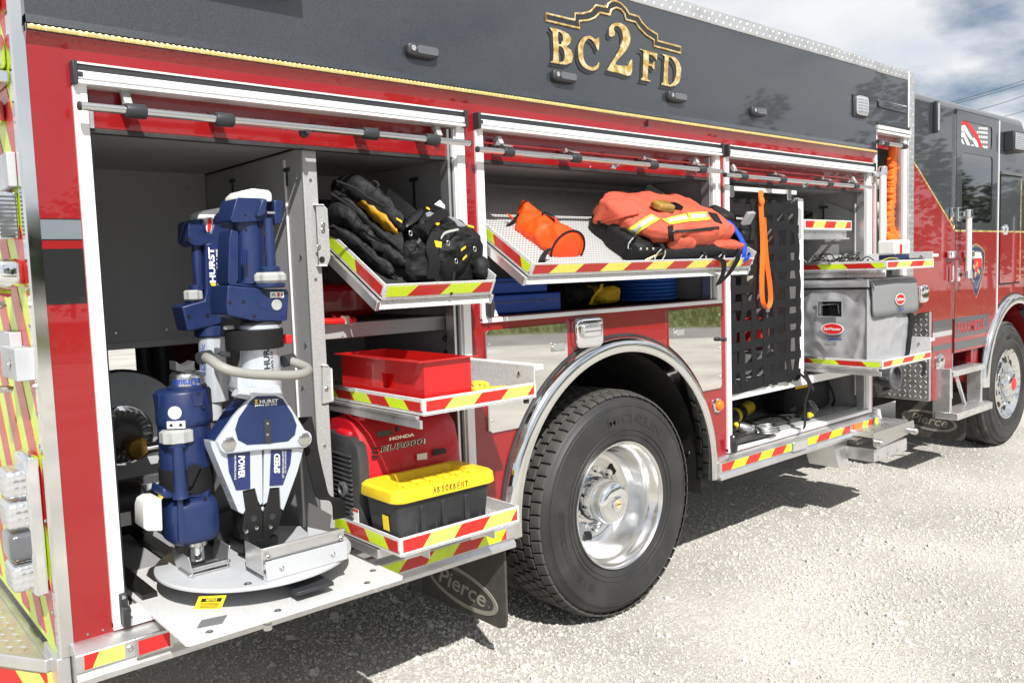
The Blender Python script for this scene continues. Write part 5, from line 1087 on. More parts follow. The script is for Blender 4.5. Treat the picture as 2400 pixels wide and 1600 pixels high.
sw_ = MB().box(6.545, 6.95, .30, .32, .56, .90).box(6.545, 6.556, .0, .31, .56, .90).build("step_well", "tread_alu", FT); lugs((6.56, .30, .60), (1, 0, 0), (0, 0, 1), (0, -1, 0), 10, 8, .036, "tread_bars", sw_, L=.028, W=.011)
MB().box(6.96, 7.10, .02, .06, .56, .90).build("step_well_side", "red_paint", FT)
# fold-out pump step at the body's front corner
ps = MB().plate([[(5.02, .04, .565), (5.56, .04, .565), (5.56, -.15, .565), (5.50, -.185, .565), (5.02, -.185, .565)]], (0, 0, -.035)).build("fold_step", "tread_alu", FT, bevel=.004); lugs((5.04, -.17, .565), (1, 0, 0), (0, 1, 0), (0, 0, 1), 15, 6, .0335, "tread_bars", ps, L=.028, W=.011)
MB().plate([[(5.00, -.19, .565), (5.56, -.19, .565), (5.58, -.19, .51), (5.54, -.19, .49), (5.06, -.19, .46), (5.02, -.19, .48)]], (0, .006, 0)).build("step_face", "brushed_steel", ps); MB().box(5.05, 5.50, -.175, .02, .375, .455).build("step_box", "mill_alu", ps, bevel=.004)
for x in (5.05, 5.53): MB().lathe([(.022, 0), (.022, .03), (.012, .04)], (x, -.19, .50), (0, -1, 0), 14).build("step_pivot", "brushed_steel", ps)
screws([(5.1 + .13 * i, -.175, .40) for i in range(4)], .009, (0, -1, 0), ps)
MB().plate([[(4.86, .0, .52), (5.05, .0, .52), (5.05, .0, .33), (4.95, .0, .33)]], (0, .2, 0)).build("step_support", "mill_alu", ps)
MB().box(4.93, 5.01, -.12, -.08, .495, .525).build("step_switch", "brushed_steel", ps)
ps.location.x -= .12; ps.location.z += .012
# ------------------------------------------------------------------ battery rescue tools on the turntable
C2 = crop(400, 420, 3.2667); C1_ = crop(230, 800, 3.1360)
def vcyl(fn, xl, xr, yt, yb, Y):
    """upright cylinder whose silhouette spans photo columns xl..xr: returns axis foot, axis top, radius"""
    a, b = fn(xl, (yt + yb) / 2, Y), fn(xr, (yt + yb) / 2, Y); c = (a + b) / 2; th = math.atan2(c.x - CAM.x, c.y - CAM.y)
    zt, zb = fn((xl + xr) / 2, yt, Y).z, fn((xl + xr) / 2, yb, Y).z
    return Vector((c.x, Y, zb)), Vector((c.x, Y, zt)), (b - a).length / 2 * math.cos(th)
def drum(fn, xl, xr, yt, yb, Y, name, mt, par, edge=.06, n=36, lobes=0, lob=0.0):
    p, q, r = vcyl(fn, xl, xr, yt, yb, Y); h = q.z - p.z; e = min(h * .3, r * edge)
    return MB().lathe([(r - e, 0), (r, e), (r, h - e), (r - e, h)], p, (0, 0, 1), n, lobes=lobes, lob=lob).build(name, mt, par, smooth=40)
def slab(fn, pts, Y, d, name, mt, par, bevel=.006, seg=3, holes=()): return MB().plate([poly(fn, pts, Y)] + [poly(fn, h, Y) for h in holes], (0, d, 0)).build(name, mt, par, bevel=bevel, seg=seg, smooth=50)
def stud(fn, x, y, Y, r, par, mt="cable_black", name="recessed_screw"): return MB().lathe([(r, -.001), (r, .0012), (r * .6, .0006), (.0001, .0006)], fn(x, y, Y), (0, -1, 0), 14).build(name, mt, par)
# --- spreader
SP = thing("rescue_spreader", (1.10, -.08, .742), "blue and silver battery rescue spreader standing jaws down, front of the turntable", "rescue tool", "hydraulic rescue tools")
Ys = -.10
slab(C2, [(497, 165), (500, 125), (540, 90), (630, 70), (755, 84), (778, 108), (782, 170)], Ys + .0, .085, "battery", "white_plastic", SP, .010)
slab(C2, [(505, 150), (520, 140), (690, 146), (735, 152), (735, 300), (700, 318), (560, 328), (480, 330), (460, 312), (468, 280)], Ys - .012, .115, "battery_housing", "blue_plastic", SP, .016)
slab(C2, [(790, 156), (850, 160), (862, 180), (858, 330), (840, 345), (795, 350)], Ys + .005, .08, "battery_clip", "blue_plastic", SP, .006)
slab(C2, [(700, 150), (745, 155), (735, 260), (700, 290), (660, 285)], Ys - .030, .05, "housing_rib", "blue_plastic", SP, .006)
slab(C2, [(462, 145), (492, 145), (485, 250), (462, 300)], Ys + .04, .06, "housing_rib", "blue_plastic", SP, .004)
MB().cyl(C2(735, 255, Ys - .012), C2(795, 258, Ys - .012), .004, n=8).build("clip_pin", "brushed_steel", SP)
drum(C2, 478, 722, 315, 812, Ys + .045, "motor_barrel", "blue_plastic", SP, .12)
slab(C2, [(465, 385), (520, 400), (522, 770), (505, 795), (640, 815), (640, 830), (455, 812), (440, 780), (450, 450)], Ys + .005, .09, "barrel_cheek", "blue_plastic", SP, .006)
for i in range(4): slab(C2, [(540 + i * 14, 540), (547 + i * 14, 540), (547 + i * 14, 642), (540 + i * 14, 642)], Ys - .031, .004, "vent_rib", "blue_label", SP, 0)
p, q, r = vcyl(C2, 712, 800, 300, 680, Ys - .015); h = q.z - p.z
MB().lathe([(r * 1.02, 0), (r * .92, h * .2), (r, h * .45), (r * .88, h * .75), (r * .75, h)], p, (0, 0, 1), 24).build("handle", "blue_plastic", SP, smooth=60)
drum(C2, 685, 838, 668, 712, Ys - .015, "handle_collar", "blue_plastic", SP, .1)
drum(C2, 636, 884, 712, 796, Ys - .015, "control_ring", "pale_grip", SP, .18, 48, 8, .07)
drum(C2, 640, 878, 796, 832, Ys - .012, "handle_collar", "blue_plastic", SP, .1)
slab(C2, [(438, 812), (640, 832), (760, 842), (898, 842), (906, 880), (894, 1080), (820, 1092), (640, 1085), (440, 1040), (430, 960)], Ys - .02, .135, "pump_block", "blue_plastic", SP, .022)
slab(C2, [(664, 938), (700, 940), (745, 1000), (700, 980)], Ys - .0215, .003, "block_recess", "blue_label", SP, 0); slab(C2, [(900, 925), (860, 985), (838, 1075), (880, 1050)], Ys - .0215, .003, "block_recess", "blue_label", SP, 0)
for x, y in ((560, 937), (455, 945), (720, 865), (642, 1050), (888, 870)): stud(C2, x, y, Ys - .0205, .0055, SP)
for x, y in ((575, 278), (410 + 305, 412), (715, 572)): stud(C2, x, y, Ys - .034, .0045, SP)
bt = MB().lathe([(.0165, 0), (.0165, .003), (.012, .004), (.011, .0025), (.0001, .0025)], C2(810, 962, Ys - .0202), (0, -1, 0), 28).build("power_button", "pale_grip", SP)
lb_ = slab(C2, [(762, 862), (866, 862), (866, 906), (762, 908)], Ys - .0215, .0012, "direction_label", "sticker_white", SP, 0)
slab(C2, [(818, 868), (834, 868), (834, 900), (818, 900)], Ys - .0222, .0006, "label_mark", "sticker_red", lb_, 0); slab(C2, [(772, 896), (788, 870), (804, 896), (798, 896), (788, 880), (778, 896)], Ys - .0222, .0006, "label_mark", "ink_black", lb_, 0); slab(C2, [(848, 870), (856, 870), (856, 900), (848, 900)], Ys - .0222, .0006, "label_mark", "ink_black", lb_, 0)
drum(C2, 528, 852, 1080, 1118, Ys + .045, "neck", "gasket", SP, .1); drum(C2, 522, 846, 1108, 1150, Ys + .045, "neck_ring", "silver_paint", SP, .06)
slab(C2, [(422, 1122), (485, 1118), (490, 1150), (422, 1152)], Ys + .04, .02, "hose_port", "pale_grip", SP, .002)
drum(C2, 412, 862, 1148, 1292, Ys + .05, "tool_strap", "black_web", SP, .03)
MB().obox(C2(888, 1222, Ys + .04), (.011, 0, 0), (0, .02, 0), (0, 0, .014)).build("strap_buckle", "sticker_red", SP, bevel=.003)
p, q, r = vcyl(C2, 540, 842, 1290, 1640, Ys + .045); CYL = (p, r)
MB().lathe([(r, 0), (r, q.z - p.z)], p, (0, 0, 1), 48).build("cylinder", "silver_paint", SP, smooth=50)
def on_cyl(s, xa, xb, yb_, yt_, mt, bold=.02):
    """vertical lettering wrapped on the cylinder, reading upwards"""
    vs, fs = text_mesh(s, bold); th0 = math.atan2(C2(xa, 1300, Ys).x - p.x, 1) ; pts = []
    za, zb = C2(690, yb_, Ys).z, C2(690, yt_, Ys).z
    for a, b in vs:
        px_ = xb + (xa - xb) * b; off = (C2(px_, 1400, Ys + .045).x - p.x) / (r * 1.12); off = max(-.98, min(.98, off)); t = math.asin(off) - R(23)
        pts.append(Vector((p.x + (r + .0012) * math.sin(t), p.y - (r + .0012) * math.cos(t), za + (zb - za) * a)))
    me = bpy.data.meshes.new("lettering"); me.from_pydata(pts, [], fs); me.update(); link("lettering", me, mt, SP, smooth=0)
on_cyl("HURST", 710, 757, 1455, 1225, "ink_black", .03); on_cyl("JAWS OF LIFE", 764, 790, 1500, 1230, "ink_black", .01)
# carry handle round the cylinder
hp = [C2(262, 1362, Ys + .03), C2(300, 1378, Ys - .03), C2(380, 1432, Ys - .085), C2(480, 1470, Ys - .105), C2(640, 1492, Ys - .11), C2(820, 1500, Ys - .11), C2(960, 1498, Ys - .105), C2(1035, 1480, Ys - .085), C2(1050, 1452, Ys - .05), C2(1000, 1420, Ys - .01), C2(900, 1385, Ys + .03)]
MB().tube(bez(hp, 6), .0145, 14).build("carry_handle", "warm_grey_grip", SP, smooth=60)
for e in (hp[0], hp[-1]): MB().lathe([(.019, -.02), (.019, .02)], e, (1, .3, .1), 14).build("handle_clamp", "gasket", SP)
slab(C2, [(375, 1335), (420, 1320), (460, 1325), (460, 1362), (410, 1358)], Ys - .02, .03, "hose_fitting", "gasket", SP, .003)
# lower body
slab(C3, [(612, 120), (885, 120), (888, 225), (915, 300), (880, 320), (700, 320), (640, 290), (610, 262)], Ys + .0, .09, "neck_casting", "silver_paint", SP, .014)
slab(C3, [(690, 258), (885, 228), (905, 290), (985, 415), (1065, 545), (1078, 600), (1045, 642), (780, 657), (548, 682), (502, 664), (472, 600), (590, 430), (700, 310)], Ys - .030, .022, "cover_plate", "silver_paint", SP, .005)
slab(C3, [(690, 262), (885, 232), (905, 292), (985, 415), (1058, 548), (1068, 598), (1040, 634), (780, 650), (548, 674), (506, 656), (480, 600), (592, 432), (700, 312)], Ys - .008, .10, "yoke_body", "blue_plastic", SP, .004)
slab(C3, [(735, 302), (860, 300), (905, 322), (968, 420), (996, 490), (985, 555), (940, 598), (800, 615), (670, 622), (610, 590), (592, 520), (615, 445), (690, 335)], Ys - .0318, .002, "blue_cover", "blue_plastic", SP, .0008)
slab(C3, [(690, 262), (720, 300), (690, 330), (600, 312), (628, 262)], Ys - .02, .05, "shoulder", "grey_paint", SP, .006)
for x, y in ((545, 613), (1040, 583)):
    c = C3(x, y, Ys - .030); MB().lathe([(.0225, 0), (.0225, .008), (.016, .010)], c, (0, -1, 0), 6).build("pivot_bolt", "brushed_steel", SP, bevel=.001); MB().lathe([(.027, -.002), (.027, .002)], c, (0, -1, 0), 24).build("pivot_washer", "silver_paint", SP)
slab(C3, [(782, 455), (826, 455), (830, 612), (785, 612)], Ys - .0345, .003, "terminal_strip", "gasket", SP, .001)
for y in (482, 555): stud(C3, 803, y, Ys - .0345, .004, SP, "brushed_steel")
letter4(C3, "HURST", (752, 352), (874, 345), (752, 326), Ys - .0342, "ink_white", SP, bold=.03); letter4(C3, "JAWS OF LIFE", (720, 372), (865, 364), (720, 357), Ys - .0342, "ink_white", SP, bold=.012)
slab(C3, [(716, 326), (744, 324), (732, 338), (744, 350), (716, 352), (728, 338)], Ys - .0342, .0006, "jaw_mark", "sticker_yellow", SP, 0)
# arms
slab(C3, [(470, 600), (548, 684), (700, 662), (768, 655), (772, 1000), (757, 1016), (742, 985), (722, 905), (640, 925), (658, 1050), (643, 1076), (612, 1060), (520, 840), (438, 640), (430, 600)], Ys - .012, .055, "spreader_arm", "silver_paint", SP, .006)
slab(C3, [(782, 655), (960, 645), (1042, 644), (1000, 800), (908, 1052), (892, 1040), (884, 900), (818, 905), (800, 1000), (776, 1016)], Ys - .012, .055, "spreader_arm", "silver_paint", SP, .006)
slab(C3, [(540, 682), (690, 662), (692, 905), (680, 914), (598, 920), (552, 800)], Ys - .0148, .003, "arm_label", "blue_label", SP, .0008)
slab(C3, [(828, 656), (965, 650), (955, 745), (905, 885), (818, 892)], Ys - .0148, .003, "arm_label", "blue_label", SP, .0008)
slab(C3, [(640, 928), (722, 906), (752, 1010), (776, 1062), (775, 1245), (690, 1262), (640, 1180), (656, 1060)], Ys - .006, .05, "spreader_tip", "cable_black", SP, .004)
slab(C3, [(812, 910), (896, 908), (890, 1050), (906, 1062), (872, 1172), (800, 1240), (777, 1246), (778, 1062), (800, 1002)], Ys - .006, .05, "spreader_tip", "cable_black", SP, .004)
for x, y, rr_ in ((712, 1105, .010), (835, 1090, .010)): stud(C3, x, y, Ys - .0068, rr_, SP, "gasket")
for x, y in ((730, 1165), (822, 1158), (662, 1188)): MB().lathe([(.006, 0), (.006, .003), (.004, .002)], C3(x, y, Ys - .006), (0, -1, 0), 12).build("tip_pin", "chrome", SP)
letter4(C3, "POWER", (612, 694), (612, 840), (655, 694), Ys - .0165, "ink_white", SP, bold=.03)
letter4(C3, "MAX SPREADING FORCE", (586, 688), (586, 850), (598, 688), Ys - .0165, "ink_white", SP)
letter4(C3, "SPEED", (886, 806), (886, 680), (846, 806), Ys - .0165, "ink_white", SP, bold=.03)
letter4(C3, "FAST OPENING & CLOSING ACTION", (912, 838), (912, 658), (900, 838), Ys - .0165, "ink_white", SP); letter4(C3, "FOR TIME CRITICAL RESCUE", (926, 806), (926, 662), (917, 806), Ys - .0165, "ink_white", SP)
slab(C3, [(776, 1020), (760, 1045), (776, 1060), (792, 1045)], Ys + .0, .03, "arm_link", "silver_paint", SP, .002)
# --- cutter behind it
CU = thing("rescue_cutter", (1.05, .22, .742), "blue battery rescue cutter with white battery, half hidden behind the spreader", "rescue tool", "hydraulic rescue tools")
Yc = .20
slab(C2, [(212, 300), (218, 262), (250, 240), (370, 218), (450, 220), (450, 300), (380, 330), (300, 412), (270, 405)], Yc + .01, .08, "battery", "white_plastic", CU, .008)
slab(C2, [(284, 300), (312, 296), (318, 330), (306, 400), (284, 402)], Yc - .002, .02, "battery_latch", "sticker_red", CU, .003); slab(C2, [(274, 290), (320, 286), (326, 330), (312, 408), (272, 405)], Yc + .001, .02, "latch_surround", "white_plastic", CU, .003)
slab(C2, [(132, 335), (150, 315), (236, 302), (262, 405), (305, 410), (342, 280), (370, 256), (450, 255), (460, 520), (455, 1085), (300, 1130), (130, 1165), (86, 975), (262, 925), (270, 900), (268, 500), (250, 510), (180, 512), (135, 480)], Yc, .10, "housing", "blue_plastic", CU, .015)
slab(C2, [(232, 306), (250, 304), (280, 405), (262, 410)], Yc - .006, .02, "housing_rib", "blue_plastic", CU, .003)
slab(C2, [(275, 500), (378, 474), (396, 868), (292, 888)], Yc - .0022, .003, "label_panel", "blue_label", CU, .0008)
letter4(C2, "HURST", (346, 792), (332, 522), (300, 792), Yc - .0045, "ink_white", CU, bold=.04)
letter4(C2, "JAWS OF LIFE", (384, 835), (370, 536), (360, 835), Yc - .0045, "ink_white", CU, bold=.015)
slab(C2, [(304, 796), (346, 796), (346, 812), (330, 822), (348, 838), (306, 842), (316, 820)], Yc - .0045, .0006, "jaw_mark", "sticker_yellow", CU, 0)
for x, y in ((410, 296), (393, 453), (416, 638), (284, 1040), (143, 1050), (140, 460), (422, 1012)): stud(C2, x, y, Yc - .0012, .0065, CU)
p, q, r = vcyl(C2, 165, 248, 490, 830, Yc + .03); h = q.z - p.z
MB().lathe([(r * .9, 0), (r * .95, h * .3), (r * 1.06, h * .6), (r * .9, h)], p, (0, 0, 1), 20).build("handle", "blue_plastic", CU, smooth=60)
drum(C2, 140, 262, 808, 852, Yc + .03, "handle_collar", "blue_plastic", CU, .1); drum(C2, 100, 246, 848, 928, Yc + .03, "control_ring", "pale_grip", CU, .18, 48, 8, .07); drum(C2, 108, 240, 928, 960, Yc + .04, "handle_collar", "blue_plastic", CU, .1)
drum(C2, 178, 440, 1120, 1205, Yc + .05, "neck", "blue_plastic", CU, .1)
drum(C2, 222, 430, 1200, 1700, Yc + .05, "cylinder", "silver_paint", CU, .05)
letter4(C2, "eDraulic", (262, 1500), (262, 1262), (232, 1500), Yc - .028, "ink_blue", CU, bold=.02)
drum(C3, 368, 500, 120, 460, Yc + .05, "blade_carrier", "grey_paint", CU, .1)
slab(C3, [(430, 430), (540, 380), (600, 520), (560, 900), (600, 1150), (560, 1200), (470, 1120), (440, 800)], Yc + .03, .03, "cutter_blade", "cast_iron", CU, .004)
MB().obox((1.06, .24, .80), (.06, 0, 0), (0, .05, 0), (0, 0, .055)).build("blade_guard", "gasket", CU, bevel=.006)
# --- ram at the left
RM = thing("rescue_ram", (.905, .05, .75), "blue battery rescue ram with a round silver cap and claw head on top", "rescue tool", "hydraulic rescue tools")
Yr = .04; D1_ = lambda *a, **k: drum(C1_, *a, **k)
slab(C1_, [(573, 145), (590, 160), (640, 182), (690, 160), (710, 142), (712, 215), (576, 218)], Yr - .03, .06, "claw_head", "cast_iron", RM, .003)
drum(C1_, 582, 716, 200, 232, Yr, "claw_base", "cast_iron", RM, .1)
p, q, r = vcyl(C1_, 522, 776, 222, 330, Yr); h = q.z - p.z
MB().lathe([(r, 0), (r, h * .62), (r * .96, h * .85), (r * .86, h)], p, (0, 0, 1), 40).build("piston_cap", "brushed_steel", RM, smooth=60)
vs, fs = text_mesh("eDraulic", .02); pts = []
for a, b in vs:
    t = R(-23) + R(52) - R(104) * a; pts.append(Vector((p.x + (r + .001) * math.sin(t), p.y - (r + .001) * math.cos(t), p.z + h * (.60 - .50 * b))))
me = bpy.data.meshes.new("lettering"); me.from_pydata(pts, [], fs); me.update(); link("lettering", me, "ink_blue", RM, smooth=0)
drum(C1_, 505, 800, 316, 350, Yr, "head_collar", "blue_plastic", RM, .1)
p, q, r = vcyl(C1_, 412, 836, 340, 612, Yr + .01); h = q.z - p.z
MB().lathe([(r * .90, 0), (r * .99, h * .06), (r, h * .18), (r * .99, h * .9), (r * .94, h * .97), (r * .80, h)], p, (0, 0, 1), 48).build("ram_head", "blue_plastic", RM, smooth=50)
for dx_ in (-95, 95):
    c = C1_(585 + dx_ * 1.0 - 0, 415, Yr); t = R(-23) + (R(-62) if dx_ < 0 else R(34))
    e = Vector((math.sin(t), -math.cos(t), 0)); s_ = Vector((math.cos(t), math.sin(t), 0)); b0 = Vector((p.x, p.y, p.z)) + e * (r + .001)
    MB().plate([[b0 + s_ * -.024 + Vector((0, 0, h * .93)), b0 + s_ * .024 + Vector((0, 0, h * .93)), b0 + s_ * .014 + Vector((0, 0, h * .55)), b0 + s_ * -.014 + Vector((0, 0, h * .55))]], -e * .006).build("head_facet", "blue_plastic", RM, bevel=.002)
tb = R(-23) + R(-14); e = Vector((math.sin(tb), -math.cos(tb), 0)); s_ = Vector((math.cos(tb), math.sin(tb), 0)); b0 = Vector((p.x, p.y, p.z)) + e * (r - .002)
MB().lathe([(.0195, 0), (.0195, .004), (.016, .006), (.0001, .006)], b0 + Vector((0, 0, h * .44)), e, 28).build("power_button", "white_plastic", RM)
lb2 = MB().plate([[b0 + e * .0028 + s_ * a + Vector((0, 0, h * b)) for a, b in ((-.025, .03), (.027, .03), (.027, .22), (-.025, .22))]], -e * .006).build("direction_label", "sticker_white", RM)
for a in (-.013, .015): MB().plate([[b0 + e * .0036 + s_ * (a + u) + Vector((0, 0, h * v)) for u, v in ((-.006, .08), (.006, .08), (.003, .16), (-.003, .16))]], -e * .0005).build("label_mark", "ink_black", lb2)
drum(C1_, 444, 832, 600, 960, Yr + .01, "ram_barrel", "blue_plastic", RM, .05)
p, q, r = vcyl(C1_, 455, 712, 640, 745, Yr - .035); MB().lathe([(r * .7, 0), (r, .006), (r, q.z - p.z - .006), (r * .8, q.z - p.z)], p, (0, 0, 1), 40, lobes=10, lob=.05).build("control_ring", "pale_grip", RM)
drum(C1_, 510, 665, 738, 778, Yr - .05, "handle_collar", "blue_plastic", RM, .1)
p, q, r = vcyl(C1_, 548, 648, 770, 1150, Yr - .075); h = q.z - p.z
MB().lathe([(r * 1.3, 0), (r * 1.02, h * .12), (r * .92, h * .4), (r, h * .7), (r * .8, h)], p, (0, 0, 1), 24).build("handle", "blue_plastic", RM, smooth=60)
drum(C1_, 446, 846, 905, 1080, Yr + .012, "tool_strap", "black_web", RM, .02)
slab(C1_, [(662, 915), (700, 905), (760, 905), (690, 1060), (665, 1068)], Yr - .082, .004, "strap_end", "black_web", RM, .001)
MB().pillow((lambda a, b: (a + b) / 2)(C1_(470, 1290, Yr), C1_(868, 1290, Yr)), ((C1_(868, 1290, Yr) - C1_(470, 1290, Yr)).x / 2 * .93, 0, 0), (0, .078, 0), (0, 0, (C1_(660, 1110, Yr).z - C1_(660, 1460, Yr).z) / 2), .45, .5, nu=56, nv=36).build("motor_housing", "blue_plastic", RM, smooth=60)
slab(C1_, [(592, 1130), (620, 1130), (650, 1460), (620, 1488), (596, 1470)], Yr - .084, .02, "housing_seam", "blue_plastic", RM, .004)
slab(C1_, [(480, 1065), (560, 1120), (650, 1120), (830, 1020), (838, 1140), (470, 1150)], Yr - .055, .11, "housing_shoulder", "blue_plastic", RM, .02)
for i in range(5): slab(C1_, [(782 + i * 10, 1215 - i * 4), (786 + i * 10, 1214 - i * 4), (788 + i * 10, 1320 - i * 4), (784 + i * 10, 1321 - i * 4)], Yr - .066, .004, "vent_rib", "blue_label", RM, 0)
for x, y in ((787, 1150), (834, 1252), (786, 1410), (738, 385), (770, 480)): stud(C1_, x, y, Yr - .072, .005, RM)
slab(C1_, [(336, 1230), (350, 1185), (395, 1155), (470, 1150), (480, 1395), (360, 1395), (338, 1370)], Yr - .045, .09, "battery", "white_plastic", RM, .014)
drum(C1_, 640, 800, 1440, 1500, Yr, "stem_ring", "brushed_steel", RM, .1); drum(C1_, 660, 782, 1490, 1600, Yr, "ram_stem", "chrome", RM, .05)
# webbing strap running from the spreader down to the floor at its right
st = thing("tie_down_strap", (1.36, -.12, .77), "black webbing strap hanging beside the spreader jaws", "strap")
pp = [C3(1050, 440, -.02), C3(1075, 560, -.06), C3(1100, 700, -.09), C3(1135, 850, -.10), C3(1170, 960, -.10), A(775, 1150, -.10), A(780, 1190, -.09)]
MB().band(bez(pp, 6), (1, .15, -.1), .052, .004).build("webbing", "black_web", st)
# ------------------------------------------------------------------ lettering and arch emblem on the upper panel
CL = crop(1200, 0, 3.92); YL = -.0255
def smooth_poly(pts, n=5):
    p = [Vector((x, y, 0)) for x, y in pts]; out = []; k = len(p)
    for i in range(k):
        a, b, c, d = p[i - 1], p[i], p[(i + 1) % k], p[(i + 2) % k]
        for j in range(n):
            t = j / n; q = 0.5 * (2 * b + (c - a) * t + (2 * a - 5 * b + 4 * c - d) * t * t + (3 * b - a - 3 * c + d) * t ** 3); out.append((q.x, q.y))
    return out
LET = {
 "B": ([(345, 255), (395, 262), (475, 290), (520, 315), (545, 355), (535, 400), (500, 430), (545, 465), (562, 520), (548, 575), (500, 596), (440, 590), (350, 572), (378, 560), (384, 470), (375, 300)],
       [[(425, 300), (455, 310), (470, 345), (462, 395), (430, 405)], [(430, 430), (470, 445), (485, 500), (480, 555), (455, 570), (432, 560)]]),
 "C": ([(705, 330), (735, 340), (765, 362), (800, 352), (798, 455), (785, 458), (768, 415), (735, 370), (700, 360), (670, 390), (655, 440), (655, 520), (675, 580), (710, 610), (750, 618), (780, 600), (795, 575), (803, 585), (790, 630), (750, 650), (700, 642), (650, 610), (618, 550), (608, 480), (615, 410), (650, 350)], []),
 "2": ([(895, 330), (892, 280), (905, 240), (940, 215), (985, 212), (1035, 235), (1075, 290), (1088, 360), (1070, 430), (1020, 500), (950, 590), (1060, 605), (1085, 560), (1105, 560), (1090, 695), (985, 672), (885, 650), (890, 615), (950, 520), (1000, 430), (1020, 350), (1010, 290), (985, 250), (955, 240), (935, 262), (945, 300), (940, 325), (920, 338)], []),
 "F": ([(1178, 450), (1335, 495), (1330, 560), (1318, 540), (1295, 512), (1258, 500), (1255, 585), (1285, 592), (1300, 570), (1312, 565), (1308, 640), (1298, 635), (1285, 610), (1252, 605), (1245, 715), (1250, 735), (1270, 742), (1268, 752), (1185, 735), (1186, 722), (1202, 715), (1210, 480), (1195, 462), (1176, 460)], []),
 "D": ([(1370, 497), (1440, 512), (1500, 530), (1535, 570), (1555, 630), (1552, 700), (1535, 760), (1500, 790), (1455, 796), (1375, 780), (1378, 766), (1392, 755), (1405, 520), (1385, 508)],
       [[(1440, 538), (1480, 555), (1505, 600), (1510, 660), (1500, 730), (1470, 770), (1436, 765)]])}
for ch, (o_, hs_) in LET.items():
    sm = ch in "C2"
    po = smooth_poly(o_, 3) if sm else o_
    if ch in "BD": hs_ = [smooth_poly(h, 3) for h in hs_]
    sh = MB().plate([poly(CL, [(x - 26, y + 34) for x, y in po], YL + .0004)] + [poly(CL, [(x - 26, y + 34) for x, y in h], YL + .0004) for h in hs_], (0, .001, 0)).build("letter_shadow", "black_vinyl", FT, smooth=0)
    cxm = sum(x for x, y in po) / len(po); cym = sum(y for x, y in po) / len(po)
    MB().plate([poly(CL, [(cxm + (x - cxm) * 1.035 - 4, cym + (y - cym) * 1.03 + 5) for x, y in po], YL - .0008)] + [poly(CL, [(sum(a for a, b in h) / len(h) + (x - sum(a for a, b in h) / len(h)) * .9, y) for x, y in h], YL - .0008) for h in hs_], (0, .001, 0)).build("letter_outline", "black_vinyl", FT, smooth=0)
    MB().plate([poly(CL, po, YL - .002)] + [poly(CL, h, YL - .002) for h in hs_], (0, .001, 0)).build("gold_letter", "gold_leaf", FT, smooth=0)
ARC = [(312, 125), (575, 188), (578, 125), (640, 128), (720, 108), (770, 50), (870, 72), (880, 40), (910, 15), (950, 12), (1000, 35), (1045, 80), (1075, 130), (1160, 155), (1190, 205), (1245, 265), (1335, 320), (1335, 378), (1550, 435), (1548, 490), (1305, 425), (1305, 370), (1235, 325), (1170, 260), (1135, 205), (1045, 182), (1035, 130), (1000, 88), (955, 72), (915, 90), (900, 140), (805, 118), (760, 165), (700, 188), (615, 195), (618, 262), (312, 190)]
bz_ = MB().plate([poly(CL, ARC, YL)], (0, .001, 0)).build("arch_emblem", "black_vinyl", FT, smooth=0)
MB().tube(poly(CL, ARC, YL - .001), .0042, 6, closed=True).build("arch_outline", "gold_leaf", bz_)

# ------------------------------------------------------------------ generator and tote on the low tray
GN = thing("generator", (1.61, .02, .752), "red suitcase generator with a black ribbed end, behind the yellow lidded tote", "generator")
zg = .752
prof = [(-.125, .02), (-.128, .10), (-.120, .24), (-.095, .33), (-.05, .375), (.02, .395), (.10, .375), (.14, .30), (.15, .10), (.145, .02)]
m = MB(); k = len(prof); stn = [(1.428, .97), (1.45, 1.0), (1.60, 1.0), (1.78, 1.0), (1.82, .97), (1.845, .88)]
m.add([(x, .012 + (y - .012) * s, zg + .2 + (z - .2) * s) for x, s in stn for y, z in prof], [(i * k + j, i * k + (j + 1) % k, (i + 1) * k + (j + 1) % k, (i + 1) * k + j) for i in range(len(stn) - 1) for j in range(k)] + [list(range(k))[::-1], [(len(stn) - 1) * k + j for j in range(k)]])
m.build("casing", "generator_red", GN, bevel=.004, smooth=40)
e = MB(); pe = [(-.118, .0), (-.128, .03), (-.130, .25), (-.118, .30), (-.08, .325), (.08, .335), (.135, .28), (.145, .03), (.13, .0)]
m = MB(); k = len(pe); m.add([(x, .01 + (y - .01) * s, zg + .17 + (z - .17) * s) for x, s in ((1.400, .93), (1.405, .98), (1.415, 1.0), (1.440, 1.0)) for y, z in pe], [(i * k + j, i * k + (j + 1) % k, (i + 1) * k + (j + 1) % k, (i + 1) * k + j) for i in range(3) for j in range(k)] + [list(range(k))[::-1], [3 * k + j for j in range(k)]])
ec = m.build("end_cover", "dark_plastic", GN, smooth=35)
for i in range(14): MB().box(1.392, 1.402, -.085, .10, zg + .045 + i * .0165, zg + .053 + i * .0165).build("cooling_rib", "dark_plastic", ec, bevel=.002)
MB().lathe([(.026, 0), (.026, .012), (.018, .016), (.015, .004), (.0001, .004)], (1.396, -.035, zg + .145), (-1, 0, 0), 24).build("exhaust_outlet", "cast_iron", GN)
MB().tube(bez([(1.47, -.03, zg + .36), (1.49, -.03, zg + .42), (1.60, -.02, zg + .44), (1.72, -.02, zg + .43), (1.78, -.02, zg + .36)]), .022, 12).build("carry_handle", "generator_red", GN, smooth=60)
MB().box(1.55, 1.74, -.06, .05, zg + .37, zg + .398).build("top_panel", "dark_plastic", GN, bevel=.004)
MB().pillow((1.44, .0, zg + .325), (.03, 0, 0), (0, .05, 0), (0, 0, .02), .5, .5, nu=24, nv=12).build("fuel_corner", "generator_red", GN)
Yg = -.1305
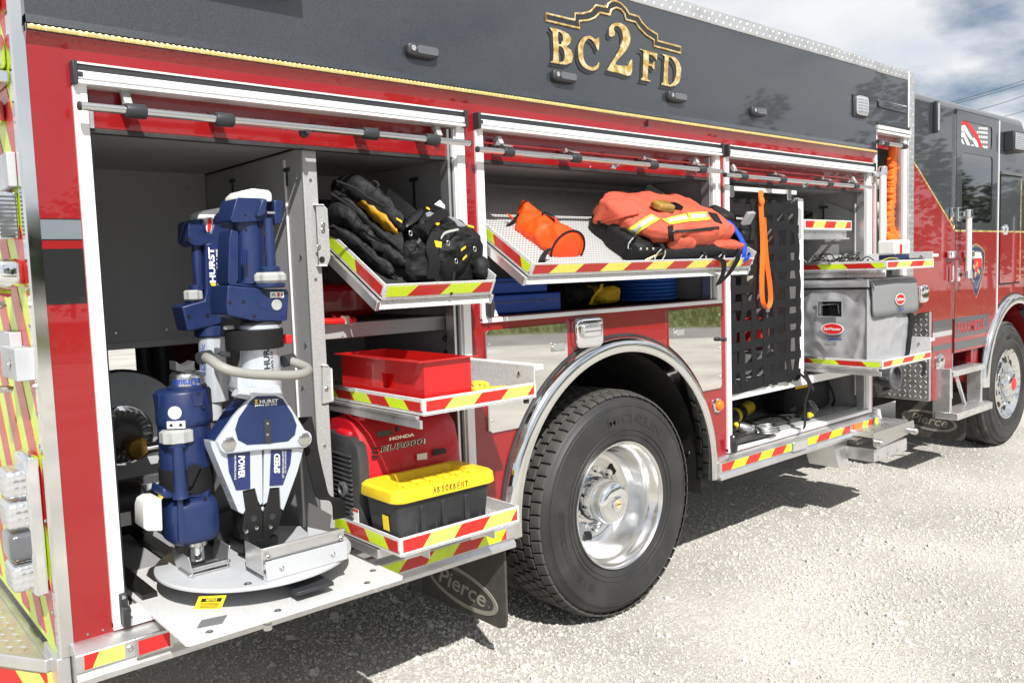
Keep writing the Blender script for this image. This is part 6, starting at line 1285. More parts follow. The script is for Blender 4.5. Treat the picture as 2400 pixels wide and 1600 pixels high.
letter4(C7, "HONDA", (1285, 1122), (1515, 1078), (1285, 1090), Yg, "ink_white", GN, bold=.04); letter4(C7, "EU2000", (1205, 1232), (1600, 1150), (1215, 1172), Yg, "ink_white", GN, bold=.05); letter4(C7, "EU2000", (1208, 1230), (1600, 1149), (1218, 1174), Yg - .0006, "ink_black", GN, bold=.015); letter4(C7, "i", (1602, 1148), (1616, 1145), (1602, 1102), Yg, "ink_white", GN, bold=.05)
MB().plate([poly(C7, [(1170, 1040), (1240, 1025), (1310, 1020), (1320, 1060), (1250, 1080), (1170, 1085)], Yg + .001)], (0, .004, 0)).build("switch_recess", "dark_plastic", GN); MB().lathe([(.010, 0), (.008, .008)], C7(1355, 1010, Yg), (0, -1, 0), 14).build("indicator", "cable_black", GN)
MB().plate([poly(C7, [(1540, 1245), (1632, 1232), (1634, 1290), (1542, 1300)], Yg)], (0, .002, 0)).build("rating_plate", "sticker_white", GN)
for y in (1185, 1225, 1270): MB().plate([poly(C7, [(1125, y), (1180, y - 6), (1180, y + 12), (1125, y + 18)], Yg + .002)], (0, .002, 0)).build("side_vent", "cable_black", GN)
MB().plate([poly(C7, [(1690, 1205), (1800, 1190), (1815, 1230), (1690, 1260)], Yg + .002)], (0, .002, 0)).build("side_vent", "cable_black", GN)
MB().box(1.398, 1.400, -.115, -.06, zg + .02, zg + .085).build("warning_sticker", "sticker_white", GN); MB().box(1.3975, 1.3985, -.115, -.06, zg + .075, zg + .085).build("warning_band", "sticker_red", GN)
for x in (1.46, 1.78): MB().box(x - .02, x + .02, -.10, .12, .7495, zg + .03).build("rubber_foot", "black_rubber", GN)
GN.location.y += .040
# tote
TO = thing("storage_tote", (1.59, -.23, .750), "black storage tote with a yellow lid hand lettered ABSORBENT", "storage tote")
zt = .750
def shell(x0, x1, y0, y1, z0, z1, tap, r=.03, n=6):
    vs = []; fs = []
    for z, s in ((z0, tap), (z0 + .006, 0), (z1, 0)):
        kx = tap * (1 - (z - z0) / (z1 - z0)); ring = []
        for cx_, cy_, a in ((x1 - kx - r, y1 - kx - r, 0), (x0 + kx + r, y1 - kx - r, 90), (x0 + kx + r, y0 + kx + r, 180), (x1 - kx - r, y0 + kx + r, 270)):
            ring += [(cx_ + r * math.cos(R(a + 90 * i / n)), cy_ + r * math.sin(R(a + 90 * i / n)), z) for i in range(n + 1)]
        vs += ring
    k = 4 * (n + 1)
    for i in range(2): fs += [(i * k + j, i * k + (j + 1) % k, (i + 1) * k + (j + 1) % k, (i + 1) * k + j) for j in range(k)]
    fs += [list(range(k))[::-1], [2 * k + j for j in range(k)]]
    return vs, fs
vs, fs = shell(1.403, 1.785, -.318, -.112, zt, .908, .014, .022); MB().add(vs, fs).build("tub", "tote_black", TO, smooth=40)
def tote_rib(xc, w, z0, z1): return MB().tube([Vector((xc - w, -.308 - .0085 * 0, z1)), Vector((xc - w, -.3065, z0)), Vector((xc - w * .5, -.3055, z0 - .006)), Vector((xc + w * .5, -.3055, z0 - .006)), Vector((xc + w, -.3065, z0)), Vector((xc + w, -.308, z1))], .004, 6).build("tub_rib", "tote_black", TO)
for xc, w in ((1.455, .022), (1.535, .022), (1.635, .03), (1.72, .02)): tote_rib(xc, w, zt + .03, zt + .105)
for xc in (1.500, 1.585, 1.68): MB().box(xc - .012, xc + .012, -.3185, -.300, zt + .02, zt + .13).build("tub_panel", "tote_black", TO, bevel=.004)
lid = MB(); xr0, xr1, yr0, yr1 = 1.383, 1.806, -.336, -.095
def ringp(x0, x1, y0, y1, r, z, n=6):
    out = []
    for cx_, cy_, a in ((x1 - r, y1 - r, 0), (x0 + r, y1 - r, 90), (x0 + r, y0 + r, 180), (x1 - r, y0 + r, 270)): out += [(cx_ + r * math.cos(R(a + 90 * i / n)), cy_ + r * math.sin(R(a + 90 * i / n)), z) for i in range(n + 1)]
    return out
rows = [ringp(xr0 + .002, xr1 - .002, yr0 + .002, yr1 - .002, .04, .903), ringp(xr0, xr1, yr0, yr1, .04, .907), ringp(xr0 + .003, xr1 - .003, yr0 + .003, yr1 - .003, .04, .937), ringp(xr0 + .012, xr1 - .012, yr0 + .012, yr1 - .012, .035, .945), ringp(xr0 + .085, xr1 - .060, yr0 + .092, yr1 - .030, .025, .945), ringp(xr0 + .090, xr1 - .065, yr0 + .098, yr1 - .034, .022, .918)]
k = 28; lid.add([p for r_ in rows for p in r_], [(i * k + j, i * k + (j + 1) % k, (i + 1) * k + (j + 1) % k, (i + 1) * k + j) for i in range(5) for j in range(k)] + [[5 * k + j for j in range(k)], list(range(k))[::-1]])
lo = lid.build("lid", "tote_yellow", TO, smooth=35)
for ix in range(5):
    for iy in range(3):
        x = xr0 + .105 + ix * .050; y = yr0 + .110 + iy * .030; MB().box(x, x + .038, y, y + .022, .917, .926).build("lid_waffle", "tote_yellow", lo, bevel=.003)
for ix in range(6):
    x = xr0 + .055 + ix * .053
    for y in (yr0 + .022, yr0 + .056): MB().box(x, x + .040, y, y + .026, .9445, .9505).build("lid_waffle", "tote_yellow", lo, bevel=.003)
CT = crop(760, 950, 3.6458)
Yt = -.3368
HW = {"A": [[(0, 0), (.45, 1), (.8, 0)], [(.15, .4), (.7, .45)]], "B": [[(.1, 0), (.1, 1), (.6, .85), (.2, .55), (.75, .3), (.1, 0)]], "S": [[(.8, .85), (.4, 1), (.2, .75), (.7, .4), (.5, .05), (.05, .1)]], "O": [[(.4, 1), (.1, .6), (.3, .05), (.7, .2), (.75, .75), (.4, 1)]], "R": [[(.1, 0), (.15, 1), (.7, .8), (.2, .5), (.8, 0)]], "E": [[(.7, 1), (.1, .95), (.1, 0), (.7, .05)], [(.1, .5), (.6, .5)]], "N": [[(.1, 0), (.1, 1), (.7, 0), (.75, 1)]], "T": [[(0, .95), (.9, 1)], [(.45, 1), (.4, 0)]]}
b0, b1, tvec = CT(935, 752, Yt), CT(1240, 690, Yt), CT(935, 697, Yt) - CT(935, 752, Yt)
for i, ch in enumerate("ABSORBENT"):
    o0 = b0.lerp(b1, i / 9.0); ux_ = (b1 - b0) / 9.0 * .82; mm_ = MB()
    for stp in HW[ch]: mm_.tube([o0 + ux_ * (x + rnd.uniform(-.02, .02)) + tvec * (y + rnd.uniform(-.03, .03)) + Vector((0, .0016, 0)) for x, y in stp], .0014, 5)
    mm_.build("marker_letter", "ink_black", lo)
lab = MB().plate([[(1.4035, -.22, .85), (1.4035, -.255, .85), (1.4065, -.255, .80), (1.4065, -.22, .80)]], (-.001, 0, 0)).build("tub_label", "sticker_yellow", TO); MB().plate([[(1.4075, -.20, .79), (1.4075, -.245, .79), (1.4105, -.245, .765), (1.4105, -.20, .765)]], (-.001, 0, 0)).build("tub_label", "sticker_white", TO)
MB().plate([poly(CT, [(975, 1085), (1125, 1042), (1125, 1075), (975, 1115)], -.3085)], (0, .001, 0)).build("tub_label", "sticker_white", TO)
# ------------------------------------------------------------------ red steel box and rope on the middle tray
RB = thing("red_steel_box", (1.55, -.155, 1.209), "open red sheet steel box with flanged rim and a square side cut-out", "steel box")
zb_, zt_ = 1.2095, 1.357; x0, x1, y0, y1 = 1.462, 1.648, -.405, .10
wz = [Vector((x0, -.165, 1.255)), Vector((x0, -.165, 1.305)), Vector((x0, -.235, 1.305)), Vector((x0, -.235, 1.255))]
MB().plate([[Vector((x0, y0, zb_)), Vector((x0, y1, zb_)), Vector((x0, y1, zt_)), Vector((x0, y0, zt_))], wz], (.003, 0, 0)).build("side_wall", "red_metal", RB)
MB().box(x1 - .003, x1, y0 + .001, y1, zb_, zt_).build("side_wall", "red_metal", RB); MB().box(x0 + .0032, x1 - .0032, y0, y0 + .003, zb_, zt_).build("end_wall", "red_metal", RB); MB().box(x0 + .0032, x1 - .0032, y1 - .003, y1, zb_, zt_).build("end_wall", "red_metal", RB); MB().box(x0 + .004, x1 - .004, y0 + .004, y1 - .004, zb_, zb_ + .003).build("box_floor", "red_metal", RB)
MB().box(x0 - .028, x0 - .0002, y0 - .018, y1, zt_ - .003, zt_ + .0005).build("rim_flange", "red_metal", RB, bevel=.001); MB().box(x0, x1 + .022, y0 - .018, y0 + .002, zt_ - .0028, zt_ + .0008).build("rim_flange", "red_metal", RB, bevel=.001); MB().box(x0 - .030, x0 - .0002, y0 - .010, y1, zb_ - .001, zb_ + .002).build("foot_flange", "red_metal", RB)
RPo = thing("yellow_rope", (1.76, -.36, 1.209), "yellow braided rope tied in a loose knot on the tray beside the red box", "rope")
C10 = crop(600, 750, 3.92)
rp = [(1.665, -.36, 1.222), (1.69, -.385, 1.224), (1.72, -.37, 1.23), (1.70, -.33, 1.226), (1.68, -.37, 1.240), (1.71, -.40, 1.236), (1.735, -.37, 1.252), (1.70, -.35, 1.255), (1.72, -.39, 1.224), (1.77, -.37, 1.221), (1.82, -.38, 1.222), (1.86, -.36, 1.221), (1.85, -.33, 1.221), (1.80, -.34, 1.226), (1.75, -.35, 1.232), (1.72, -.37, 1.243), (1.69, -.40, 1.222)]
MB().tube(bez(rp, 7), .0095, 8).build("rope_strand", "rope_yellow", RPo, smooth=60)

# ------------------------------------------------------------------ black tool bag on the tilted tray
BG = thing("black_tool_bag", (1.67, -.03, 1.62), "black padded tool bag with yellow trim, flap open, on a tilted tray", "tool bag")
def along(p0, p1, wv, hv, prof, n=26, m=18, amp=.004, freq=16, seed=1, bow=None, e=.7):
    """soft body from p0 to p1; prof(t) -> (half width, half height); bow(t) -> offset vector"""
    p0, p1, wv, hv = map(Vector, (p0, p1, wv, hv)); wv.normalize(); hv.normalize(); mb = MB(); off = Vector((seed * 5.1, seed, 0))
    sg = lambda x: math.copysign(abs(x) ** e, x)
    def P(u, v):
        t = min(.9995, max(.0005, u)); a = 2 * math.pi * v; w_, h_ = prof(t); c = p0.lerp(p1, t) + (bow(t) if bow else Vector())
        q = c + wv * (w_ * sg(math.cos(a))) + hv * (h_ * sg(math.sin(a))); kk = q * freq + off
        d = (wv * math.cos(a) + hv * math.sin(a)); return q + d * (amp * (-1.4 * abs(noise.noise(kk)) + .6 * noise.noise(kk * 2.7)))
    mb.grid(P, n, m, cv=True); nn = n * m
    mb.f.append(list(range(m))[::-1]); mb.f.append([(n - 1) * m + j for j in range(m)]); return mb
rd = lambda t, w, h, k=.25: (w * min(1, (t / k) ** .5 if t < k else 1, ((1 - t) / k) ** .5 if t > 1 - k else 1), h * min(1, (t / k) ** .5 if t < k else 1, ((1 - t) / k) ** .5 if t > 1 - k else 1))
CB = crop(600, 400, 3.92)
P_ = lambda x, y, Y: CB(x, y, Y)
dep = (0, 1, 0)
# back lid rising to the upper left, open mouth with yellow lining, front wall
along(P_(715, 105, .13), P_(1330, 560, -.06), dep, (0.3, 0, .9), lambda t: rd(t, .070, .036 + .010 * math.sin(3 * t), .12), 60, 30, .013, 17, 1, lambda t: Vector((0, 0, .030 * math.sin(math.pi * t)))).build("lid_flap", "black_cloth", BG, smooth=60)
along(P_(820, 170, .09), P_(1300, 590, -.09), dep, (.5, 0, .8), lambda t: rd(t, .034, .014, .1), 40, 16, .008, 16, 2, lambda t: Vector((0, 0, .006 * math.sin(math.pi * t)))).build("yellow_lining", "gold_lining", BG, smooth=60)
along(P_(690, 190, .10), P_(1370, 800, -.13), dep, (.6, 0, .75), lambda t: rd(t, .050, .016, .1), 60, 24, .011, 19, 3, lambda t: Vector((0, -.01, -.014 * math.sin(math.pi * t)))).build("mouth_rim", "black_cloth", BG, smooth=60)
along(P_(690, 300, .09), P_(1380, 900, -.14), dep, (.6, 0, .75), lambda t: rd(t, .055, .034 * (1 - .3 * t), .12), 60, 28, .015, 15, 4, lambda t: Vector((0, 0, -.010 * math.sin(math.pi * t)))).build("front_wall", "black_cloth", BG, smooth=60)
along(P_(700, 520, .07), P_(1250, 960, -.13), dep, (.6, 0, .75), lambda t: rd(t, .050, .020, .1), 50, 22, .012, 17, 5).build("bag_base", "black_cloth", BG, smooth=60)
for (a, b_, Yq, sg_) in (((740, 95), (1180, 330), .02, 6), ((690, 210), (1400, 780), -.02, 7), ((700, 500), (1300, 985), -.02, 8)):
    MB().tube(bez([P_(a[0], a[1], Yq), P_((a[0] * 2 + b_[0]) / 3 + 20, (a[1] * 2 + b_[1]) / 3 - 10, Yq - .05), P_((a[0] + b_[0] * 2) / 3, (a[1] + b_[1] * 2) / 3, Yq - .09), P_(b_[0], b_[1], Yq - .12)], 6), .0045, 6).build("piping", "black_web", BG)
MB().plate([poly(CB, [(895, 108), (980, 105), (1070, 135), (1072, 200), (985, 195), (930, 150)], .035)], (0, .004, 0)).build("grey_patch", "grey_cloth", BG, bevel=.001)
MB().plate([poly(CB, [(1080, 145), (1125, 170), (1145, 240), (1130, 318), (1085, 245)], .03)], (0, .004, 0)).build("yellow_tab", "yellow_cloth", BG, bevel=.001)
MB().tube(bez([P_(1065, 120, .05), P_(1090, 100, .04), P_(1125, 130, .03), P_(1115, 150, .03)], 5), .006, 6).build("carry_loop", "black_web", BG)
# main compartment on the right
MB().pillow(P_(1700, 770, -.06), (.128, 0, 0), (0, .115, .055), (0, -.03, .118), .45, .6, .022, 13, 3, 90, 60).build("main_body", "black_cloth", BG, smooth=60)
MB().pillow(P_(1880, 690, -.13), (.075, 0, -.01), (0, .06, .02), (0, -.01, .062), .4, .5, .014, 18, 5, 60, 40).build("side_pocket", "black_cloth", BG, smooth=60)
MB().pillow(P_(2060, 890, -.17), (.034, 0, 0), (0, .04, .01), (0, 0, .044), .8, .9, .004, 18, 6, 28, 18).build("round_pouch", "black_cloth", BG, smooth=60)
MB().pillow(P_(1480, 830, -.16), (.055, 0, .0), (0, .04, .02), (0, 0, .068), .6, .7, .014, 18, 8, 50, 34).build("end_pocket", "black_cloth", BG, smooth=60)
along(P_(1395, 520, -.06), P_(1500, 350, -.02), (1, 0, .3), (0, 1, .2), lambda t: rd(t, .032, .012, .3), 18, 14, .001, 20, 9).build("shoulder_pad", "cable_black", BG, smooth=60)
MB().band(bez([P_(1560, 560, -.17), P_(1600, 480, -.16), P_(1690, 400, -.12), P_(1770, 400, -.08)], 6), (.4, 0, -1), .030, .003).build("strap", "black_web", BG)
MB().band(bez([P_(1620, 990, -.20), P_(1640, 850, -.205), P_(1610, 700, -.20), P_(1660, 560, -.16)], 6), (1, 0, 0), .045, .003).build("strap", "black_web", BG)
MB().band(bez([P_(1860, 860, -.205), P_(1930, 800, -.21), P_(1990, 720, -.21), P_(2030, 600, -.18)], 6), (.3, 0, 1), .020, .003).build("strap", "black_web", BG)
MB().plate([poly(CB, [(1640, 640), (1710, 655), (1705, 710), (1655, 702)], -.208)], (0, .003, 0)).build("yellow_tab", "yellow_cloth", BG, bevel=.001)
MB().plate([poly(CB, [(1650, 480), (1690, 478), (1680, 500), (1660, 502)], -.182)], (0, .003, 0)).build("yellow_logo", "yellow_cloth", BG)
for a, b_ in (((1885, 730), (1925, 700)), ((1900, 815), (1935, 780)), ((1945, 505), (2000, 520)), ((1290, 440), (1340, 470)), ((1565, 340), (1595, 355))):
    MB().band([P_(*a, -.215 if a[0] > 1700 else -.12), P_(*b_, -.215 if a[0] > 1700 else -.12)], (0, 0, 1), .007, .003).build("yellow_pull", "yellow_cloth", BG)
MB().band(bez([P_(1700, 620, -.205), P_(1740, 570, -.20), P_(1830, 545, -.19), P_(1860, 540, -.18)], 5), (0, 0, 1), .008, .003).build("reflective_piping", "reflective_grey", BG)
MB().plate([poly(CB, [(1760, 420), (1830, 430), (1930, 500), (1920, 530), (1860, 525), (1830, 470)], -.12)], (0, .004, 0)).build("grey_patch", "grey_cloth", BG, bevel=.001)
MB().plate([poly(CB, [(1560, 390), (1600, 375), (1645, 395), (1640, 415), (1570, 425)], -.08)], (0, .004, 0)).build("grey_patch", "grey_cloth", BG, bevel=.001)
MB().plate([poly(CB, [(1640, 310), (1692, 270), (1735, 320), (1735, 350)], .0)], (0, .004, 0)).build("paper_corner", "sticker_white", BG)
for p_ in ((1420, 575, -.16), (2010, 720, -.21), (1765, 665, -.21), (1840, 830, -.212)):
    MB().tube([P_(*p_) + Vector((.006 * math.cos(i * .785), 0, .009 * math.sin(i * .785))) for i in range(8)], .0016, 6, closed=True).build("clip_ring", "brushed_steel", BG)
MB().band([P_(1820, 930, -.212), P_(1815, 1010, -.226), P_(1800, 1030, -.230), P_(1795, 1140, -.2262)], (1, 0, 0), .010, .002).build("hanging_cord", "black_web", BG)
MB().plate([poly(CB, [(1475, 660), (1500, 620), (1520, 640), (1495, 672)], -.20)], (0, .003, 0)).build("buckle", "brushed_steel", BG)
# ------------------------------------------------------------------ on the wide tilted tray: orange bag and rescue pack
CD = crop(1100, 400, 3.36); Q_ = lambda x, y, Y: CD(x, y, Y)
OB = thing("orange_bag", (2.36, -.02, 1.68), "bright orange vinyl rope bag lying on its side with black handles", "bag")
pa, pb = Q_(385, 415, .15), Q_(775, 622, -.135); axd = (pb - pa).normalized(); sv = Vector((0, 0, 1)).cross(axd).normalized(); uv = axd.cross(sv)
def oprof(t):
    f = min(1, t * 3.2); f = f * f * (3 - 2 * f); return (.020 + .078 * f * (1 - .04 * t), .100 - .018 * f)
ob = along(pa, pb, sv, uv, oprof, 80, 64, .012, 11, 11, lambda t: Vector((0, 0, .014 * (1 - t))), 1.0); ob.build("bag_body", "orange_cloth", OB, smooth=60)
cap_c = pb + axd * .002
MB().lathe([(.0001, .008), (.055, .006), (.076, .0), (.079, -.006)], cap_c, axd, 32, caps=False).build("end_panel", "orange_cloth", OB, smooth=60)
MB().tube([cap_c + (sv * math.cos(i * 2 * math.pi / 28) * .0925 + uv * math.sin(i * 2 * math.pi / 28) * .0815) for i in range(28)], .0042, 6, closed=True).build("end_seam", "black_web", OB)
MB().band(bez([Q_(560, 350, .02), Q_(600, 330, -.02), Q_(660, 360, -.05), Q_(672, 420, -.06), Q_(662, 450, -.06)], 6), (.5, .6, .2), .028, .003).build("carry_handle", "black_web", OB)
MB().band(bez([Q_(565, 745, -.20), Q_(575, 690, -.205), Q_(605, 640, -.19), Q_(640, 610, -.18)], 6), (1, -.3, .2), .030, .003).build("end_handle", "black_web", OB)
MB().band(bez([Q_(275, 445, .10), Q_(330, 410, .10), Q_(400, 330, .12), Q_(440, 275, .14)], 6), (.3, 1, .2), .016, .004).build("end_seam", "black_web", OB)
for a, b_ in (((250, 455), (300, 470)), ((300, 345), (340, 370)), ((430, 270), (450, 300))): MB().band([Q_(*a, .10), Q_(*b_, .09)], (0, .6, .6), .016, .004).build("pull_tab", "orange_cloth", OB)
# rescue pack
RPk = thing("rescue_pack", (2.98, -.02, 1.68), "faded orange rescue pack with lime reflective bands and black base with steel rings", "rescue pack")
fu = lambda u, s, n: PW(u, s, n)
Xv = Vector((1, 0, 0)); Bv2 = (PW(0, 1, 0) - PW(0, 0, 0)); Uv2 = (PW(0, 0, 1) - PW(0, 0, 0))
PC, PAx, PAy, PAz = fu(1.00, .250, .108), .375, .200, .090
def pk_top(u, s):   # height of the pack's top at tray coordinates
    a = abs((u - 1.00) / PAx) ; b_ = abs((s - .235) / PAy); e2, e1 = .5, .45
    k = (a ** (2 / e2) + b_ ** (2 / e2)) ** (e2 / e1); return .092 + PAz * max(0.0, 1 - k) ** (e1 / 2)
pk_m = MB().pillow(PC, Xv * PAx, Bv2 * PAy, Uv2 * PAz, .45, .5, .022, 6.5, 21, 120, 64); pk_m.build("pack_body", "faded_orange", RPk, smooth=60)
MB().pillow(fu(1.02, .218, .052), Xv * .395, Bv2 * .205, Uv2 * .052, .35, .4, .006, 9, 22, 70, 24).build("pack_base", "black_cloth", RPk, smooth=60)
MB().pillow(fu(.67, .14, .06), Xv * .075, Bv2 * .12, Uv2 * .062, .6, .7, .008, 12, 23, 40, 24).build("end_pouch", "black_cloth", RPk, smooth=60)
pk_f = MB().pillow(fu(.78, .17, .155), Xv * .135, Bv2 * .15, Uv2 * .035, .5, .6, .012, 9, 24, 60, 32); pk_f.build("top_flap", "faded_orange", RPk, smooth=60)
MB().pillow(fu(.90, .050, .088), Xv * .10, Bv2 * .024, Uv2 * .052, .5, .6, .007, 14, 25, 40, 20).build("loose_flap", "faded_orange", RPk, smooth=60)
MB().pillow(fu(1.27, .06, .085), Xv * .115, Bv2 * .035, Uv2 * .030, .4, .5, .005, 14, 26, 40, 20).build("front_pocket", "faded_orange", RPk, smooth=60)
from mathutils.bvhtree import BVHTree
pk_b = MB(); pk_b.add(pk_m.v, pk_m.f); pk_b.add(pk_f.v, pk_f.f); PKB = BVHTree.FromPolygons(pk_b.v, pk_b.f)
def drape(bvh, fn, quad, name, mt, par, n=9, off=.004, thick=.003):
    """cloth patch lying on a surface: the four photo corners are carried on to it"""
    a_, b_, c_, d_ = [Vector((x, y, 0)) for x, y in quad]; V_ = []
    for i in range(n):
        for j in range(n):
            p_ = a_.lerp(b_, j / (n - 1)).lerp(d_.lerp(c_, j / (n - 1)), i / (n - 1)); t_ = fn(p_.x, p_.y, 0.0); dr_ = (t_ - CAM).normalized(); h_ = bvh.ray_cast(CAM, dr_)
            if h_[0] is None: return None
            V_.append(h_[0] - dr_ * off * .4 + (h_[1] if h_[1].dot(dr_) < 0 else -h_[1]) * off)
    mb_ = MB(); mb_.add(V_, [(i * n + j, i * n + j + 1, (i + 1) * n + j + 1, (i + 1) * n + j) for i in range(n - 1) for j in range(n - 1)]); o = mb_.build(name, mt, par, smooth=70)
    md = o.modifiers.new("t", 'SOLIDIFY'); md.thickness = thick; md.offset = 0; return o
for qd in ([(1245, 462), (1430, 348), (1500, 385), (1305, 507)], [(1515, 388), (1700, 345), (1745, 402), (1580, 428)], [(1712, 340), (1862, 330), (1896, 390), (1748, 405)], [(1590, 240), (1745, 217), (1785, 238), (1620, 256)], [(1476, 252), (1532, 240), (1542, 262), (1500, 270)]):
    o = drape(PKB, CD, qd, "hi_vis_band", "hi_vis", RPk)
    if o is None: continue
    A_, B_, C_, D_ = [Vector((x, y)) for x, y in qd]; L_ = lambda u, v: tuple(A_.lerp(B_, u).lerp(D_.lerp(C_, u), v))
    drape(PKB, CD, [L_(.06, .27), L_(.94, .27), L_(.94, .73), L_(.06, .73)], "reflective_strip", "reflective_grey", o, off=.0075)
for qd in ([(1005, 395), (1030, 392), (1075, 470), (1050, 476)], [(1110, 440), (1150, 452), (1150, 466), (1110, 456)], [(1260, 580), (1560, 560), (1570, 572), (1265, 594)], [(1800, 250), (1850, 255), (1860, 300), (1805, 290)], [(1880, 330), (1950, 345), (1990, 420), (1930, 400)], [(1560, 440), (1600, 436), (1610, 560), (1575, 566)]): drape(PKB, CD, qd, "dark_trim", "black_web", RPk, off=.003)
drape(PKB, CD, [(1590, 478), (1960, 440), (1962, 462), (1600, 490)], "pocket_zip", "cable_black", RPk)
drape(PKB, CD, [(1200, 450), (1235, 445), (1330, 535), (1310, 555)], "grip_strap", "black_web", RPk, off=.008, thick=.008)
drape(PKB, CD, [(1045, 395), (1320, 335), (1330, 355), (1060, 410)], "flap_edge", "faded_orange", RPk, off=.010, thick=.012)
for u, s, n, r in ((.60, .07, .10, .028), (.73, .008, .07, .036), (1.04, .006, .046, .030), (1.18, .006, .048, .030), (1.315, .006, .050, .030)):
    c = fu(u, s, n); MB().tube([c + Xv * (r * .8 * math.cos(i * math.pi / 10)) + Uv2 * (r * math.sin(i * math.pi / 10)) for i in range(20)], .0035, 6, closed=True).build("steel_ring", "chrome", RPk)
    MB().band([c + Uv2 * (r + .012) + Bv2 * .02, c + Uv2 * (r + .002) - Bv2 * .004, c + Uv2 * (r - .012)], Xv, .022, .004).build("ring_tab", "black_web", RPk)
for u in (.60, .64, .68): MB().lathe([(.006, 0), (.005, .003)], fu(u, .02, .10), -Bv2, 10).build("snap", "brushed_steel", RPk)
for u in (.83, .90, .97, 1.1, 1.25): MB().lathe([(.006, 0), (.005, .003)], fu(u, .030, .030), -Bv2, 10).build("snap", "brushed_steel", RPk)
MB().tube([fu(.655, .03, .03), fu(.74, .012, .085)], .0055, 8).build("brass_pin", "bronze", RPk)
MB().band(bez([fu(1.30, .25, .185), fu(1.34, .13, .165), fu(1.375, .04, .10), fu(1.37, .005, .03)], 6), Xv, .035, .006).build("blue_strap", "blue_web", RPk); MB().band(bez([fu(1.35, -.01, .05), fu(1.40, .0, .06), fu(1.43, .03, .06)], 5), Uv2, .025, .005).build("blue_strap", "blue_web", RPk)
MB().pillow(fu(1.36, .22, .17), Xv * .05, Bv2 * .07, Uv2 * .035, .6, .7, .006, 14, 29, 30, 18).build("mask_pouch", "black_cloth", RPk, smooth=60)
MB().pillow(fu(1.405, .12, .10), Xv * .032, Bv2 * .06, Uv2 * .06, .5, .6, .006, 14, 30, 30, 18).build("side_pouch", "black_cloth", RPk, smooth=60)
MB().tube(bez([fu(1.37, .14, .19), fu(1.41, .10, .20), fu(1.44, .08, .17), fu(1.44, .06, .12)], 6), .012, 8).build("hose_loop", "cable_black", RPk)
MB().plate([[fu(1.355, .08, .185), fu(1.415, .08, .19), fu(1.415, .08, .255), fu(1.36, .08, .25)]], Bv2 * .02).build("radio", "grey_cloth", RPk, bevel=.004)
# goggles on top and hanging strap end
GG = thing("amber_goggles", fu(.90, .23, .20), "amber lensed safety goggles resting on top of the orange rescue pack", "goggles")
tz = pk_top(.93, .22) + .012
MB().pillow(fu(.90, .22, tz + .014), Xv * .055, Bv2 * .035, Uv2 * .016, .5, .5, nu=36, nv=18).build("lens", "amber_glass", GG, smooth=60)
MB().tube([fu(.90 + .062 * math.cos(i * math.pi / 10), .22 + .042 * math.sin(i * math.pi / 10), tz + .006) for i in range(20)], .007, 8, closed=True).build("frame", "bronze", GG)
MB().band(bez([fu(.96, .22, tz + .006), fu(1.0, .20, tz + .012), fu(1.04, .22, tz + .006), fu(1.03, .26, tz + .006), fu(.97, .26, tz + .004)], 6), Uv2, .016, .003).build("head_strap", "black_web", GG)
HS = thing("hanging_strap", PW(1.15, -.01, .03), "black webbing loop hanging over the front lip of the wide tray", "strap")
MB().band(bez([PW(1.10, -.012, .07), PW(1.17, -.02, .05), PW(1.205, -.025, -.01), PW(1.215, -.02, -.07)], 6), (1, -.2, .3), .030, .003).build("webbing", "black_web", HS); MB().band(bez([PW(1.215, -.02, -.075), PW(1.26, -.02, -.02), PW(1.275, -.02, .05), PW(1.275, -.012, .09)], 6), (1, -.2, .2), .034, .003).build("webbing", "black_web", HS)

# ------------------------------------------------------------------ in the wide locker under the tray
for i, (x0, x1, z0, z1, y0) in enumerate(((2.10, 2.52, 1.452, 1.530, .06), (2.10, 2.46, 1.533, 1.60, .08))):
    BC = thing("blue_crate", ((x0 + x1) / 2, y0 + .15, z0), ("lower blue plastic case under the wide tilted tray", "upper blue plastic case under the wide tilted tray")[i], "case", "blue cases under the tray")
    MB().box(x0, x1, y0, y0 + .30, z0, z1).build("case_body", "blue_crate", BC, bevel=.006); MB().box(x0 + .01, x1 - .01, y0 - .004, y0, z0 + .045, z0 + .050).build("case_seam", "blue_label", BC)
YB = thing("yellow_harness", (2.95, .28, 1.452), "yellow and black harness heaped at the back under the wide tray", "harness")
MB().pillow((2.98, .26, 1.495), (.085, 0, 0), (0, .10, 0), (0, 0, .045), .6, .7, .02, 12, 31, 40, 24).build("yellow_webbing", "yellow_cloth", YB, smooth=60); MB().pillow((2.84, .30, 1.50), (.10, 0, 0), (0, .10, 0), (0, 0, .050), .6, .7, .02, 12, 32, 40, 24).build("black_padding", "black_cloth", YB, smooth=60); MB().band(bez([(2.84, .19, 1.46), (2.85, .17, 1.50), (2.88, .16, 1.53), (2.90, .17, 1.55)], 5), (1, 0, 0), .02, .003).build("yellow_strap", "yellow_cloth", YB)
BH = thing("blue_hose", (3.36, .30, 1.452), "blue ribbed suction hose coiled at the back of the wide locker", "hose")
for i in range(7): MB().tube([Vector((3.36 + (.16 - .006 * (i % 2)) * math.cos(t), .30 + .16 * math.sin(t), 1.462 + i * .019)) for t in [2 * math.pi * k_ / 32 for k_ in range(32)]], .0095, 8, closed=True).build("hose_coil", "blue_hose", BH, smooth=60)
DB = thing("dark_equipment_bag", (3.10, .50, 1.452), "dark equipment bag at the very back of the wide locker", "bag"); MB().pillow((3.10, .50, 1.55), (.25, 0, 0), (0, .12, 0), (0, 0, .10), .5, .6, .015, 8, 33, 40, 24).build("bag_body", "black_cloth", DB, smooth=60)
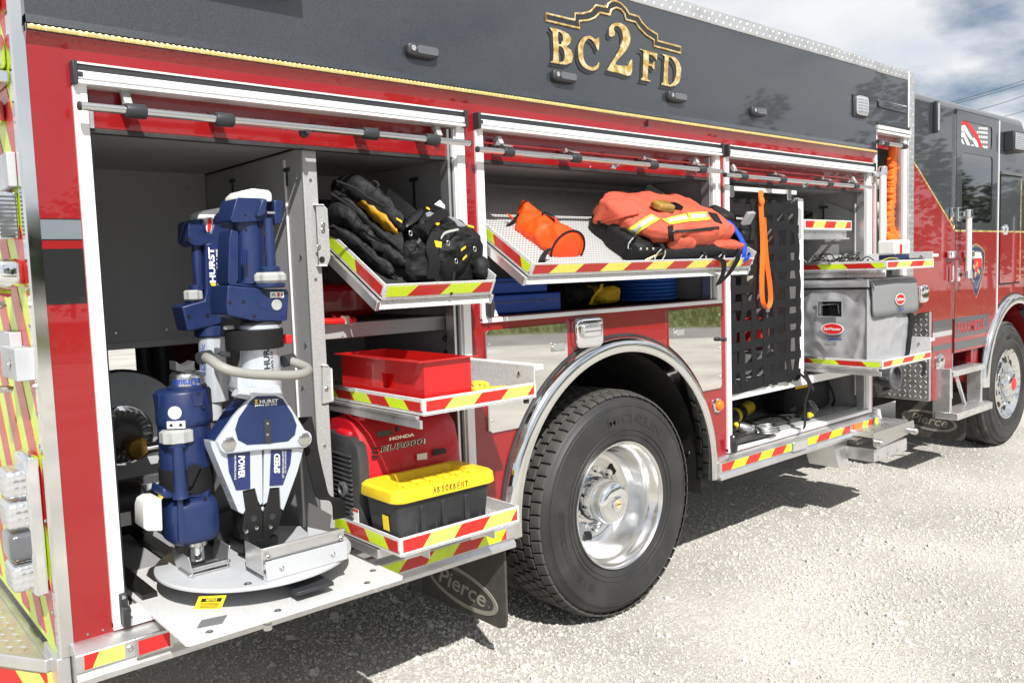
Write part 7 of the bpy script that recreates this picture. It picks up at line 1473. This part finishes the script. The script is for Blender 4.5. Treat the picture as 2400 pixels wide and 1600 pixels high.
# red hose lying on the cross beam
RH = thing("red_air_line", (1.44, .09, 1.462), "short red air line clipped along the grey cross beam", "air line")
MB().tube(bez([(1.375, .07, 1.475), (1.43, .075, 1.472), (1.49, .085, 1.470), (1.53, .12, 1.47), (1.52, .25, 1.48)], 6), .011, 8).build("line", "sticker_red", RH); MB().obox((1.475, .082, 1.474), (.008, 0, 0), (0, .015, 0), (0, 0, .014)).build("clip", "tan_webbing", RH)
RDr = thing("red_fuel_can", (1.60, .45, 1.464), "dark red metal canister in shade behind the tool bag tray", "canister"); MB().box(1.40, 1.78, .36, .66, 1.464, 1.60).build("can_body", "red_metal", RDr, bevel=.03, seg=3); MB().box(1.402, 1.90, .13, .70, 1.4625, 1.4638).build("can_mat", "black_rubber", RDr)

# ------------------------------------------------------------------ woven net, orange strap
NT = thing("cargo_net", (4.03, .0, .94), "black woven webbing cargo net hung across the left bay of the tall locker", "cargo net")
nx0, nx1, nz0, nz1 = 3.672, 4.372, .945, 1.965
def ny(x, z): return .004 + .016 * noise.noise(Vector((x * 2.2, 0, z * 1.8))) - .012 * math.sin(math.pi * (z - nz0) / (nz1 - nz0))
nv, nh = 7, 10
for i in range(nv):
    x = nx0 + .035 + (nx1 - nx0 - .07) * i / (nv - 1); ph = i % 2
    pts = []
    for k_ in range(41):
        z = nz0 + (nz1 - nz0) * k_ / 40; xx = x + .030 * noise.noise(Vector((i * 3.1, z * 2.2, 1))); pts.append((xx, ny(xx, z) + .004 * math.sin(math.pi * nh * (z - nz0) / (nz1 - nz0) + ph * math.pi), z))
    MB().band(pts, (1, 0, 0), .050, .003).build("net_strap", "black_web", NT, smooth=50)
for j in range(nh):
    z = nz0 + .04 + (nz1 - nz0 - .08) * j / (nh - 1); w = .046 if j % 3 else .060; pts = []
    for k_ in range(29):
        x = nx0 + (nx1 - nx0) * k_ / 28; zz_ = z + .032 * noise.noise(Vector((x * 2.0, j * 2.2, 4))) - .006 * math.sin(math.pi * k_ / 28); pts.append((x, ny(x, zz_) - .004 * math.sin(math.pi * (nv - 1) * (x - nx0) / (nx1 - nx0) + j * math.pi), zz_))
    MB().band(pts, (0, 0, 1), w, .003).build("net_strap", "black_web", NT, smooth=50)
MB().band(bez([(4.33, -.02, .99), (4.36, -.05, .95), (4.37, -.06, .90), (4.345, -.05, .82), (4.33, -.055, .70), (4.325, -.05, .67)], 6), (1, .3, 0), .050, .003).build("tail_strap", "black_web", NT); MB().band(bez([(4.37, -.03, 1.0), (4.41, -.04, .93), (4.44, -.05, .88)], 6), (1, .2, .6), .035, .003).build("tail_strap", "black_web", NT)
for x in (3.74, 4.30): MB().obox((x, .02, 2.0), (.022, 0, 0), (0, .006, 0), (0, 0, .03)).build("net_buckle", "brushed_steel", NT, bevel=.004)
OS = thing("orange_strap", (3.95, -.04, 1.38), "bright orange webbing loop hanging in front of the black net", "strap")
lp = [A(1748, 437, -.03), A(1748, 470, -.035), A(1752, 560, -.04), A(1750, 640, -.045), A(1752, 690, -.045), A(1762, 708, -.045), A(1770, 690, -.045), A(1768, 650, -.045), A(1760, 590, -.04), A(1754, 500, -.035)]
MB().band(bez(lp, 6), (.5, -1, 0), .024, .004).build("webbing", "orange_strap", OS); MB().pillow(A(1749, 462, -.036), (.020, 0, 0), (0, .012, 0), (0, 0, .022), .7, .8, nu=16, nv=10).build("knot", "orange_strap", OS); MB().obox(A(1763, 712, -.045), (.016, 0, 0), (0, .003, 0), (0, 0, .010)).build("strap_tip", "brushed_steel", OS)
# gear hidden behind the net
for i, (x, z, w, h, mt, nm, lb, ct) in enumerate(((3.95, 1.55, .18, .16, "black_cloth", "gear_bag", "black bag stowed behind the net, upper half", "bag"), (4.22, 1.22, .10, .10, "sticker_red", "red_case", "small red case stowed behind the black net", "case"), (3.85, 1.15, .16, .18, "black_cloth", "gear_bag", "black bag stowed behind the net, lower half", "bag"), (4.22, 1.60, .10, .14, "tan_webbing", "folded_cloth", "pale folded cloth stowed behind the black net", "cloth"))):
    o = thing(nm, (x, .26, z - h), lb, ct); MB().pillow((x, .26, z), (w, 0, 0), (0, .12, 0), (0, 0, h), .4, .5, .01, 8, 40 + i, 36, 22).build("body", mt, o, smooth=60)
    MB().box(x - w, x + w, .14, .38, z - h - .012, z - h + .004).build("stowage_bracket", "speckle_shaded", o)
# ------------------------------------------------------------------ silver insulated bag, battery, cables
SB = thing("insulated_bag", (4.85, -.03, 1.030), "silver insulated carrier bag with grey flap, red oval badges and clear window", "insulated bag")
bx0, bx1, by0, by1, bz0, bz1 = 4.562, 5.142, -.305, .26, 1.032, 1.462
def soft_box(x0, x1, y0, y1, z0, z1, n, amp, freq, seed, r=.02):
    mb = MB(); off = Vector((seed, seed * 2.3, 0))
    def face(o, u, v, nrm):
        def P(a, b_):
            p_ = o + u * a + v * b_; d = min(a, 1 - a, b_, 1 - b_); f = min(1, d * 9); k_ = p_ * freq + off
            w_ = amp * f * (-1.6 * abs(noise.noise(k_ + Vector((0, 0, k_.y * .6)))) + .9 * noise.noise(k_ * .6) + .3 * noise.noise(k_ * 3.1)) + amp * .9 * math.sin(math.pi * a) * math.sin(math.pi * b_)
            return p_ + nrm * w_
        mb.grid(P, n, n)
    X_, Y_, Z_ = Vector((x1 - x0, 0, 0)), Vector((0, y1 - y0, 0)), Vector((0, 0, z1 - z0)); o = Vector((x0, y0, z0))
    face(o, X_, Z_, Vector((0, -1, 0))); face(o, Y_, Z_, Vector((-1, 0, 0))); face(o + X_, Y_, Z_, Vector((1, 0, 0))); face(o + Y_, X_, Z_, Vector((0, 1, 0))); face(o + Z_, X_, Y_, Vector((0, 0, 1))); face(o, X_, Y_, Vector((0, 0, -.0001)))
    return mb
soft_box(bx0, bx1, by0, by1, bz0, bz1, 70, .022, 5.4, 3).build("bag_body", "silver_vinyl", SB, smooth=70)
soft_box(bx0 - .006, bx1 + .004, by0 - .004, by1, bz1 + .006, bz1 + .052, 24, .006, 8, 5).build("bag_lid", "silver_vinyl", SB, smooth=70)
MB().tube([Vector((bx0 - .004, by1, bz1 + .002)), Vector((bx0 - .006, by0 - .003, bz1 + .002)), Vector((bx1, by0 - .004, bz1 + .002))], .007, 8).build("lid_seam", "black_web", SB); MB().tube([Vector((bx0 - .002, by0 - .002, bz0 + .01)), Vector((bx0 - .003, by0 - .003, bz1))], .004, 8).build("corner_piping", "silver_vinyl", SB)
fl_ = MB(); fl_.grid(lambda u, v: (lambda t: (bx0 + .03 + .57 * u + (.012 * (v - .5) if u > .5 else -.006 * v), [by0 + .16, by0 - .012, by0 - .026, by0 - .028, by0 - .026][t] + .004 * math.sin(u * 7 + v * 3), [bz1 + .062, bz1 + .058, bz1 + .02, bz1 - .08, bz1 - .165][t] - .010 * u * 0))(round(v * 4)), 14, 5); fo = fl_.build("front_flap", "grey_flap", SB, smooth=70, subsurf=1)
md_ = fo.modifiers.new("t", 'SOLIDIFY'); md_.thickness = .010
MB().band(bez([(5.09, by0 - .012, bz1 - .15), (5.095, by0 - .016, bz1 - .20), (5.085, by0 - .014, bz1 - .30), (5.07, by0 - .012, bz1 - .38), (5.05, by0 - .02, bz1 - .44), (5.045, by0 - .11, 1.00), (5.03, by0 - .112, .93)], 6), (1, 0, 0), .045, .004).build("side_strap", "black_web", SB)
# window with frame on the left face, badges
wx = bx0 - .030
def onleft(y0, y1, z0, z1, x): return [Vector((x, y0, z0)), Vector((x, y1, z0)), Vector((x, y1, z1)), Vector((x, y0, z1))]
wf_ = MB().plate([onleft(-.175, -.02, 1.30, 1.395, wx), onleft(-.170, -.025, 1.305, 1.390, wx)], (.004, 0, 0)).build("window_frame", "silver_vinyl", SB); MB().plate([onleft(-.170, -.025, 1.305, 1.390, wx + .001)], (.003, 0, 0)).build("clear_window", "tinted_glass", SB)
MB().tube([Vector((wx - .002, -.155, 1.32)), Vector((wx - .004, -.150, 1.375)), Vector((wx - .004, -.045, 1.37)), Vector((wx - .002, -.04, 1.32))], .003, 6).build("window_handle", "brushed_steel", SB)
def badge(c, u, v, n, ru, rv, extra):
    c, u, v, n = map(Vector, (c, u, v, n)); E_ = lambda k, h: [c + u * (ru * k * math.cos(i * math.pi / 16)) + v * (rv * k * math.sin(i * math.pi / 16)) + n * h for i in range(32)]
    o = MB().plate([E_(1.12, .002)], -n * .002).build("badge_rim", "sticker_white", SB); MB().plate([E_(1.0, .003)], -n * .001).build("badge", "sticker_red", o)
    lettering("SanMaster", c - u * (ru * .86) - v * (rv * .25) + n * .0042, u * (ru * 1.72), v * (rv * .55), "ink_white", o, bold=.02)
    lettering(extra, c - u * (ru * .72) - v * (rv * 1.62) + n * .002, u * (ru * 1.6), v * (rv * .42), "ink_black", SB, bold=.015)
    MB().plate([[c - u * ru * .4 - v * rv * 2.1 + n * .002, c + u * ru * .9 - v * rv * 2.1 + n * .002, c + u * ru * .9 - v * rv * 1.85 + n * .002, c - u * ru * .4 - v * rv * 1.85 + n * .002]], -n * .001).build("badge_line", "ink_blue", SB)
badge((bx0 - .028, -.115, 1.232), (0, -1, 0), (0, 0, 1), (-1, 0, 0), .062, .030, "CLASSIC"); badge((4.90, by0 - .034, bz1 - .075), (1, 0, 0), (0, 0, 1), (0, -1, 0), .055, .030, "CLASSIC")
BT = thing("tool_battery", (4.90, -.30, 1.625), "white and navy tool battery with red latch on the upper slide tray", "battery")
bt0 = MB().box(4.80, 5.00, -.355, -.25, 1.645, 1.732).build("battery_case", "white_plastic", BT, bevel=.012, seg=3); MB().box(4.805, 4.995, -.350, -.255, 1.618, 1.6448).build("battery_foot", "blue_plastic", BT, bevel=.004); MB().obox((4.855, -.357, 1.685), (.030, 0, 0), (0, .004, 0), (0, 0, .034)).build("latch_surround", "white_plastic", BT, bevel=.004); MB().obox((4.855, -.362, 1.68), (.014, 0, 0), (0, .004, 0), (0, 0, .026)).build("battery_latch", "sticker_red", BT, bevel=.003)
CH = thing("battery_charger", (5.0, -.28, 1.579), "black ribbed battery charger under the white battery", "charger")
MB().box(4.78, 5.14, -.37, -.24, 1.579, 1.6175).build("charger_body", "cable_black", CH, bevel=.008)
for i in range(8): MB().lathe([(.022, -.005), (.022, .005)], (4.93 + i * .026, -.372, 1.602), (1, 0, 0), 14).build("cooling_rib", "cable_black", CH)
for nm, lb, pts, rr_, mt in (("black_cable", "tangled thin black cable heaped on the upper slide tray", None, .0035, "cable_black"), ("coiled_cord", "black coiled cord with a yellow stripe at the tray's front lip", [(4.60, -.36, 1.60), (4.66, -.38, 1.615), (4.74, -.385, 1.612), (4.80, -.375, 1.60)], .014, "cable_black")):
    o = thing(nm, (4.65, -.2, 1.58), lb, "cable")
    if pts: MB().tube(bez(pts, 8), .014, 10).build("cord", mt, o); MB().tube([p_ + Vector((0, -.004, .0125)) for p_ in bez([Vector(p_) for p_ in pts], 8)], .003, 6).build("cord_stripe", "rope_yellow", o)
    else:
        r2_ = random.Random(9)
        for k_ in range(7):
            c = Vector((4.62 + r2_.uniform(-.01, .05), -.10 + r2_.uniform(-.12, .14), 1.588)); P = [c + Vector((r2_.uniform(-.03, .03) + .05 * math.cos(t), .09 * math.sin(t) * r2_.uniform(.6, 1.1), .005 + r2_.random() * .075)) for t in [i * .75 for i in range(11)]]; MB().tube(bez(P, 5), rr_, 6).build("cable_loop", mt, o)
        MB().tube(bez([(4.66, -.20, 1.60), (4.64, -.27, 1.64), (4.66, -.32, 1.60), (4.74, -.34, 1.60), (4.80, -.36, 1.60)], 6), rr_, 6).build("cable_loop", mt, o)
# small shelf contents
for nm, lb, ct, c, s, mt in (("green_lamp", "green hand lamp on the small chevron fronted shelf", "lamp", (4.66, .22, 1.895), (.05, .05, .055), "green_plastic"), ("yellow_lamp", "yellow hand lamp beside the green one on the small shelf", "lamp", (4.56, .26, 1.89), (.035, .05, .05), "yellow_cloth"), ("drill", "dark power drill in shade on the small shelf", "drill", (4.85, .28, 1.89), (.09, .09, .055), "cable_black")):
    o = thing(nm, (c[0], c[1], 1.827), lb, ct); MB().pillow(c, (s[0], 0, 0), (0, s[1], 0), (0, 0, s[2]), .5, .6, .006, 14, 60, 30, 18).build("body", mt, o, smooth=60); MB().obox((c[0] + .01, c[1] - s[1] * .6, 1.845), (s[0] * .5, 0, 0), (0, .02, 0), (0, 0, .018)).build("base", mt, o, bevel=.004); MB().lathe([(.018, 0), (.022, .03), (.018, .04)], (c[0] - s[0] * .4, c[1] - s[1], c[2] + .01), (0, -1, .2), 14).build("head", "cable_black", o)
# bottom of the tall locker
HT = thing("hose_tool", (4.05, .30, .672), "yellow and black cylindrical prying tool lying in the lower locker", "hand tool")
MB().cyl((3.70, .16, .735), (3.98, .24, .735), .038, n=20).build("yellow_sleeve", "yellow_hose", HT); MB().cyl((3.98, .24, .735), (4.25, .32, .738), .046, n=20).build("black_sleeve", "cable_black", HT); MB().cyl((4.10, .275, .737), (4.15, .29, .737), .047, n=20).build("yellow_ring", "yellow_hose", HT); MB().cyl((4.25, .32, .738), (4.42, .37, .742), .040, n=20).build("yellow_sleeve", "yellow_hose", HT)
SK = thing("steel_shackle", (3.97, .06, .69), "steel rope hook and ring lying on a black plate in the lower locker", "hook")
MB().lathe([(.022, 0), (.03, .02), (.034, .06), (.02, .10)], (3.90, .10, .735), (.6, -.4, -.35), 18).build("hook_body", "brushed_steel", SK); MB().lathe([(.012, 0), (.014, .012), (.006, .02)], (3.885, .10, .742), (-1, -.4, .2), 12).build("yellow_knob", "sticker_yellow", SK)
for k_ in range(3): MB().tube([Vector((4.04 + .075 * math.cos(t), .0 + .05 * math.sin(t) + k_ * .006, .696 + k_ * .012)) for t in [i * math.pi / 14 for i in range(28)]], .0065, 8, closed=True).build("ring", "brushed_steel", SK)
for i, (x, y) in enumerate(((3.88, .09), (4.42, .20))):
    o = thing("traction_plate", (x, y, .672), ("black step plate under the steel hook in the lower locker", "black step plate in front of the black duffel bag")[i], "plate", "plates in the lower locker"); MB().plate([[(x - .20, y - .10, .690), (x + .17, y - .12, .690), (x + .22, y + .02, .690), (x + .16, y + .10, .690), (x - .16, y + .10, .690)]], (0, 0, -.014)).build("plate", "dark_plastic", o, bevel=.003)
    for k_ in range(6): MB().box(x - .13 + k_ * .045, x - .11 + k_ * .045, y - .06, y + .05, .690, .697).build("grip_bar", "dark_plastic", o, bevel=.002)
DF = thing("black_duffel", (4.85, .28, .672), "black duffel bag with a yellow stripe in the lower right of the tall locker", "duffel bag")
MB().pillow((4.83, .29, .785), (.26, 0, 0), (0, .14, 0), (0, 0, .112), .4, .5, .012, 7, 71, 50, 30).build("bag_body", "black_cloth", DF, smooth=60); MB().band([(4.60 + .05 * i, .16 - .004 * math.sin(i), .86) for i in range(6)], (0, .2, 1), .022, .003).build("yellow_stripe", "yellow_cloth", DF); MB().tube(bez([(4.94, .17, .87), (4.98, .14, .83), (5.02, .13, .74), (5.03, .15, .69)], 6), .008, 8).build("strap", "black_web", DF)
FLs = thing("flashlight", (4.55, .06, .672), "black flashlight with yellow ring standing in the lower locker", "flashlight"); MB().lathe([(.030, 0), (.034, .05), (.042, .075), (.044, .10), (.036, .105)], (4.55, .10, .70), (.15, -.5, .45), 24).build("lamp_head", "cable_black", FLs); MB().obox((4.545, .03, .715), (.025, 0, 0), (0, .008, 0), (0, 0, .014)).build("lamp_base", "sticker_yellow", FLs, bevel=.003); MB().lathe([(.035, .1052), (.02, .104), (.0001, .104)], (4.55, .10, .70), (.15, -.5, .45), 24, caps=False).build("lamp_glass", "clear_lens", FLs)
YH = thing("yellow_hose_roll", (4.62, .35, .951), "yellow flat hose rolled on the shelf below the silver bag", "hose")
for i in range(6): MB().tube([Vector((4.68 + (.20 - .02 * i) * math.cos(t), .28 + (.20 - .02 * i) * math.sin(t), .972)) for t in [2 * math.pi * k_ / 36 for k_ in range(36)]], .0098, 6, closed=True).build("hose_turn", "yellow_hose", YH)
# narrow locker: orange chain sling, rolled webbing
SLg = thing("orange_sling", (5.50, .15, 1.42), "orange chain knotted sling hanging in the narrow locker", "sling")
CN = crop(2030, 260, 3.92); r3_ = random.Random(4); pts = []; path = [(240, 340), (238, 440), (232, 560), (228, 640), (222, 740), (218, 840), (210, 940), (208, 1020), (225, 1100), (240, 1140)]
pb_ = bez([CN(x, y, .03) for x, y in path], 5)
MB().tube(pb_[:8], .028, 10).build("sling_neck", "orange_strap", SLg)
for i, c in enumerate(pb_[6:]):
    rw = .040 if i % 2 else .033; MB().pillow(c + Vector((r3_.uniform(-.012, .012), 0, 0)), (rw, 0, r3_.uniform(-.014, .014)), (0, .03, 0), (0, 0, .017), .6, .7, .006, 30, i, 18, 10).build("sling_knot", "orange_strap", SLg, smooth=60)
for dx_ in (-.05, .0, .05): MB().pillow(pb_[-1] + Vector((dx_ - .02, 0, -.02)), (.035, 0, dx_ * .4), (0, .03, 0), (0, 0, .035), .6, .7, .008, 26, 9, 18, 10).build("sling_knot", "orange_strap", SLg, smooth=60)
for i, (x, y, rr_) in enumerate(((100, 672, .030), (95, 905, .045), (150, 1020, .075))):
    o = thing("webbing_roll", CN(x, y, .045), ["small pale webbing roll, topmost in the narrow locker", "middle pale webbing roll in the narrow locker", "large pale webbing roll, lowest beside the orange sling"][i], "webbing", "rolled webbing in the narrow locker"); c = CN(x, y, .045)
    for q_ in range(3): MB().lathe([(rr_ * (1 - .25 * q_), -.022 - .002 * q_), (rr_ * (1 - .25 * q_) + .004, 0), (rr_ * (1 - .25 * q_), .022 + .002 * q_)], c, (.35, -1, .05), 28).build("webbing_turn", "tan_webbing", o)
    MB().box(c.x - .012, c.x + .03, .06, .30, c.z - rr_ - .012, c.z - rr_).build("roll_shelf", "speckle_shaded", o)
# ------------------------------------------------------------------ small fittings inside the lockers
for x, z0, z1 in ((.662, .75, 2.0), (1.915, .80, 2.0), (2.07, 1.52, 2.0), (5.17, .75, 1.98)):
    o = MB().box(x - .007, x + .007, .060, .072, z0, z1).build("locker_light_strip", "pale_grip", FT, bevel=.003)
    MB().box(x - .004, x + .004, .0575, .0602, z0 + .01, z1 - .01).build("light_diffuser", "glass_clear", o)
screws([(.75 + .19 * i, .898, 1.44) for i in range(3)] + [(.72, .898, 2.0), (1.25, .898, 2.0), (.72, .898, 1.72)], .008, (0, -1, 0), FT, "brushed_steel", "panel_bolt")
screws([(1.46 + .2 * i, .748, 1.98) for i in range(3)] + [(1.46 + .2 * i, .748, 1.55) for i in range(3)], .008, (0, -1, 0), FT, "brushed_steel", "panel_bolt")
screws([(2.2 + .3 * i, .698, 1.99) for i in range(5)], .008, (0, -1, 0), FT, "brushed_steel", "panel_bolt")
screws([(1.3235, .09, z) for z in (.82, 1.10, 1.40, 1.70, 1.96)] + [(1.3235, .13, 1.25)], .006, (-1, 0, 0), FT, "brushed_steel", "panel_bolt")
screws([(1.346, .040, z) for z in (.75, 1.05, 1.62, 1.95)], .006, (0, -1, 0), FT, "brushed_steel", "panel_bolt")
MB().tube(bez([(.70, .86, 2.05), (.74, .88, 1.9), (.73, .885, 1.7), (.76, .885, 1.5), (.75, .88, 1.40)], 6), .007, 8).build("wiring_loom", "cable_black", FT)
MB().tube(bez([(1.90, .70, 2.04), (1.88, .72, 1.85), (1.90, .73, 1.62), (1.89, .73, 1.48)], 6), .008, 8).build("wiring_loom", "cable_black", FT)
# panel seam and rivets along the red moulding, decal on the rail
MB().box(3.028, 3.0295, -.0235, -.0005, 2.263, 2.334).build("moulding_joint", "gasket", FT)
screws([(x, -.0005, .648) for x in (.56, .60)], .004, (0, -1, 0), FT)
# under-rail drain fittings and the hidden light bar bracket
for x, y in ((.98, -.25), (1.28, -.22)): MB().lathe([(.009, 0), (.009, .03), (.013, .034), (.013, .050), (.006, .052)], (x, y, .656), (0, 0, -1), 8).build("platform_bolt", "brushed_steel", FT)
MB().obox((1.12, -.05, .628), (.26, 0, 0), (0, .02, 0), (0, 0, .022)).build("platform_slide", "cable_black", FT)
